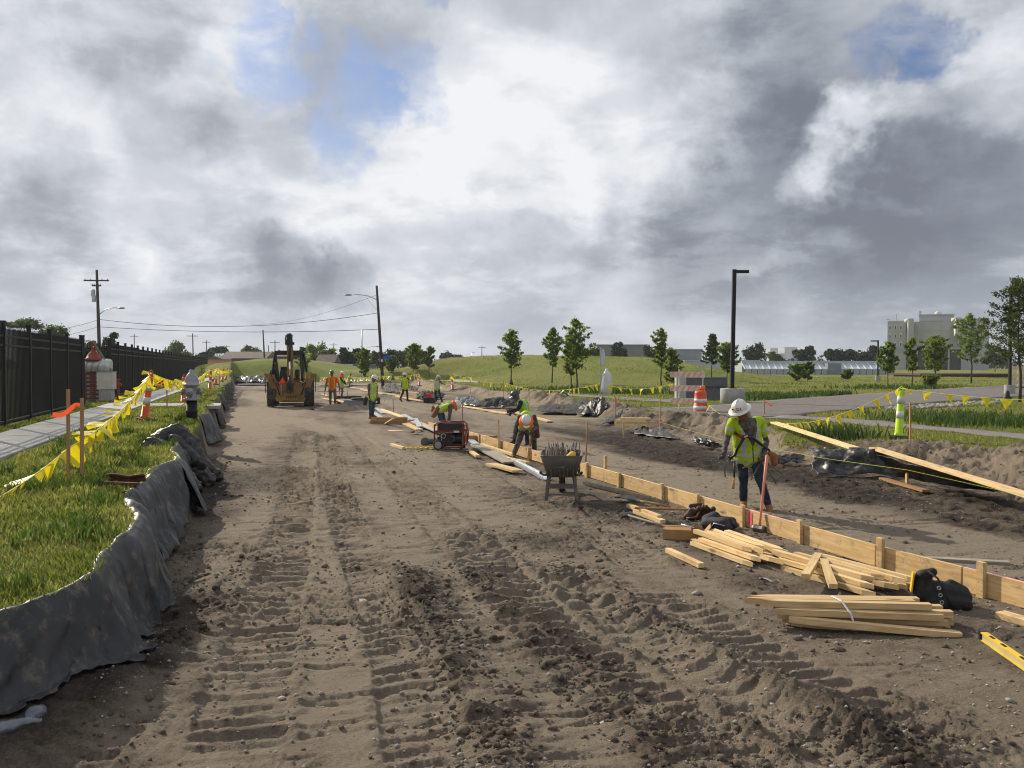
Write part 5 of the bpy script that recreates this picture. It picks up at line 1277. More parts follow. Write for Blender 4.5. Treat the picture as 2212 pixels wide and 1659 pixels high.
b0 = at(1212, 862, .4); pts = [(b0.x+.40*math.cos(w), b0.y, .42+.32*math.sin(w)) for w in np.linspace(-.2, 3.3, 14)]
tag(MB().tube(pts, .055, 8).build('hose', mat('teal_hose', (.05, .17, .22), .5, .2), None, True), 'bent teal hose sticking out of the spoil bank', 'hose')

# ============================================================ barrel, barricades, sign wall, lamp post
dq = at(1497, 899, .2)
bq = atY(1513, 901, 32.0)
brl = thing('traffic_barrel', 'orange and white striped traffic barrel with an amber lamp at the driveway', 'traffic barrel', (bq.x, bq.y, bq.z+.02), 0)
MB().lathe([(.30, 0), (.30, .06), (.24, .07)], n=20).build('rubber_base', M_RUBBER, brl, True)
prof = [(.265, .06), (.26, .25), (.25, .26), (.245, .46), (.235, .47), (.23, .66), (.222, .67), (.218, .86), (.20, .93), (.12, .95)]
MB().lathe(prof, n=24).build('drum', M_ORANGE, brl, True)
for z0, z1, r0, r1 in ((.255, .40, .2535, .2515), (.52, .66, .2365, .2335)): MB().lathe([(r0+.002, z0), (r1+.002, z1)], n=24).build('white_band', M_WHITEBAND, brl, True)
lm = MB().lathe([(.09, -.06), (.10, 0), (.09, .06)], (.08, 0, 1.06), 14, rot('X', math.pi/2)).box((.08, 0, .96), (.10, .09, .06)).build('amber_lamp', mat('amber', (.80, .22, .01), .25, .1), brl, True)
MB().tube([(-.1, 0, .94), (-.09, 0, 1.0), (.0, 0, 1.0), (.0, 0, .94)], .014, 6).build('handle', M_ORANGE, brl, True)
M_BARW = mat('barricade_white', (.60, .59, .56), .55, .1, 4, dirt=(.4, .36, .3, .5)); M_BARO = mat('barricade_orange', (.74, .33, .16), .5, .15, 8)
def barricade(loc, rz, label, Wd=1.25, n=6):
    t = thing('barricade', label, 'barricade', loc, rz, 'striped road barricades')
    for s_ in (-.26, .62):
        u_ = MB().tube([(s_, 0, .04), (s_, 0, 1.62)], .026, 8).build('upright', M_GALV if s_ > 0 else M_BARW, t)
        MB().box((s_, .0, .03), (.10, 1.3, .055)).build('foot', M_RUBBER, t)
    for z_ in (.42, .90, 1.42):
        r_ = MB().box((.05, -.04, z_), (Wd, .03, .22)).build('rail', M_BARW, t)
        x = -Wd/2+.05
        while x < Wd/2+.05-.19:
            mbp = MB(); y_ = -.0575
            mbp.add([(x, y_, z_-.10), (x+.085, y_, z_-.10), (x+.185, y_, z_+.10), (x+.10, y_, z_+.10)], [(0, 1, 2, 3)]); mbp.build('stripe', M_BARO, r_); x += .205
    return t
p = atY(1483, 890, 33.0); barricade((p.x-.02, p.y, p.z), R(-14), 'white and orange striped barricade standing behind the traffic barrel', 1.30)
p = atY(2205, 838, 62.0); barricade((p.x, p.y, p.z+.0), R(10), 'striped barricade on the driveway behind the dark tree trunk', 2.2)
M_SIGNG = mat('sign_grey', (.115, .12, .125), .85, .1, 3, dirt=(.16, .16, .15, .4)); M_SIGNL = mat('sign_light', (.42, .42, .40), .85, .1, 3)
p = atY(1514, 862, 44.0); sw_ = thing('sign_wall', 'grey sign wall with dark lettering and a pale end slab behind the barricade', 'sign', (p.x, p.y, gz(p.x, p.y)-.05), R(4))
sz = 2.1+(788-816)*44/1880-(gz(p.x, p.y)-.05)
MB().box((.25, 0, sz/2-.01), (2.15, .25, sz)).build('wall', M_SIGNG, sw_); MB().box((-1.06, -.02, sz/2+.01), (.50, .36, sz+.02)).build('end_slab', M_SIGNL, sw_)
MB().box((.25, 0, sz+.01), (2.18, .30, .06)).build('cap', mat('sign_cap', (.18, .185, .19), .8, .1), sw_)
fc = bpy.data.curves.new('lettering', 'FONT'); fc.body = 'JUVENILE JUSTICE CENTER'; fc.size = .20; fc.extrude = .008; fc.align_x = 'CENTER'; fc.space_character = 1.08
fo = bpy.data.objects.new('lt', fc); COL.objects.link(fo); dg = bpy.context.evaluated_depsgraph_get(); lme = bpy.data.meshes.new_from_object(fo.evaluated_get(dg)); bpy.data.objects.remove(fo)
xs = [v_.co.x for v_ in lme.vertices]; wfit = 1.92/(max(xs)-min(xs)); lme.materials.clear(); lme.materials.append(mat('letter_dark', (.028, .03, .032), .6, .1))
lo_ = obj('lettering', lme, sw_, (.28, -.134, sz*.52)); lo_.rotation_euler = (math.pi/2, 0, 0); lo_.scale = (wfit, wfit*1.15, 1)
p = atY(1582, 867, 40.0); lp = thing('lamp_post', 'tall square black lamp post on a round concrete footing', 'lamp post', (p.x, p.y, gz(p.x, p.y)-.05), 0)
zt = atY(1583, 582, 40).z-lp.location.z; zb = atY(1582, 839, 40).z-lp.location.z
MB().lathe([(.55, -.2), (.55, zb-.03), (.53, zb)], n=28).build('footing', M_CONC, lp, True)
MB().box((0, 0, zb+.02), (.32, .32, .04)).build('base_plate', M_BLACKMET, lp)
MB().bar((-.02, 0, zb), (.06, 0, zt), .165, .165, Vector((0, 1, 0))).build('shaft', M_BLACKMET, lp)
MB().prism([(.0, -.10), (.30, -.11), (.58, -.09), (.62, .0), (.58, .09), (.30, .11), (.0, .10)], .13, None, (.12, 0, zt-.10)).build('luminaire', M_BLACKMET, lp)

# sign post in a plastic bag
p = at(1297, 874, .38); spz = gz(p.x, p.y); sp = thing('sign_post', 'thin sign post seen edge-on with a small sign at its top', 'sign post', (p.x, p.y, spz), 0)
h_ = atY(1300, 750, p.y).z-spz
MB().box((0, 0, h_/2), (.055, .035, h_)).build('post', M_GALV, sp)
oc = [(.38*math.cos(R(22.5+45*k))*.27, .38*math.sin(R(22.5+45*k))) for k in range(8)]
MB().prism(oc, .02, Matrix.Rotation(math.pi/2, 3, 'X'), (.10, -.03, h_-.42)).build('sign_plate', mat('sign_back', (.50, .55, .58), .5, .1, metal=.3), sp)
M_BAG = mat('white_plastic', (.62, .63, .63), .35, .08, 5, trans=.4)
pb = thing('plastic_bag', 'white plastic bag tied over a box low on the sign post', 'plastic bag', (p.x+.26, p.y-.05, spz+.45), 0)
r_ = random.Random(4)
obj('bag', grown([((0, 0, .22), (.02, 0, .75), .26, .22, 0), ((0, 0, .85), (.0, 0, 1.08), .16, .05, 0), ((-.05, 0, .15), (.1, 0, .1), .16, .12, 0)], .03, 2, [M_BAG], 'bag_skin'), pb)

# lime post and pennants on this side
lq = at(1941, 944, .52); striped_post((lq.x, lq.y, .50), R(3), 0, 'lime green and silver striped post on the grassy bank', 1.08, True, None)
q = at(978, 842, .4); striped_post((q.x, q.y, .38), R(-5), 0, 'orange striped post on the lawn where the pennants peak')
q = at(906, 833, .4); striped_post((q.x, q.y, .38), R(-3), 0, 'orange striped post behind the walking surveyor')
tp = atY(1943, 838, lq.y); b0 = atY(1524, 868, 32.0)
flag_line('yellow pennant line rising from the barrel past the worker to the lime post', [b0, atY(1600, 908, 27), atY(1745, 913, 22), tp], .42, .20, .24, (.1, 0), [.15, .05, .10], seed=11, scatter=.35)
flag_line('yellow pennant line strung from the lime post past the dark tree', [tp, atY(2212, 864, 17.0), atY(2420, 885, 15.5)], .42, .24, .22, (.2, 0), [.04, .03], seed=13, scatter=.4)
f0 = atY(690, 815, 95); f1 = atY(826, 812, 71); f2 = atY(905, 808, 62); f3 = atY(978, 807, 57.5)
flag_line('far yellow pennant line sagging across the lawn behind the workers', [f0, f1, f2, f3], .50, .27, .32, (.2, 0), [.12, .1, 1.0], seed=15, scatter=.4)
flag_line('yellow pennant line along the lawn from the leaning cone to the bagged sign post', [f3, atY(1016, 815, 56), atY(1088, 826, 54), atY(1299, 828, p.y), atY(1460, 826, 34)], .58, .26, .28, (.2, 0), [.1, .15, .4, .25], seed=17, scatter=.4)

# ============================================================ survey tripod, fuel can
q = at(849, 867, 0); tz = atY(848, 812, q.y).z
tr = thing('survey_tripod', 'aluminium survey tripod with an instrument on top', 'tripod', (q.x, q.y, 0), R(20))
for k in range(3):
    w = 2*math.pi*k/3+.3; e = Vector((.58*math.cos(w), .58*math.sin(w), 0)); tpp = Vector((.06*math.cos(w), .06*math.sin(w), tz-.22))
    lg = MB().bar(tpp, tpp.lerp(e, .55), .045, .03).build('leg', M_GALV, tr); MB().bar(tpp.lerp(e, .5), e, .028, .022).build('lower_leg', M_ALU, lg)
MB().lathe([(.10, tz-.22), (.10, tz-.18), (.05, tz-.17)], n=12).build('head', M_BLACKMET, tr)
MB().box((0, 0, tz-.09), (.14, .12, .16)).lathe([(.05, tz-.01), (.05, tz+.05)], n=10).build('instrument', mat('instrument', (.12, .12, .12), .5, .2), tr)
q = at(928, 870, 0); cr = thing('equipment_crate', 'dark flat equipment case under the red fuel can', 'case', (q.x, q.y, 0), 0)
MB().box((0, 0, .12), (.62, .5, .24)).box((0, 0, .26), (.58, .46, .05)).build('case', M_RUBBER, cr); MB().tube([(-.1, -.25, .16), (0, -.28, .16), (.1, -.25, .16)], .015, 6).build('handle', M_BLACKMET, cr)
fcn = thing('fuel_can', 'red plastic fuel can standing on the dark case', 'fuel can', (q.x-.03, q.y, .285), 0)
MB().prism([(-.14, 0), (.14, 0), (.14, .16), (.10, .21), (-.10, .21), (-.14, .16)], .18, rot('X', math.pi/2), (0, 0, 0)).build('body', mat('fuel_red', (.60, .03, .015), .45, .1), fcn)
MB().tube([(.06, 0, .20), (.12, 0, .28)], .02, 7).build('spout', M_BLACKMET, fcn)
# plastic bottle and litter
q = at(40, 1600, .05); bo = thing('plastic_bottle', 'clear plastic water bottle lying at the foot of the cloth', 'bottle', (q.x-.12, q.y+.02, gzf(q.x-.05, q.y)+.03), R(28))
M_CLR = mat('clear_plastic', (.40, .44, .52), .12, .15, 8, spec=.6, alpha=.32)
MB().lathe([(.028, .0), (.034, .01), (.034, .03), (.031, .04), (.034, .05), (.034, .08), (.031, .09), (.034, .10), (.033, .15), (.015, .19), (.0145, .21)], (0, 0, 0), 16, rot('Y', math.pi/2)).build('bottle', M_CLR, bo, True)
q = at(64, 1587, .05)
cp = thing('plastic_cup', 'round clear plastic cup lying on its side beside the bottle', 'cup', (q.x, q.y+.03, gzf(q.x, q.y+.03)+.035), 0)
MB().lathe([(.005, .0), (.040, .0), (.042, -.004), (.034, -.09), (.028, -.095)], (0, 0, 0), 20, rot('X', R(80))).build('cup', M_CLR, cp, True)
q = at(781, 1284, .03); lt = thing('litter', 'scrap of yellow and white litter pressed into a wheel track', 'litter', (q.x, q.y, gzf(q.x, q.y)+.012), R(20))
MB().box((0, 0, 0), (.035, .05, .006), rot('X', .4)).build('paper', M_WHITEBAND, lt); MB().box((.035, .0, .002), (.03, .045, .006), rot('Y', .5)).build('wrapper', M_LVL, lt)

# ============================================================ backhoe loader seen from behind
bq = at(628, 879, 0); bh = thing('backhoe_loader', 'yellow backhoe loader seen from behind with its boom folded upright', 'backhoe loader', (bq.x, bq.y, 0), R(13.5))
M_CAT = mat('machine_yellow', (.27, .145, .022), .55, .2, 3, dirt=(.09, .06, .035, .8)); M_MBLK = mat('machine_black', (.020, .019, .018), .5, .3, 6); M_TYRE = mat('tyre', (.035, .033, .031), .9, .25, 6, dirt=(.105, .09, .072, .8), bump=.3); M_CHROME = mat('chrome', (.75, .76, .78), .12, .05, metal=1.0)
BS = .00274
def bxz(x, z, y=0.0): return Vector(((x-700)*BS, y, (1640-z)*BS))
def wheel(par, c, r, w, lugs=22):
    t = MB().lathe([(r*.55, -w/2), (r*.86, -w/2), (r*.96, -w*.40), (r*.97, 0), (r*.96, w*.40), (r*.86, w/2), (r*.55, w/2)], c, 32, rot('Y', math.pi/2)).build('wheel', M_TYRE, par, True)
    for k in range(lugs):
        a = 2*math.pi*k/lugs; sgn = 1 if k % 2 else -1
        p0 = Vector(c)+Vector((sgn*w*.02, -math.sin(a)*r*.985, math.cos(a)*r*.985)); a2 = a+.16
        p1 = Vector(c)+Vector((sgn*w*.48, -math.sin(a2)*r*.955, math.cos(a2)*r*.955))
        MB().bar(p0, p1, .075, .05, (p0-Vector(c)).normalized()).build('lug', M_TYRE, t)
    MB().lathe([(r*.55, -w*.3), (r*.2, -w*.25), (r*.2, w*.25), (r*.55, w*.3)], c, 20, rot('Y', math.pi/2)).build('rim', M_CAT, t)
    return t
wheel(bh, (-.90, .55, .70), .70, .50); wheel(bh, (.90, .55, .70), .70, .50)
wheel(bh, (-.80, 2.75, .45), .45, .32, 16); wheel(bh, (.80, 2.75, .45), .45, .32, 16)
pan = MB().prism([(q_.x, q_.z) for q_ in (bxz(500, 1190), bxz(900, 1190), bxz(905, 1440), bxz(935, 1530), bxz(880, 1520), bxz(560, 1520), bxz(500, 1555), bxz(470, 1530), bxz(505, 1440))], .30, rot('X', math.pi/2), (0, .05, 0)).build('rear_frame', M_CAT, bh)
for k in range(5): MB().box(bxz(625+40*k, 1455, -.105), (.05 if k % 2 == 0 else .035, .02, .11)).build('slot', M_MBLK, pan)
MB().box(bxz(700, 1205, -.06), (.98, .12, .05)).build('top_lip', M_CAT, pan)
for s_ in (-1, 1):
    def mx(x): return 700+s_*(x-700) if s_ > 0 else 1400-x
    o1 = MB().bar(bxz(mx(1105), 1040, -.02), bxz(mx(905), 1520, -.02), .13, .24, Vector((s_*1.0, 0, .35))).build('stabiliser_arm', M_CAT, bh)
    MB().bar(bxz(mx(1010), 1050, .02), bxz(mx(890), 1400, -.10), .08, .13, Vector((1, 0, .3))).build('ram_cover', M_CAT, o1)
    MB().tube([bxz(mx(960), 1190, -.12), bxz(mx(890), 1420, -.14)], .035, 8).build('ram', M_MBLK, o1, True)
    MB().bar(bxz(mx(1125), 1030, -.02), bxz(mx(1155), 1060, -.02), .36, .09, Vector((1, 0, 0))).build('foot_pad', M_CAT, o1)
    MB().bar(bxz(mx(1145), 1080, .12), bxz(mx(1145), 1380, .12), .03, .28, Vector((0, 1, 0))).build('mud_plate', M_MBLK, o1)
bm_ = MB(); bm_.prism([(q_.x, q_.z) for q_ in (bxz(640, 1190), bxz(755, 1190), bxz(750, 620), bxz(735, 440), bxz(725, 330), bxz(690, 305), bxz(640, 330), bxz(630, 460), bxz(640, 640))], .26, rot('X', math.pi/2), (0, -.25, 0)); boom = bm_.build('boom', M_CAT, bh)
MB().tube([bxz(692, 470, -.46), bxz(685, 800, -.46)], .062, 12).build('cylinder', M_MBLK, boom, True)
MB().tube([bxz(686, 800, -.46), bxz(692, 1095, -.46)], .042, 12).build('rod', M_CHROME, boom, True)
MB().tube([bxz(690, 1090, -.46), bxz(690, 1330, -.40)], .075, 10).build('lower_pivot', M_MBLK, boom, True)
MB().bar(bxz(608, 490, -.3), bxz(772, 490, -.3), .34, .13).build('knuckle_pin', M_MBLK, boom)
MB().prism([(q_.x, q_.z) for q_ in (bxz(640, 300), bxz(640, 470), bxz(720, 470), bxz(732, 330), bxz(700, 300), bxz(650, 320))], .34, rot('X', math.pi/2), (0, -.26, 0)).build('boom_head', M_MBLK, boom)
for hx, y_ in ((618, -.42), (740, -.42), (632, -.48)): MB().tube([bxz(hx, 470, y_), bxz(hx-8, 400, y_-.04), bxz(hx+6, 340, y_-.03), bxz(680, 320, y_)], .018, 6).build('hose', M_MBLK, boom, True)
MB().bar(bxz(655, 620, -.62), bxz(680, 1230, -.55), .20, .10, Vector((1, 0, 0))).build('dipper', M_CAT, boom) if False else None
MB().box(bxz(690, 1290, -.30), (.34, .30, .45)).build('swing_post', M_MBLK, bh)
for x0, z0, y0, x1, z1, y1 in ((430, 645, .25, 490, 1170, .15), (425, 645, .3, 372, 1020, .75), (430, 645, 1.35, 415, 1040, 1.5), (885, 650, .25, 905, 1170, .15), (930, 655, .3, 992, 1000, .75), (905, 650, 1.35, 925, 1040, 1.5)):
    MB().bar(bxz(x0, z0, y0), bxz(x1, z1, y1), .085, .085).build('cab_post', M_MBLK, bh)
rf = MB().prism([(-.76, .1), (.62, .1), (.66, .3), (.66, 1.5), (.58, 1.62), (-.72, 1.62), (-.80, 1.5), (-.80, .3)], .11, None, (0, 0, 2.74)).build('canopy', M_MBLK, bh)
MB().bar(bxz(430, 670, .18), bxz(900, 670, .18), .07, .14).build('roof_beam', M_MBLK, bh)
MB().lathe([(.05, 0), (.05, .08)], bxz(500, 628, .3), 10).build('beacon', mat('beacon', (.5, .12, .08), .3, .1), bh)
MB().box((0, 1.0, .95), (1.3, 1.7, .5)).build('platform', M_MBLK, bh)
MB().box((0, 2.5, 1.05), (.95, 1.6, .75)).build('bonnet', M_CAT, bh)
MB().box(bxz(820, 1060, .4), (.22, .5, .55)).build('console', M_MBLK, bh); MB().box(bxz(600, 1080, .75), (.5, .5, .5)).build('seat', M_MBLK, bh); MB().box(bxz(600, 1000, 1.0), (.46, .12, .5)).build('seat_back', M_MBLK, bh)
for x_ in (770, 800, 830, 640, 620): MB().tube([bxz(x_, 1150, .15), bxz(x_+6, 990, .12)], .014, 6).build('lever', M_MBLK, bh, True)
for s_ in (-1, 1): MB().bar((s_*.75, .55, 1.42), (s_*1.02, .55, 1.42), 1.3, .06).build('mudguard', M_CAT, bh)
for s_ in (-1, 1): MB().bar((s_*.62, 2.0, 1.5), (s_*.62, 4.0, .6), .14, .26).build('loader_arm', M_CAT, bh)
MB().prism([(-.0, .1), (.75, .05), (.85, .2), (.35, .95), (0, .95), (.1, .5)], 2.3, Matrix(((0, 0, 1), (1, 0, 0), (0, 1, 0))), (0, 3.9, 0)).build('bucket', M_CAT, bh)
tri = MB().prism([(q_.x, q_.z) for q_ in (bxz(492, 1222), bxz(612, 1190), bxz(560, 1095))], .012, rot('X', math.pi/2), (0, -.20, 0)).build('warning_triangle', mat('fluoro_orange', (.85, .07, .015), .4, .05), bh)
MB().tube([bxz(535, 1230, -.2), bxz(535, 1420, -.2)], .012, 6).build('reflector_rod', M_WHITEBAND, bh, True)

# ============================================================ people
M_SKIN = mat('skin', (.20, .095, .058), .6, .12, 10); M_SKIND = mat('skin_dark', (.165, .082, .053), .6, .12, 10)
M_VEST = mat('vest_lime', (.42, .60, .012), .75, .12, 6, trans=.12); M_VESTG = mat('vest_green', (.26, .50, .02), .75, .12, 6); M_SILV = mat('vest_silver', (.42, .43, .43), .4, .12, 8); M_ORNG = mat('vest_orange', (.80, .105, .012), .7, .1, 6)
M_JEAN = mat('jeans', (.030, .052, .095), .9, .3, 7, col2=(.065, .10, .16), bump=.2, bscale=60); M_JEAND = mat('jeans_dark', (.014, .022, .042), .9, .3, 6, col2=(.035, .052, .085), bump=.2, bscale=60); M_KHAKI = mat('khaki_grey', (.12, .10, .085), .9, .2, 6); M_CAMO = mat('camo', (.055, .048, .038), .9, .3, 14, col2=(.13, .115, .095))
M_DARKSH = mat('shirt_dark', (.020, .020, .028), .9, .3, 10); M_GREYSH = mat('shirt_grey', (.10, .085, .08), .9, .25, 12); M_BOOT = mat('boot_brown', (.085, .042, .022), .75, .25, 10); M_BOOTY = mat('boot_tan', (.23, .115, .030), .75, .25, 10); M_GLOV = mat('glove_grey', (.085, .075, .070), .85, .25, 14)
M_HATW = mat('hat_white', (.66, .65, .61), .35, .06, 6, dirt=(.45, .42, .36, .4)); M_HATG = mat('hat_green', (.045, .085, .07), .4, .1, 6); M_CLOTHT = mat('cloth_tan', (.33, .29, .20), .9, .15, 8)
def V(*a): return Vector(a)
def add_hand(pr, wr, d, side, lab, curl=.7, k=1.0):
    """palm, four bent fingers and a thumb; d: forearm direction, side: where the thumb points"""
    d = d.normalized(); s_ = (side-d*side.dot(d)).normalized(); n = d.cross(s_)
    pr.append((wr, wr+d*.055*k, .030*k, .034*k, lab))
    for i, (o, L) in enumerate(((.027, .072), (.009, .080), (-.009, .075), (-.026, .060))):
        b = wr+d*.080*k+s_*o*1.15*k; m_ = b+(d*math.cos(curl)+n*math.sin(curl))*L*.55*k; e = m_+(d*math.cos(curl*2.2)+n*math.sin(curl*2.2))*L*.5*k
        pr.append((wr+d*.045*k+s_*o*k, b, .0105*k, .0105*k, lab)); pr.append((b, m_, .0105*k, .0098*k, lab)); pr.append((m_, e, .0098*k, .0085*k, lab))
    t0 = wr+d*.02*k+s_*.026*k; t1 = t0+(s_*.75+d*.6+n*.3).normalized()*.04*k; pr.append((t0, t1, .013*k, .012*k, lab)); pr.append((t1, t1+(d*.8+n*.7).normalized()*.035*k, .012*k, .010*k, lab))
    return wr+d*.075*k+n*.03*k
def hard_hat(par, c, up, fw, m, brim=False, r=.118):
    up = up.normalized(); fw = (fw-up*fw.dot(up)).normalized(); sd_ = fw.cross(up)
    M = Matrix((sd_, fw, up)).transposed()
    prof = [(1.0, 0), (.99, .25), (.93, .5), (.80, .75), (.55, .93), (.25, 1.0), (.001, 1.02)]
    h = MB().lathe([(r*a, r*1.05*b) for a, b in prof], c, 20, M, .92, 1.12).build('hard_hat', m, par, True)
    if brim: b = MB().lathe([(r*.99, .006), (r*1.42, -.012), (r*1.44, -.02), (r*.99, -.008)], c, 24, M, .94, 1.12)
    else:
        b = MB(); rows = []
        for i in range(9):
            w = R(-70+140*i/8); rows.append([c+M @ V(r*.92*math.sin(w)*k_, r*1.12*math.cos(w)*k_+e_, z_) for k_, e_, z_ in ((.97, 0, .008), (1.12, .03*math.cos(w), -.006), (1.14, .05*math.cos(w)**2, -.014))])
        b.grid(rows); b.lathe([(r*.99, .012), (r*1.07, .002), (r*1.07, -.006), (r*.98, -.004)], c, 20, M, .93, 1.12)
    b.build('brim', m, h, True)
    MB().tube([c+M @ V(0, r*1.13*math.cos(w), r*1.07*math.sin(w)+.004) for w in np.linspace(.25, 2.9, 11)], .012, 6).build('ridge', m, h, True)
    return h, M
def person(label, org, J, fw, mats, voxel=.014, hat=None, vest=None, gloves=False, sleeve='short', brim=False, head_up=None, look=None, k=1.0, vest_open=False, group='construction workers', stripes=True, curl=.9, dress=None, fore=None, inner=None):
    """J: world joints. mats: skin, shirt, trousers, boots, gloves"""
    org = Vector(org); t = thing('person', label, 'person', org, 0, group)
    j = {a: Vector(b)-org for a, b in J.items()}; fw = Vector(fw).normalized(); look = Vector(look).normalized() if look is not None else fw
    pr = []; SK, SH, PA, BO, GL = 0, 1, 2, 3, 4
    pel, che, nek, hd = j['pel'], j['che'], j['nek'], j['hd']
    up = (head_up or (hd-nek)).normalized(); lat = (j['sr']-j['sl']).normalized()
    mid = pel.lerp(che, .5)
    pr += [(pel, mid, .125*k, .12*k, SH), (mid, che, .12*k, .14*k, SH), (che, nek-(nek-che)*.25, .12*k, .07*k, SH)]
    for s_, h_ in (('sl', 'hl'), ('sr', 'hr')):
        pr += [(j[h_], che.lerp(j[s_], .5), .085*k, .085*k, SH), (j[s_], che.lerp(nek, .6), .068*k, .07*k, SH)]
    pr += [(j['hl'], j['hr'], .10*k, .10*k, PA), (pel, pel+V(0, 0, .05), .125*k, .118*k, PA)]
    pr += [(nek-(nek-che)*.2, hd-up*.03, .055*k, .052*k, SK)]
    # head: skull, jaw, nose, brow, ears
    fz = (look-up*look.dot(up)).normalized(); sd_ = fz.cross(up)
    pr += [(hd-up*.02, hd+up*.05-fz*.012, .078*k, .086*k, SK), (hd-up*.02+fz*.01, hd-up*.085+fz*.035, .062*k, .036*k, SK), (hd+up*.01+fz*.082, hd-up*.022+fz*.098, .010*k, .014*k, SK), (hd+up*.028+fz*.07+sd_*.03, hd+up*.028+fz*.07-sd_*.03, .016*k, .016*k, SK)]
    pr += [(hd-up*.055+fz*.062+sd_*.015, hd-up*.055+fz*.062-sd_*.015, .012*k, .012*k, SK)]
    for s_ in (-1, 1): pr.append((hd+sd_*s_*.083+up*.012, hd+sd_*s_*.087-up*.03, .017*k, .012*k, SK))
    hands = {}
    for a in ('l', 'r'):
        S_, E, W_ = j['s'+a], j['e'+a], j['w'+a]
        if sleeve == 'long': pr += [(S_, E, .062*k, .052*k, SH), (E, W_, .050*k, .040*k, SH)]
        else: pr += [(S_, S_.lerp(E, .62), .066*k, .066*k, SH), (S_.lerp(E, .5), E, .048*k, .043*k, fore or SK), (E, W_, .043*k, .033*k, fore or SK)]
        if gloves: pr.append((E.lerp(W_, .78), W_, .036*k, .036*k, GL))
        hands[a] = add_hand(pr, W_, W_-E, fw if abs((W_-E).normalized().dot(fw)) < .8 else V(0, 0, 1), GL if gloves else SK, curl, k*(1.1 if gloves else 1))
        H_, K_, A_ = j['h'+a], j['k'+a], j['a'+a]
        pr += [(H_, K_, .092*k, .068*k, PA), (K_, A_+(K_-A_)*.18, .066*k, .060*k, PA)]
        ff = j.get('f'+a); fd = (ff.normalized() if ff is not None and ff.length > 0 else fw); fd = V(fd.x, fd.y, min(0, fd.z)).normalized()
        pr += [(A_+(K_-A_)*.25, A_, .056*k, .052*k, BO), (A_-V(0, 0, .045)-fd*.045, A_-V(0, 0, .055)+fd*.15, .042*k, .040*k, BO), (A_, A_-V(0, 0, .03)+fd*.07, .052*k, .046*k, BO)]
    me = grown(pr, voxel, 3, mats, 'body', None, .022); obj('body', me, t)
    if vest:
        vm_, open_ = vest; I = .020*k
        vp = [(pel+(pel-mid).normalized()*.03, mid, .135*k+I, .122*k+I, 0), (mid, che, .12*k+I, .135*k+I, 0), (che, che.lerp(nek, .75), .12*k+I, .075*k+I*.6, 0)]
        for s_, h_ in (('sl', 'hl'), ('sr', 'hr')): vp += [(j[h_]+(pel-mid)*.1, che.lerp(j[s_], .5), .092*k+I, .088*k+I, 0), (che.lerp(j[s_], .82), che.lerp(nek, .6), .066*k+I*.7, .07*k+I*.6, 0)]
        ax = (che-pel); La = ax.length; axn = ax/La; lat = (lat-axn*lat.dot(axn)).normalized(); fr = lat.cross(axn); fr = fr if fr.dot(fw) > 0 or True else -fr
        if fr.dot(Vector(fw)) < 0: fr = -fr
        def reg(c, lab):
            c = c.astype(float); tt = ((c-np.array(pel))@np.array(axn))/La; ll = np.abs((c-np.array(pel))@np.array(lat)); ff_ = (c-np.array(pel))@np.array(fr)
            lab = np.zeros(len(c), np.int32)
            if stripes:
                lab[(tt > .12) & (tt < .24)] = 1
                lab[(ll > .085) & (ll < .135) & (tt > .24)] = 1
                if stripes == 2: lab[(tt > -.16) & (tt < -.06)] = 1
            if open_: lab[(ff_ > 0) & (ll < .010+.17*np.clip(tt-.50, 0, 1))] = 2
            return lab
        obj('vest', grown(vp, voxel, 3, [vm_, M_SILV, inner or mats[1]], 'vest', reg, .035), t)
    if hat: hard_hat(t, hd+up*.045-fz*.0, up, fz, hat, brim)
    if dress: dress(t, j, dict(up=up, fz=fz, sd=sd_, hands=hands, lat=lat, hd=hd, pel=pel, che=che, nek=nek))
    return t, hands, j
def Jz(ox, oy, sc, Y0):
    def f(zx, zy, dy=0.0): return atY((ox+zx*sc)/1.4756, (oy+zy*sc)/1.4756, Y0+dy)
    return f
def lump(t, name, prims, m, vox=.014): return obj(name, grown([p if len(p) == 5 else p+(0,) for p in prims], vox, 2, [m], name), t)

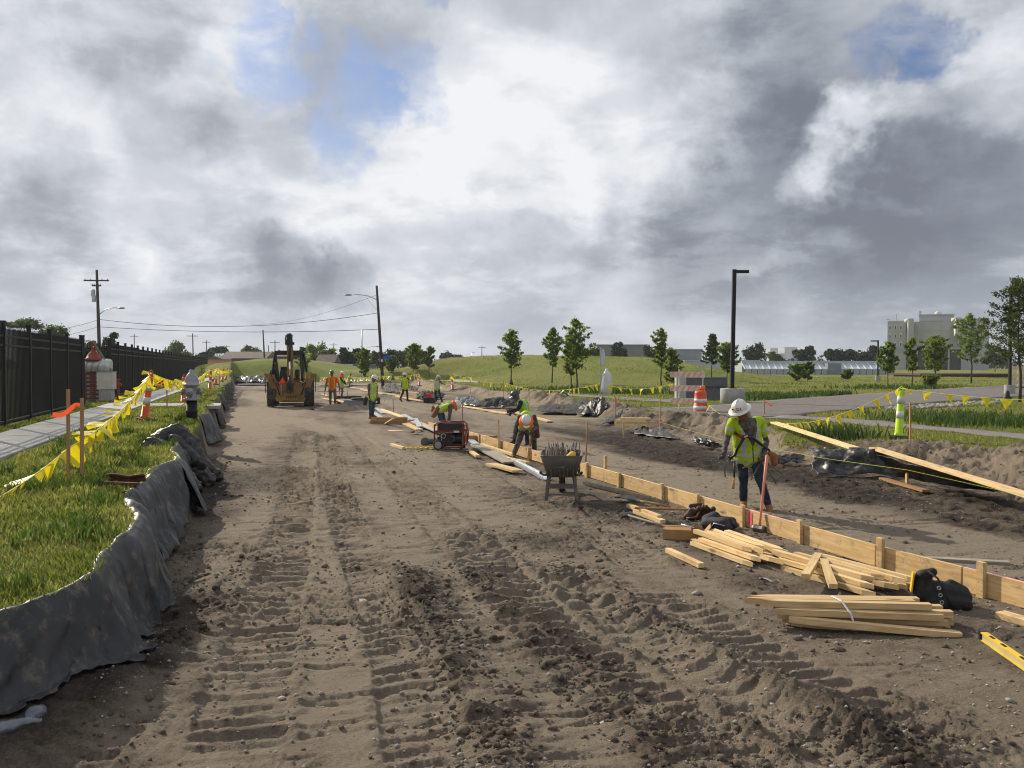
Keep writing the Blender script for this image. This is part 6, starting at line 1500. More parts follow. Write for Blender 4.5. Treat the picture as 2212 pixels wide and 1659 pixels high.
# --- the stooping worker by the form boards
f = Jz(2250, 1220, 1/3.77, 12.45)
JM = dict(hd=f(415, 345, -.26), nek=f(482, 425, -.17), che=f(490, 560, -.08), pel=f(500, 880, .08), sl=f(318, 470, -.16), sr=f(650, 455, .02), el=f(262, 655, -.12), er=f(728, 700, .06), wl=f(222, 830, -.22), wr=f(697, 870, -.08),
          hl=f(430, 900, .10), hr=f(590, 915, .06), kl=f(452, 1170, .10), kr=f(668, 1200, -.04), al=f(452, 1432, .26), ar=f(752, 1485, .0), fl=V(-.25, -.9, 0), fr=V(-.05, -1, 0))
org = (f(560, 1570).x, 12.45, 0)
JM['fl'] = Vector(org)+V(-.25, -.9, 0); JM['fr'] = Vector(org)+V(-.02, -1, 0)
def dress_main(t, j, e):
    # tan sun flap under the hat
    hd, up, fz, sd_ = e['hd'], e['up'], e['fz'], e['sd']
    lump(t, 'neck_flap', [(hd-fz*.10+up*.03, hd-fz*.12-up*.13, .045, .05), (hd-fz*.07+sd_*.06+up*.02, hd-fz*.08+sd_*.06-up*.12, .04, .04), (hd-fz*.07-sd_*.06+up*.02, hd-fz*.08-sd_*.06-up*.12, .04, .04)], M_CLOTHT, .012)
    for s_ in (-1, 1):
        MB().ell(hd+fz*.083+sd_*s_*.032+up*.008, .011, 8, 6).build('eye', mat('eye', (.02, .015, .012), .3, .1), t, True)
    a = [f(345, 600, -.24), f(400, 640, -.27), f(490, 648, -.28), f(560, 660, -.26), f(670, 745, -.14), f(760, 810, .02)]
    MB().tube([p-Vector(t.location) for p in a], .021, 6).build('harness_strap', M_MBLK, t, True)
    a = [f(465, 655, -.27), f(410, 740, -.26), f(375, 800, -.2), f(350, 870, -.12), f(300, 900, -.08)]
    MB().tube([p-Vector(t.location) for p in a], .020, 6).build('harness_strap', M_MBLK, t, True)
    MB().tube([p-Vector(t.location) for p in (f(385, 620, -.27), f(450, 668, -.285))], .024, 6).build('red_strap', mat('strap_red', (.30, .02, .025), .7, .1), t, True)
    MB().box(f(482, 645, -.305)-Vector(t.location), (.055, .012, .022), rot('Y', R(-25))).build('buckle', M_CHROME, t)
    lump(t, 'tool_pouch', [((f(800, 880, .12)-Vector(t.location)), (f(820, 960, .10)-Vector(t.location)), .065, .06), ((f(760, 840, .12)-Vector(t.location)), (f(860, 900, .12)-Vector(t.location)), .04, .04)], M_TAN)
    lump(t, 'phone_pouch', [((f(290, 890, .0)-Vector(t.location)), (f(330, 950, .0)-Vector(t.location)), .035, .03)], M_MBLK)
    for a in ('l', 'r'):
        S_, E = j['s'+a], j['e'+a]; MB().tube([S_.lerp(E, .36), S_.lerp(E, .52)], .0705, 14, False).build('sleeve_band', M_SILV, t, True)
    h = [o for o in t.children if o.name.startswith('hard_hat')][0]
    # scribbled decals on the hat
    c = hd+up*.045; 
    for (u_, v_, w_, h_, m_) in ((-.25, .35, .035, .010, 'd_red'), (-.25, .52, .030, .009, 'd_red'), (-.55, .40, .012, .035, 'd_red'), (.35, .45, .022, .022, 'd_blk'), (-.05, .58, .014, .010, 'd_blk')):
        d = (fz*math.cos(u_)+sd_*math.sin(u_)).normalized(); r_ = .118*1.05*math.sqrt(1-(v_*.9)**2)*(.92+.2*abs(d.dot(fz)))
        p = c+d*r_+up*(.118*v_*1.02)
        nrm = (d*math.cos(v_)+up*math.sin(v_)).normalized(); s3 = up.cross(nrm).normalized(); u3 = nrm.cross(s3)
        MB().box(p+nrm*.002, (w_, .004, h_), Matrix((s3, nrm, u3)).transposed()).build('decal', mat(m_, (.30, .02, .02) if m_ == 'd_red' else (.02, .02, .02), .5, .1), h)
person('worker in a white full-brim hard hat and lime vest stooping behind the form boards', org, JM, (-.35, -.93, 0), [M_SKIND, M_VEST, M_JEAND, M_BOOTY, M_GLOV], .0085, M_HATW, (M_VEST, True), True, 'short', True, look=(-.55, -.75, -.55), head_up=V(-.32, -.30, .85), stripes=2, dress=dress_main, curl=1.15, fore=4, inner=M_CAMO)
# sleeve bands, patterned forearms are part of the shirt; held pins and hammer are things of their own
def held_rod(pts, r, label, m, name='steel_pin', cat='steel pin', group=None, parts=None): return tag(MB().tube(pts, r, 7).build(name, m, None, True), label, cat, group)
held_rod([f(218, 885, -.26), f(232, 1135, -.28)], .009, 'steel pin hanging from the gloved hand over the lane', M_REBAR)
for k, (a, b) in enumerate((((655, 935), (445, 1025)), ((660, 955), (540, 1165)), ((700, 960), (845, 1215)), ((720, 950), (930, 1105)))):
    held_rod([f(*a, -.10), f(*b, -.2)], .009, ['steel pin held in the lower hand pointing at the driveway side', 'steel pin held in the lower hand pointing down between the knees', 'longest steel pin held behind the sledgehammer handle', 'steel pin held pointing out towards the black plastic'][k], M_REBAR)
hm = thing('hammer', 'claw hammer with a wooden handle hanging from the worker belt', 'hammer', f(345, 945, -.12), 0)
L0 = Vector(hm.location)
MB().tube([V(0, 0, 0), f(340, 1140, -.14)-L0], .013, 7).build('shaft', M_MBLK, hm, True); MB().tube([f(340, 1140, -.14)-L0, f(327, 1275, -.14)-L0], [.017, .019], 8).build('grip', M_HANDLE, hm, True); MB().tube([V(-.045, 0, .012), V(.05, 0, .02)], .017, 8).build('head', M_GALV, hm)

# --- bending worker with lime cape over a white hat
f = Jz(1600, 1250, .1808, 19.5)
org = (f(400, 1160).x, 19.5, 0)
JB = dict(hd=f(428, 520, -.52), nek=f(430, 455, -.40), che=f(430, 440, -.22), pel=f(440, 560, .26), sl=f(318, 440, -.30), sr=f(560, 440, -.28), el=f(250, 600, -.36), er=f(612, 610, -.32), wl=f(222, 730, -.40), wr=f(530, 690, -.42), hl=f(365, 640, .26), hr=f(515, 640, .26), kl=f(292, 880, .05), kr=f(560, 850, .25), al=f(205, 1095, .0), ar=f(575, 1010, .60))
def dress_cape(t, j, e):
    hd, up, fz, sd_ = e['hd'], e['up'], e['fz'], e['sd']; c = hd+up*.045
    M = Matrix((sd_, fz, up)).transposed()
    MB().lathe([(.118, .012), (.165, -.015), (.17, -.03), (.118, -.005)], c, 20, M, .95, 1.1).build('orange_visor', M_ORNG, t, True)
    lump(t, 'lime_cape', [(hd-fz*.10-up*.02, hd-fz*.13-up*.17, .06, .07), (hd+sd_*.09-up*.04, hd+sd_*.10-up*.17, .04, .05), (hd-sd_*.09-up*.04, hd-sd_*.10-up*.17, .04, .05)], M_VEST)
    lump(t, 'tool_pouch', [(e['pel']+e['lat']*.2+V(0, 0, -.05), e['pel']+e['lat']*.24+V(0, 0, -.28), .07, .06)], mat('pouch_red', (.10, .025, .025), .7, .2))
    lump(t, 'tool_pouch', [(e['pel']-e['lat']*.22+V(0, 0, -.03), e['pel']-e['lat']*.25+V(0, 0, -.22), .06, .05)], M_LEATH)
person('worker bending over the form boards, white hard hat crown facing the viewer', org, JB, (0, -1, 0), [M_SKIND, M_CAMO, M_CAMO, M_BOOT, M_GLOV], .013, M_HATW, (M_VEST, False), True, 'long', head_up=V(.02, -.72, .60), look=(0, -.5, -.86), dress=dress_cape)
held_rod([f(505, 660, -.40), f(500, 960, -.30)], .02, 'short orange-handled tool held by the bending worker', M_HANDLE, 'hand_tool', 'tool')

# --- hammering worker in a green hat
f = Jz(1600, 1250, .1808, 22.2)
org = (f(380, 960).x, 22.2, 0)
JH = dict(hd=f(252, 78, 0), nek=f(300, 150, 0), che=f(375, 230, .02), pel=f(430, 480, .05), sl=f(335, 190, -.18), sr=f(370, 170, .2), el=f(275, 300, -.22), er=f(280, 300, .12), wl=f(150, 330, -.15), wr=f(190, 350, .0), hl=f(410, 500, -.08), hr=f(440, 500, .14), kl=f(300, 700, -.2), kr=f(440, 740, .15), al=f(200, 880, -.15), ar=f(450, 925, .2))
def dress_green(t, j, e): lump(t, 'tool_pouch', [(e['pel']+V(.0, -.22, -.05), e['pel']+V(-.02, -.24, -.25), .06, .05)], M_LEATH)
person('worker in a green hard hat and dark sleeves leaning forward with a sledgehammer', org, JH, (-1, -.1, 0), [M_SKIND, M_DARKSH, M_JEAND, M_BOOT, M_GLOV], .014, M_HATG, (M_VESTG, False), True, 'long', head_up=V(-.35, 0, .9), look=(-.9, 0, -.45), dress=dress_green)
sledge(f(15, 265, -.12), f(250, 405, -.05), 'sledgehammer with a pale head gripped by the green hatted worker', m=M_HANDLE, hl=.20, hr=.05)

# --- bending man in jeans behind the generator
f = Jz(1120, 1150, .1808, 26.2)
org = (f(1620, 1310).x, 26.2, 0)
JG = dict(hd=f(1835, 785, 0), nek=f(1785, 765, 0), che=f(1715, 800, 0), pel=f(1560, 850, .02), sl=f(1735, 800, -.18), sr=f(1750, 785, .2), el=f(1735, 920, -.2), er=f(1745, 910, .2), wl=f(1712, 1030, -.2), wr=f(1725, 1050, .15), hl=f(1555, 880, -.09), hr=f(1575, 875, .12), kl=f(1590, 1090, -.1), kr=f(1640, 1090, .12), al=f(1580, 1280, -.1), ar=f(1625, 1280, .12))
def dress_jeans(t, j, e):
    dress_cape(t, j, dict(e, pel=e['pel']+V(0, 99, 0))) if False else None
    hd, up, fz, sd_ = e['hd'], e['up'], e['fz'], e['sd']
    lump(t, 'lime_cape', [(hd-fz*.08-up*.03, hd-fz*.05-up*.13, .08, .09), (hd-up*.05, hd-up*.12, .09, .09)], M_VEST)
    MB().lathe([(.12, .0), (.165, -.05), (.165, -.08), (.12, -.02)], hd+up*.03, 18, Matrix((sd_, fz, up)).transposed()).build('orange_trim', M_ORNG, t, True)
    lump(t, 'tool_bag', [(e['pel']+V(-.06, -.16, .0), e['pel']+V(-.16, -.18, -.18), .09, .08), (e['pel']+V(-.16, -.1, .0), e['pel']+V(-.2, -.1, -.2), .07, .06), (e['pel']+V(-.05, -.22, .05), e['pel']+V(-.1, -.22, -.05), .06, .05), (e['pel']+V(-.2, -.1, .08), e['pel']+V(-.22, -.1, -.05), .04, .04)], M_TAN)
person('worker in blue jeans with brown tool bags bent double behind the generator', org, JG, (1, -.1, 0), [M_SKIND, M_GREYSH, M_JEAN, M_BOOT, M_GLOV], .014, M_HATW, (M_VEST, False), True, 'long', head_up=V(.72, 0, .25), look=(.4, 0, -.9), dress=dress_jeans)

# --- standing man with a tool pouch
f = Jz(1120, 1150, .1808, 33.7)
org = (f(360, 1035).x, 33.7, 0)
JS = dict(hd=f(400, 325, 0), nek=f(375, 395, 0), che=f(370, 470, 0), pel=f(360, 650, 0), sl=f(312, 430, -.18), sr=f(430, 420, .16), el=f(308, 545, -.2), er=f(452, 545, .14), wl=f(322, 655, -.16), wr=f(448, 660, .1), hl=f(340, 665, -.08), hr=f(395, 665, .08), kl=f(335, 840, -.06), kr=f(385, 830, .1), al=f(340, 985, -.06), ar=f(368, 960, .25))
JS['fl'] = Vector(org)+V(1, -.3, 0); JS['fr'] = Vector(org)+V(1, -.2, 0)
def dress_stand(t, j, e):
    lump(t, 'tool_pouch', [(e['pel']+V(-.22, -.12, -.03), e['pel']+V(-.24, -.12, -.22), .09, .085)], M_MBLK, .018); lump(t, 'tool_pouch', [(e['pel']+V(.28, -.05, -.03), e['pel']+V(.28, -.05, -.2), .06, .06)], M_MBLK, .018)
    MB().tube([e['nek']+V(-.06, -.12, -.02), e['che']+V(-.07, -.19, -.1), e['pel']+V(-.12, -.18, .1)], .026, 6).build('brace', M_MBLK, t, True)
    lump(t, 'neck_cloth', [(e['hd']+V(-.09, 0, .02), e['hd']+V(-.12, 0, -.2), .05, .06)], M_WHITEBAND, .018)
person('man in white hard hat and lime vest standing upright beside the stake bundle', org, JS, (.92, -.4, 0), [M_SKIND, M_GREYSH, M_JEAN, M_BOOT, M_GLOV], .017, M_HATW, (M_VEST, False), True, 'short', look=(.85, -.45, -.2), dress=dress_stand)

# --- worker in orange walking towards the viewer
f = Jz(800, 1000, .1808, 44.4)
org = (f(1440, 1625).x, 44.4, 0)
JO = dict(hd=f(1425, 1052, -.02), nek=f(1427, 1100, 0), che=f(1432, 1180, 0), pel=f(1435, 1330, 0), sl=f(1352, 1145, 0), sr=f(1515, 1140, 0), el=f(1325, 1240, .03), er=f(1548, 1240, -.03), wl=f(1312, 1325, -.05), wr=f(1562, 1310, -.08), hl=f(1400, 1350, 0), hr=f(1472, 1350, 0), kl=f(1398, 1470, .05), kr=f(1485, 1460, -.12), al=f(1400, 1590, .1), ar=f(1485, 1575, .05))
def dress_orange(t, j, e):
    for s_ in (-1, 1): MB().bar(e['che']+e['lat']*.13*s_+V(0, -.155, .14), e['pel']+e['lat']*.14*s_+V(0, -.15, .02), .06, .012, V(0, -1, 0)).build('lime_band', M_VEST, t)
person('worker in a bright orange shirt and dark green hard hat walking towards the viewer', org, JO, (0, -1, 0), [M_SKIND, M_ORNG, M_KHAKI, M_BOOT, M_MBLK], .018, M_HATG, None, True, 'short', dress=dress_orange, k=1.08)
held_rod([f(1310, 1340, -.1), f(1290, 1450, -.1)], .016, 'dark tool carried low by the worker in orange', M_STEEL, 'hand_tool', 'tool'); held_rod([f(1565, 1330, -.12), f(1555, 1420, -.12)], .016, 'second tool in the other hand of the worker in orange', M_STEEL, 'hand_tool', 'tool')

# --- worker with the orange hood
f = Jz(800, 1000, .1808, 55.6)
org = (f(1600, 1480).x, 55.6, 0)
JP = dict(hd=f(1610, 1062, 0), nek=f(1605, 1105, 0), che=f(1600, 1165, 0), pel=f(1598, 1270, 0), sl=f(1580, 1135, -.18), sr=f(1612, 1135, .18), el=f(1622, 1200, -.22), er=f(1650, 1200, .15), wl=f(1662, 1240, -.2), wr=f(1670, 1235, .1), hl=f(1592, 1280, -.1), hr=f(1606, 1280, .1), kl=f(1612, 1370, -.1), kr=f(1612, 1365, .1), al=f(1592, 1452, -.1), ar=f(1600, 1448, .1))
def dress_hood(t, j, e): lump(t, 'orange_hood', [(e['hd']-e['up']*.0-e['fz']*.04, e['nek']-e['up']*.02, .105, .15)], M_ORNG, .02)
person('worker in a white hard hat with an orange hood over the shoulders', org, JP, (.9, -.3, 0), [M_SKIND, M_DARKSH, M_KHAKI, M_BOOT, M_GLOV], .02, M_HATW, (M_VEST, False), False, 'long', dress=dress_hood)
# --- far worker in lime
f = Jz(800, 1000, .1808, 80)
org = (f(1730, 1300).x, 80, 0)
JQ = dict(hd=f(1755, 1072, 0), nek=f(1745, 1095, 0), che=f(1735, 1125, 0), pel=f(1725, 1195, 0), sl=f(1735, 1110, -.18), sr=f(1745, 1110, .18), el=f(1762, 1140, -.2), er=f(1765, 1140, .15), wl=f(1780, 1150, -.15), wr=f(1783, 1150, .1), hl=f(1722, 1198, -.1), hr=f(1728, 1198, .1), kl=f(1740, 1240, -.1), kr=f(1742, 1240, .1), al=f(1725, 1283, -.1), ar=f(1727, 1283, .1))
person('lone far worker in lime with a pale hat stooping by the verge', org, JQ, (1, 0, 0), [M_SKIND, M_VEST, mat('pale_jeans', (.12, .14, .17), .9, .2), M_BOOT, M_GLOV], .026, M_CLOTHT, (M_VEST, False), False, 'short', k=1.0, stripes=False, look=(.9, 0, -.4))
# --- walking surveyor
f = Jz(1120, 1150, .1808, 50)
org = (f(940, 715).x, 50, 0)
JW = dict(hd=f(940, 262, 0), nek=f(945, 300, 0), che=f(955, 360, 0), pel=f(950, 465, 0), sl=f(912, 325, .05), sr=f(1000, 325, -.03), el=f(897, 395, .05), er=f(1010, 395, .1), wl=f(888, 445, 0), wr=f(1005, 440, .2), hl=f(930, 480, 0), hr=f(970, 480, 0), kl=f(905, 570, .0), kr=f(985, 575, .0), al=f(862, 668, -.15), ar=f(992, 690, .1))
JW['fl'] = Vector(org)+V(.7, .5, -.8); JW['fr'] = Vector(org)+V(.8, .4, 0)
person('surveyor in a white hard hat and lime vest striding past the tripod', org, JW, (.75, .6, 0), [M_SKIND, M_DARKSH, M_JEAND, M_BOOT, M_GLOV], .02, M_HATW, (M_VEST, False), False, 'long', stripes=False, k=1.02)
# --- pointing worker
f = Jz(1120, 1150, .1808, 49.5)
org = (f(1530, 725).x, 49.5, 0)
JX = dict(hd=f(1530, 305, .02), nek=f(1518, 335, 0), che=f(1505, 385, 0), pel=f(1508, 480, 0), sl=f(1472, 350, .02), sr=f(1552, 350, .0), el=f(1462, 430, .1), er=f(1592, 395, -.1), wl=f(1475, 480, .2), wr=f(1635, 408, -.15), hl=f(1488, 490, 0), hr=f(1530, 490, 0), kl=f(1482, 590, .03), kr=f(1560, 590, -.03), al=f(1478, 690, .1), ar=f(1590, 700, -.05))
def dress_x(t, j, e): lump(t, 'neck_cloth', [(e['hd']-e['fz']*.09, e['hd']-e['fz']*.1-e['up']*.14, .07, .08)], M_CLOTHT, .02)
person('worker seen from behind stretching one arm out beside the red fuel can', org, JX, (.5, .85, 0), [M_SKIND, M_SKIND, M_JEAND, M_BOOT, M_GLOV], .02, M_HATG if False else mat('hat_pale', (.40, .46, .36), .4, .1), (mat('vest_pale', (.40, .50, .16), .75, .1), False), False, 'short', dress=dress_x)
# --- operator in the cab
f = Jz(765, 1000, .1808, bq.y+.75)
o_ = f(610, 1090); org = (o_.x, bq.y+.75, o_.z)
JD = dict(hd=f(620, 935, 0), nek=f(612, 985, 0), che=f(605, 1030, 0), pel=f(600, 1130, 0), sl=f(555, 1010, 0), sr=f(660, 1010, 0), el=f(545, 1080, .1), er=f(672, 1080, .1), wl=f(560, 1110, .35), wr=f(655, 1110, .35), hl=f(575, 1140, .02), hr=f(630, 1140, .02), kl=f(565, 1130, .45), kr=f(640, 1130, .45), al=f(565, 1280, .5), ar=f(640, 1280, .5))
person('backhoe operator in dark clothes seated in the cab, seen from behind', org, JD, (0, 1, 0), [M_SKIND, M_DARKSH, M_JEAND, M_BOOT, M_GLOV], .022, M_MBLK, None, False, 'long')

# ============================================================ far things
def atg(px, py):
    """where the line of sight meets the ground"""
    d = ray(px, py); t = np.concatenate([np.arange(6, 60, .1), np.arange(60, 300, .4)])
    X, Yv, Zv = d.x*t, d.y*t, CAM_Z+d.z*t
    g = ground(X, Yv, False)[0]; k = np.argmax(Zv <= g)
    if Zv[k] > g[k]: k = len(t)-1
    return Vector((X[k], Yv[k], g[k]))
M_LEAFG = mat('leaf_green', (.15, .225, .045), .7, .25, .5, col2=(.22, .30, .07), island=.4, trans=.62, spec=.2); M_LEAFY = mat('leaf_yellowgreen', (.17, .235, .035), .7, .25, .5, col2=(.25, .31, .06), island=.35, trans=.62, spec=.2)
M_LEAFD = mat('leaf_dark', (.034, .055, .019), .75, .3, .3, col2=(.045, .066, .022), island=.4, trans=.2, spec=.2); M_LEAFM = mat('leaf_mid', (.075, .11, .03), .75, .3, .3, col2=(.125, .165, .05), island=.4, trans=.45, spec=.2)
M_BARK = mat('bark', (.06, .048, .038), .95, .3, 6, bump=.4)
def leaves(P_, size, r_):
    n = len(P_); a = r_.normal(size=(n, 3)); a /= np.linalg.norm(a, axis=1)[:, None]; b = r_.normal(size=(n, 3)); b -= a*(a*b).sum(1)[:, None]; b /= np.linalg.norm(b, axis=1)[:, None]
    s_ = size*r_.uniform(.6, 1.35, n)[:, None]; a = a*s_; b = b*s_*.62
    Vv = np.stack([P_-a, P_-b*.9, P_+a, P_+b*.9], 1).reshape(-1, 3); i0 = np.arange(n)*4
    return Vv, np.stack([i0, i0+1, i0+2, i0+3], -1)
def tree(name, label, base, H, Wd, kind, m, seed, n=2200, ls=.10, group=None, trunk_r=None, clear=.22):
    r_ = np.random.RandomState(seed); rr_ = random.Random(seed)
    t = thing(name, label, 'tree', base, 0, group); tr_ = trunk_r or max(.03, H*.013)
    lean = V(rr_.uniform(-.04, .04)*H, rr_.uniform(-.04, .04)*H, 0); mb = MB(); pts = []; 
    if kind in ('leader', 'sparse', 'ragged'):
        k_ = 8; ax = [lean*(i/k_)+V(rr_.uniform(-.01, .01)*H, rr_.uniform(-.01, .01)*H, H*.98*i/k_-.1*(i == 0)) for i in range(k_+1)]
        mb.tube(ax, [tr_*(1-.88*i/k_) for i in range(k_+1)], 7)
        nb = 40 if kind == 'leader' else (22 if kind == 'sparse' else 60)
        for b in range(nb):
            h = clear+(1-clear)*((b+rr_.random())/nb); az_ = b*2.4+rr_.uniform(-.5, .5)
            sh_ = math.sin(math.pi*min(1, (h-clear)/(1-clear)*.86+.16))**.8 if kind != 'ragged' else (1.05-h)**.6*1.15
            L = Wd*.5*sh_*rr_.uniform(.45, 1.25)
            o_ = V(0, 0, 0)+ax[min(k_, int(h*k_))].lerp(ax[min(k_, int(h*k_)+1)], h*k_-int(h*k_)); up = rr_.uniform(.25, .75) if kind != 'ragged' else rr_.uniform(.1, .55)
            d = V(math.cos(az_), math.sin(az_), up).normalized(); e = o_+d*L+V(0, 0, .10*L); c_ = o_.lerp(e, .5)+V(0, 0, -.05*L)
            mb.tube([o_, c_, e], [tr_*.32*(1-h*.5), tr_*.2*(1-h*.5), tr_*.08], 4)
            m_ = max(6, int(n/nb*(.5+sh_)))
            u_ = r_.uniform(.15, 1.05, m_)**.75
            q = np.array(o_)[None]*(1-u_)[:, None]+np.array(e)[None]*u_[:, None]
            pts.append(q+r_.normal(size=(m_, 3))*np.array([.10, .10, .07])*Wd*(.45+.8*(1-abs(2*u_-1.2)))[:, None]*(.30 if kind == 'ragged' else (.32 if kind == 'sparse' else .44)))
        P_ = np.concatenate(pts)
    else:
        tk = H*(.34 if kind == 'oak' else .5)
        mb.tube([(0, 0, -.2), (lean.x*.3, lean.y*.3, tk*.6), (lean.x*.5, lean.y*.5, tk)], [tr_*1.3, tr_, tr_*.8], 7)
        nc_ = 13 if kind == 'oak' else 13
        for c in range(nc_):
            az_ = c*2.4+rr_.uniform(-.4, .4); f_ = rr_.uniform(.15, 1)**.6; rad = Wd*.5*.72*f_
            if kind == 'oak': zc = tk+(H-tk)*rr_.uniform(.10, .80)*(1.1-.45*f_)
            else: zc = H*(.86-.10*f_)+rr_.uniform(-.03, .03)*H
            cc = V(rad*math.cos(az_), rad*math.sin(az_), zc); rc = Wd*rr_.uniform(.11, .21)
            mb.tube([(lean.x*.5, lean.y*.5, tk*.85), cc*.6+V(0, 0, tk*.35), cc], [tr_*.6, tr_*.3, tr_*.12], 5)
            m_ = n//nc_; g = r_.normal(size=(m_, 3)); g /= np.linalg.norm(g, axis=1)[:, None]; rad_ = r_.uniform(.15, 1.0, m_)**.5
            pts.append(np.array(cc)+g*rad_[:, None]*rc*np.array([1, 1, .78 if kind == 'oak' else .42])*(1+.32*r_.normal(size=(m_, 1))))
        P_ = np.concatenate(pts); P_ = P_[P_[:, 2] > H*.10]
    P_[:, 2] = np.minimum(P_[:, 2], H*1.02)
    mb.build('trunk', M_BARK, t, True)
    Vv, F = leaves(P_, ls, r_); obj('crown', np_mesh('crown', Vv, F, m, False), t)
    return t
GY = 'young trees planted on the lawn'
young = [(1103, 711, 833, 56, 'leader', 'G', 'young round tree standing apart in front of the mound'), (1193, 706, 827, 52, 'leader', 'G', 'slim young tree beside the two tall cypresses'), (1233, 722, 847, 52, 'leader', 'Y', 'bushy bright young tree against the tallest cypress'),
         (1246, 686, 848, 74, 'leader', 'G', 'tallest young tree with feathery branches near the bagged sign post'), (1428, 708, 833, 50, 'leader', 'Y', 'young tree right behind the striped barricade'), (1452, 752, 836, 44, 'leader', 'Y', 'low bright sapling beside the tree behind the barricade'), (1537, 722, 815, 50, 'ragged', 'M', 'ragged young tree between sign wall and lamp post'),
         (1570, 740, 832, 56, 'leader', 'G', 'bushy young tree directly behind the black lamp post'), (1722, 786, 823, 40, 'sparse', 'Y', 'small shrubby sapling in front of the pale ribbed building'), (1745, 783, 824, 36, 'sparse', 'G', 'second shrubby sapling in front of the ribbed building'), (1917, 738, 835, 56, 'leader', 'G', 'leafy young tree covering the foot of the concrete block'),
         (1971, 729, 834, 58, 'sparse', 'G', 'thin young tree before the middle of the concrete block'), (2022, 725, 832, 66, 'leader', 'Y', 'yellowish young tree before the concrete block'), (2098, 677, 828, 74, 'leader', 'G', 'tall green young tree before the end of the concrete block'), (2204, 601, 868, 185, 'ragged', 'M', 'big dark spreading tree at the frame edge beyond the pennants'),
         (787, 752, 813, 38, 'leader', 'Y', 'bright young tree left of the leaning pole'), (892, 743, 806, 46, 'leader', 'Y', 'bright leafy young tree above the walking surveyor'), (927, 747, 815, 34, 'sparse', 'G', 'spindly sapling right of the walking surveyor'), (845, 770, 806, 30, 'leader', 'Y', 'low bright sapling just past the leaning pole'),
         (655, 775, 800, 30, 'leader', 'Y', 'small sapling on the mound behind the backhoe canopy'), (1830, 799, 821, 26, 'sparse', 'G', 'low shrub before the far lamp post'), (2010, 812, 838, 40, 'leader', 'Y', 'low bright shrub at the driveway edge')]
MM_ = dict(G=M_LEAFG, Y=M_LEAFY, M=M_LEAFM, D=M_LEAFD)
for i, (x, yt, yb, w, kd, mm, lb) in enumerate(young):
    b = atg(x, yb); H = atY(x, yt, b.y).z-b.z; Wd = w*b.y/FPX
    big = w > 100
    tree('young_tree', lb, b, H, Wd, kd, MM_[mm], 500+i, 8000 if big else 1900, .035+.00105*b.y if not big else .06, GY, clear=.30 if H > 3.5 else .08)
GO = 'mature trees beyond the lawn'
far = [(1336, 722, 40, 200, 'oak', 'D', 'dark oak standing in front of the long grey building'), (1408, 735, 42, 200, 'oak', 'D', 'dark oak at the end of the long grey building'), (1275, 742, 62, 190, 'oak', 'D', 'dark wide oak behind the tallest young tree'), (1627, 732, 56, 230, 'oak', 'D', 'dark round oak just past the black lamp post'), (1677, 752, 36, 260, 'oak', 'M', 'low tree in front of the hazy far tower'), (1738, 736, 50, 230, 'oak', 'D', 'dark pointed tree before the second far tower'),
       (1800, 746, 46, 240, 'oak', 'D', 'dark oak at the start of the clump before the concrete block'), (1832, 739, 56, 240, 'oak', 'D', 'largest dark oak of the clump before the concrete block'), (1880, 740, 52, 235, 'oak', 'D', 'dark oak beside the far lamp post'), (2150, 745, 60, 200, 'oak', 'M', 'tree behind the big spreading tree'),
       (53, 671, 86, 120, 'flat', 'M', 'flat-topped spreading tree above the black fence'), (120, 679, 66, 120, 'oak', 'M', 'round tree next to the flat-topped one above the fence'), (192, 712, 46, 120, 'oak', 'M', 'low tree behind the utility pole at the fence'), (238, 698, 44, 115, 'oak', 'D', 'dark tree right of the utility pole at the fence'), (379, 734, 74, 190, 'oak', 'M', 'wide round tree behind the far end of the fence'),
       (440, 745, 44, 210, 'oak', 'D', 'dark tree above the pink house'), (472, 744, 46, 220, 'flat', 'D', 'flat dark tree right of the pink house'), (545, 741, 60, 200, 'oak', 'M', 'round tree left of the backhoe above the mound'), (600, 762, 70, 230, 'oak', 'M', 'low trees seen through the backhoe canopy'), (648, 740, 46, 170, 'oak', 'D', 'dark tree just right of the backhoe canopy'),
       (684, 730, 66, 165, 'oak', 'G', 'tall light green tree right of the backhoe'), (712, 742, 40, 165, 'oak', 'G', 'second light green tree beside the tall one'), (742, 743, 50, 160, 'oak', 'D', 'dark tree above the maroon car'), (774, 742, 44, 160, 'oak', 'D', 'dark tree left of the leaning pole'), (843, 746, 50, 170, 'oak', 'D', 'dark tree right of the leaning pole'), (872, 748, 54, 175, 'oak', 'M', 'mid green tree behind the bright young tree'), (815, 752, 40, 175, 'oak', 'M', 'mid green tree behind the leaning pole'), (910, 752, 40, 180, 'oak', 'M', 'low tree at the end of the clump above the mound'),
       (974, 759, 52, 260, 'oak', 'D', 'lone dark dome-shaped tree on the skyline of the mound'), (1130, 765, 36, 300, 'oak', 'D', 'low dark tree peeping over the mound')]
for i, (x, yt, w, Yv, kd, mm, lb) in enumerate(far):
    p = atY(x, 788, Yv); H = atY(x, yt, Yv).z-.2
    tree('oak_tree', lb, (p.x, p.y, .2), H, w*Yv/FPX, kd, MM_[mm], 800+i, 1900, .0019*Yv, GO, clear=.1)
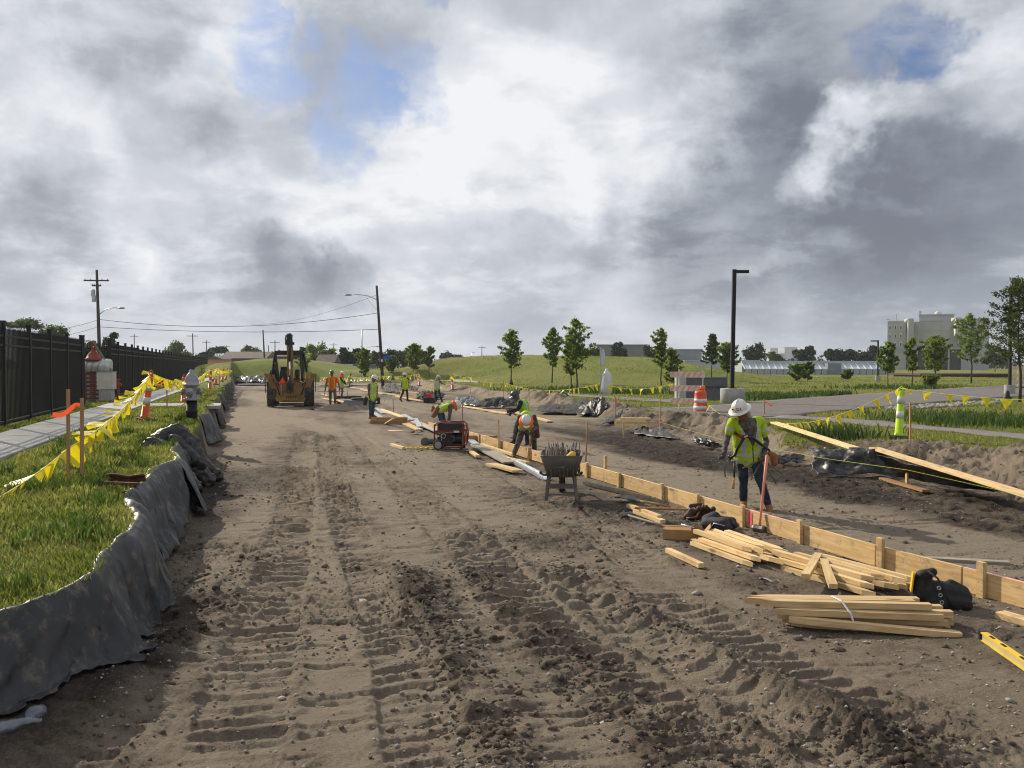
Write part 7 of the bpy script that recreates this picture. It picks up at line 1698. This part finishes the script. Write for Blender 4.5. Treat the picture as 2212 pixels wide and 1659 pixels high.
# low wood on the horizon
r_ = np.random.RandomState(3); P_ = []
for k in range(330):
    a = R(-36+72*k/329+r_.uniform(-.1, .1)); Yv = r_.uniform(330, 430); h = r_.uniform(2.0, 4.6) if -3 < math.degrees(a) < 12 else r_.uniform(3.0, 6.2)
    g = r_.normal(size=(42, 3)); g /= np.linalg.norm(g, axis=1)[:, None]
    P_.append(np.array([math.tan(a)*Yv, Yv, h*.45])+g*r_.uniform(.5, 1, (42, 1))*np.array([h*.9, h*.8, h*.6]))
Vv, F = leaves(np.concatenate(P_), .75, r_); o = stuff(obj('distant_wood', np_mesh('distant_wood', Vv, F, M_LEAFD, False))); tag(o, 'low dark line of distant trees along the horizon', 'trees')

strip('path', [atg(930, 821).xy, atg(980, 821).xy, atg(1035, 825).xy], [atg(930, 824).xy, atg(980, 825).xy, atg(1035, 828).xy], mat('path_sand', (.30, .27, .21), .95, .15, 3), .06, 30, 4)
# ---- utility poles
def pole(label, base, top, r=.14, arms=(), cat='utility pole', light=None, m=None, name='utility_pole', group='utility poles'):
    base, top = Vector(base), Vector(top); t = thing(name, label, cat, base, 0, group); d = top-base
    MB().tube([V(0, 0, -.3), d*.5, d], [r*1.15, r, r*.75], 9).build('shaft', m or M_POLEWOOD, t, True)
    for h, L, ang in arms:
        c = d*h; a = V(math.cos(ang), math.sin(ang), 0)*L/2; cr_ = MB().bar(c-a+V(0, -r, 0), c+a+V(0, -r, 0), .10, .12).build('crossarm', M_POLEWOOD, t)
        for s_ in (-.9, -.45, .45, .9): MB().lathe([(.04, 0), (.05, .05), (.03, .12)], c+a*s_+V(0, -r, .06), 7).build('insulator', M_GALV, cr_)
    if light:
        h, dx, dz = light; c = d*h
        br = MB().tube([c, c+V(dx*.35, 0, dz*.75), c+V(dx*.7, 0, dz), c+V(dx, 0, dz)], .035, 6).build('lamp_arm', M_GALV, t, True)
        s_ = 1 if dx > 0 else -1
        MB().ell(c+V(dx+s_*.25, 0, dz-.02), (.38, .15, .10), 10, 6).build('luminaire', M_GALV, br, True)
    return t
b = atg(828, 840); lp_ = pole('leaning wooden utility pole with a street light arm beyond the workers', b, atY(813.5, 617, b.y), .13, (), light=(.86, -57*b.y/FPX, 12*b.y/FPX))
MB().box(atY(846, 773, b.y-.2)-b+V(-.35, 0, 0), (.75, .02, .28)).build('street_sign', mat('sign_blue', (.01, .09, .30), .4, .1), lp_)
MB().box(atY(825, 779, b.y-.2)-b, (.18, .02, .22)).build('notice', M_WHITEBAND, lp_)
LB = b
b2 = atY(217, 800, 80); b2.z = .4; up_ = pole('tall utility pole with crossarm and transformers behind the fence', b2, atY(209, 583, 80), .15, ((.905, 2.2, .1), (.86, .8, .2)), light=(.60, 44*80/FPX, 30*.6*80/FPX*.9))
for dx, yy_ in ((-.28, 640), (-.22, 652)): MB().lathe([(.17, 0), (.18, .05), (.18, .55), (.12, .62)], atY(209, yy_, 80)-b2+V(dx, -.1, 0), 12).build('transformer', M_GALV, up_, True)
for x, yt, Yv, arm, lb, xt in ((418, 720, 200, 1, 'thin utility pole right of the fence end', 416), (446, 735, 260, 1, 'far crossarm pole above the pink house', 446), (490, 745, 300, 1, 'farther crossarm pole right of the pink house', 490), (290, 721, 260, 1, 'small crossarm pole seen over the fence', 290), (573, 713, 150, 0, 'leaning bare pole left of the backhoe', 568), (594, 735, 220, 1, 'far pole left of the backhoe canopy', 594), (580, 746, 260, 0, 'short far pole left of the backhoe', 580), (721, 741, 280, 1, 'far crossarm pole right of the light green trees', 721), (1041, 747, 270, 1, 'crossarm pole on the skyline of the mound', 1041)):
    p = atY(x, 788, Yv); p.z = .3; pole(lb, p, atY(xt, yt, Yv), .14, ((.93, 2.4, .15),) if arm else ())
p = atY(782, 790, 150); p.z = .3; pole('grey pole with a long lamp arm behind the leaning pole', p, atY(782, 711, 150), .11, (), light=(.5, 30*150/FPX, 1.0), m=M_GALV)
p = atY(1019, 790, 270); p.z = .3; pole('small lamp on the skyline of the mound', p, atY(1019, 763, 270), .10, (), m=M_GALV, light=(.98, .3, .3))
def lamp(label, base, top, sgn=-1):
    base, top = Vector(base), Vector(top); t = thing('lamp_post', label, 'lamp post', base, 0); h = top.z-base.z
    MB().lathe([(.3, -.2), (.3, .5)], n=14).build('footing', M_CONC, t); MB().box((0, 0, h/2), (.14, .14, h)).build('shaft', M_BLACKMET, t); MB().box((sgn*.4, 0, h-.08), (.75, .3, .13)).build('luminaire', M_BLACKMET, t)
q = atg(1896, 822); lamp('black lamp post with its arm pointing over the dark oaks', q, atY(1896, 735, q.y))
q = atY(2181, 850, 52); q.z = .4; lamp('black lamp post hidden in the big spreading tree', q, atY(2181, 624, 52), 1)
M_WIRE = mat('wire', (.03, .03, .032), .6, .1)
def wire(label, a, b, sag, r=.022): 
    pts = []
    for k in range(25): u_ = k/24; p = a.lerp(b, u_); p.z -= 4*sag*u_*(1-u_); pts.append(p)
    tag(MB().tube(pts, r, 5).build('power_line', M_WIRE, None), label, 'power line', 'power lines')
wire('upper sagging power line between the fence pole and the leaning pole', atY(214, 690, 80), atY(816, 676, LB.y), .9)
wire('lower power line between the fence pole and the leaning pole', atY(214, 706, 80), atY(819, 711, LB.y), .35)
wire('thin power line rising to the top of the leaning pole', atY(540, 700, 140), atY(814, 637, LB.y), .8, .014)
wire('thin guy wire from the lamp arm to the leaning pole', atY(790, 640, LB.y), atY(816, 670, LB.y), .1, .01)
wire('power line running out of the frame from the fence pole', atY(214, 690, 80), atY(-20, 713, 62), .5, .016)
wire('lower power line running out of the frame over the fence', atY(214, 705, 80), atY(-20, 738, 62), .4, .016)

# ---- concrete block with fins
M_PREC = mat('precast', (.38, .385, .385), .9, .08, .25, dirt=(.31, .312, .315, .6)); M_PREL = mat('precast_light', (.58, .55, .47), .9, .06, .3); M_PANE = mat('dark_pane', (.03, .035, .042), .2, .15, 1.0, spec=.6)
BY = 300.0; bo = atY(1915, 788, BY); sc5 = .2034*BY/FPX
def b5(zx, zy): return V((1762+zx*.2034-1915)*BY/FPX*.87, 0, 2.1+(788-(582.8+zy*.2034))*BY/FPX)
blk = thing('concrete_building', 'large grey concrete block with pale fins and small deep windows', 'building', (bo.x, BY, 0), R(-25))
def bbox(x0, x1, y0, y1, d0, d1, name, m, par=None, grow=0.0):
    a, b_ = b5(x0, y1), b5(x1, y0); z0 = a.z if y1 < 1000 else 0
    return MB().box(((a.x+b_.x)/2, (d0+d1)/2, (z0+b_.z)/2), (b_.x-a.x, d1-d0, b_.z-z0)).build(name, m, par or blk)
bbox(760, 965, 545, 1100, 0, 22, 'wing', M_PREC); bbox(966, 1559, 556, 845, 1.5, 21.5, 'core', M_PREC); bbox(1560, 1850, 535, 1100, 0, 22, 'wing', M_PREC); bbox(1110, 1490, 480, 548, 6, 18, 'penthouse', M_PREC); bbox(1105, 1495, 474, 486, 5.7, 18.3, 'penthouse_cap', M_PREC)
bbox(966, 1559, 846, 1100, 4, 21.5, 'ground_floor', M_PANE); bbox(870, 1560, 832, 850, -.4, 4, 'canopy_band', M_PREC)
for x in (925, 1090, 1260, 1430): bbox(x-9, x+9, 850, 1100, -.2, .6, 'column', M_PREC)
for x0 in (945, 1450):
    a, b_ = b5(x0, 800 if x0 < 1000 else 720), b5(x0+45, 528); c_ = b5(x0+105, 528); zt_ = b_.z; z0 = a.z
    MB().add([(a.x, -.3, zt_), (a.x, -.3, zt_-1.2), (a.x+.9, -.3, zt_-1.6), (a.x+.7, -.3, z0), (b_.x, -3, z0+.5), (b_.x, -3, zt_)], [(0, 1, 2, 3, 4, 5)]).build('fin_face', M_PREL, blk)
    MB().box(((b_.x+c_.x)/2, -1.0, (z0+zt_)/2), (c_.x-b_.x, 4.0, zt_-z0)).build('fin', M_PREC, blk)
for k, (x0, x1) in enumerate(((1045, 1150), (1152, 1260), (1262, 1350), (1352, 1455))):
    for y0, y1 in ((572, 652), (654, 742), (744, 828)): bbox(x0, x1, y0, y1, 1.38, 1.52, 'panel', M_PREC)
for x in (787, 848, 908):
    for y in (612, 702, 790):
        w = bbox(x-13, x+13, y-26, y+24, -.12, .05, 'window', M_PREL); bbox(x-6, x+7, y-12, y+20, -.16, -.10, 'pane', M_PANE, w)
for x, y in ((1768, 605), (1768, 690)):
    w = bbox(x-13, x+13, y-26, y+24, -.12, .05, 'window', M_PREL); bbox(x-6, x+7, y-12, y+20, -.16, -.10, 'pane', M_PANE, w)
bbox(1103, 1135, 433, 478, 7, 9, 'roof_unit', M_PREL); bbox(848, 858, 455, 545, 8, 8.3, 'flue', M_PREL); bbox(740, 780, 520, 526, 5, 5.3, 'hoist_beam', M_PREC)
MB().ell(b5(1318, 470)+V(0, 9, 0), 1.1, 10, 7).build('dish', M_PREL, blk, True)

# ---- pale ribbed shed and low buildings
M_PALE = mat('pale_cladding', (.33, .36, .39), .5, .06, .6); M_PALER = mat('pale_roof', (.40, .44, .47), .4, .06, .6); M_RIB = mat('rib_white', (.68, .69, .70), .5, .05)
GYd = 150.0; go_ = atY(1609, 805, GYd); gsh = thing('ribbed_shed', 'long low pale building with white ribs on its sloping eaves', 'building', (go_.x, GYd, 0), R(-2))
k_ = GYd/FPX; zE = 2.1+(788-797)*k_; zR = 2.1+(788-786)*k_
n_ = 23
for i in range(n_):
    x0 = i*13.6*k_; x1 = x0+13.6*k_
    if i in (13, 14): continue
    MB().box(((x0+x1)/2, 0, zE/2), (x1-x0-.04, .1, zE)).build('wall_panel', M_PALE, gsh)
    MB().add([(x0+.02, -.05, zE), (x1-.02, -.05, zE), (x1-.02, 2.2, zR), (x0+.02, 2.2, zR)], [(0, 1, 2, 3)]).build('roof_panel', M_PALER, gsh)
    MB().bar((x0, -.12, zE), (x0, 2.2, zR+.06), .16, .12).build('rib', M_RIB, gsh); MB().box((x0, -.06, zE/2), (.06, .08, zE)).build('wall_joint', M_PANE, gsh)
MB().box((14.0*13.6*k_, 1, (zR+.1)/2), (2.1*13.6*k_, 2.4, zR+.1)).build('porch', mat('porch_grey', (.2, .22, .24), .6, .1), gsh)
MB().box((n_*13.6*k_/2, 8, zR*.5+.25), (n_*13.6*k_, 11.6, zR+.5)).build('hall', M_PALER, gsh)
def low_block(label, x0, x1, yt, Yv, m, depth=10, name='low_building', roof=None, win=0, yb=None):
    a, b_ = atY(x0, yt, Yv), atY(x1, yt, Yv); t = thing(name, label, 'building', (a.x, Yv, 0), 0); w = b_.x-a.x
    MB().box((w/2, depth/2, a.z/2), (w, depth, a.z)).build('wall', m, t)
    if roof == 'gable':
        h = w*.22; MB().add([(-.3, -.3, a.z), (w+.3, -.3, a.z), (w/2, -.3, a.z+h), (-.3, depth+.3, a.z), (w+.3, depth+.3, a.z), (w/2, depth+.3, a.z+h)], [(0, 1, 2), (3, 5, 4), (0, 2, 5, 3), (1, 4, 5, 2), (0, 3, 4, 1)]).build('roof', mat('shingle', (.10, .085, .075), .9, .2, 1), t)
    elif roof == 'long':
        h = 1.4; MB().add([(-.4, -.4, a.z), (w+.4, -.4, a.z), (w+.4, depth/2, a.z+h), (-.4, depth/2, a.z+h), (-.4, depth+.4, a.z), (w+.4, depth+.4, a.z)], [(0, 1, 2, 3), (3, 2, 5, 4), (0, 3, 4), (1, 5, 2)]).build('roof', mat('shingle2', (.13, .10, .085), .9, .2, 1), t)
    else: MB().box((w/2, depth/2, a.z+.12), (w+.4, depth+.4, .24)).build('parapet', m, t)
    for k in range(win):
        x_ = w*(k+.5)/win; f_ = MB().box((x_, -.03, a.z*.55), (1.0, .08, 1.1)).build('window', M_RIB, t); MB().box((x_, -.08, a.z*.55), (.8, .04, .9)).build('pane', M_PANE, f_)
    return t
M_CONG = mat('block_grey', (.19, .19, .185), .9, .1, .4)
low_block('long plain grey building on the skyline behind the mound', 1290, 1398, 746, 230, M_CONG, 14); low_block('grey building with a lighter roof line behind the sapling', 1448, 1516, 756, 225, mat('block_light', (.25, .26, .27), .9, .1, .4), 12); low_block('low pale building strip behind the lamp post', 1480, 1640, 780, 215, M_PALER, 10)
low_block('pale low hall roof behind the ribbed shed', 1640, 1840, 783, 180, M_PALER, 8); low_block('low red brick building at the foot of the concrete block', 1990, 2180, 811, 110, mat('brick_far', (.10, .058, .048), .9, .15, .5), 8)
MB_ = low_block('pink gabled house beyond the far end of the fence', 446, 479, 776, 185, mat('pink_wall', (.58, .27, .17), .9, .08, .6), 8, 'house', 'gable', 0)
low_block('brown brick house with a long roof left of the backhoe', 500, 572, 774, 175, mat('brick_brown', (.12, .065, .05), .9, .15, .6), 9, 'house', 'long', 3); low_block('brown roofed house seen through the backhoe canopy', 590, 650, 770, 190, MATS['brick_brown'], 9, 'house', 'long', 2); low_block('long dark-roofed house right of the pink one', 480, 506, 772, 200, M_CONG, 9, 'house', 'long', 0)
low_block('small grey-white shed below the dark trees', 739, 752, 790, 150, M_RIB, 3, 'shed'); low_block('low grey wall building behind the bright young tree', 753, 800, 789, 155, mat('wall_bluegrey', (.16, .17, .19), .9, .1, .5), 5, 'shed'); low_block('brown flat roofed carport below the light green trees', 686, 719, 783, 150, MATS['brick_brown'], 5, 'carport', 'long')
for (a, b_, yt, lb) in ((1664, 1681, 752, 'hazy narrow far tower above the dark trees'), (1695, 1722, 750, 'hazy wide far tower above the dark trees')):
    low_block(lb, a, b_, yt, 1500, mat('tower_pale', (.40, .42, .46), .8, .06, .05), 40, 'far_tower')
car = thing('parked_car', 'dark maroon car parked below the trees beyond the mound', 'car', atY(713, 797, 140)*1.0, 0); car.location.z = .9
M_MAR = mat('maroon', (.06, .012, .016), .3, .1)
MB().prism([(0, .25), (0, .75), (.35, .95), (.75, 1.38), (1.55, 1.4), (1.75, 1.0), (1.75, .25)], 1.6, rot('X', math.pi/2), (0, 0, 0)).build('body', M_MAR, car)
MB().prism([(.5, .98), (.8, 1.3), (1.45, 1.3), (1.55, 1.0)], 1.62, rot('X', math.pi/2), (0, 0, 0)).build('window', M_PANE, car)
for x in (.35, 1.4): MB().lathe([(.3, -.1), (.3, .1)], (x, -.8, .3), 14, rot('X', math.pi/2)).build('wheel', M_RUBBER, car)
# watering bags at the feet of young trees
for px, py, lb in ((2175, 866, 'dark green watering bag at the foot of the big spreading tree'), (1104, 832, 'dark watering bag at the foot of the lone round tree'), (1234, 847, 'dark watering bag at the foot of the tallest young tree'), (787, 812, 'dark watering bag at the foot of the bright tree by the leaning pole'), (1720, 822, 'dark watering bag at the small sapling before the ribbed building')):
    g = atg(px, py); w_ = thing('watering_bag', lb, 'watering bag', g, 0)
    obj('bag', grown([((0, 0, .12), (.02, 0, .42), .17, .10, 0), ((-.08, 0, .1), (.1, 0, .12), .12, .12, 0)], .04, 2, [mat('bag_green', (.018, .032, .022), .6, .2)], 'bag'), w_)
# pale gravel patch by the driveway and rocks
r_ = random.Random(8); rock_me = [MB().ell((0, 0, 0), (1, .8, .6), 7, 5, rot('Z', k)).mesh('rock', mat('riprap', (.34, .33, .31), .9, .2, 4, obj_rand=.2)) for k in range(3)]
rocks = MB()
for k in range(260):
    u_ = r_.random(); p = atg(1915+250*u_, 884-15*u_+r_.uniform(-3, 4)); s_ = r_.uniform(.05, .12); rocks.ell(p+V(0, 0, s_*.3), (s_, s_*.8, s_*.6), 6, 4, rotz(r_.random()*3))
tag(stuff(rocks.build('rock_strip', MATS['riprap'], None)), 'strip of pale loose rocks along the driveway edge', 'rocks')

# ============================================================ air
hz = MB(); hz.box((150, 1000, 22), (2600, 2400, 60)); ho = hz.build('haze', [], None); stuff(ho)
hm_ = bpy.data.materials.new('haze'); hm_.use_nodes = True; T_ = NT(hm_.node_tree)
pv = T_.n('ShaderNodeVolumePrincipled', {'Color': (.80, .86, .95, 1), 'Density': .00020, 'Anisotropy': .3}); T_.n('ShaderNodeOutputMaterial', {'Volume': pv.outputs[0]})
ho.data.materials.append(hm_); tag(ho, 'thin pale haze filling the air over the whole site', 'haze')
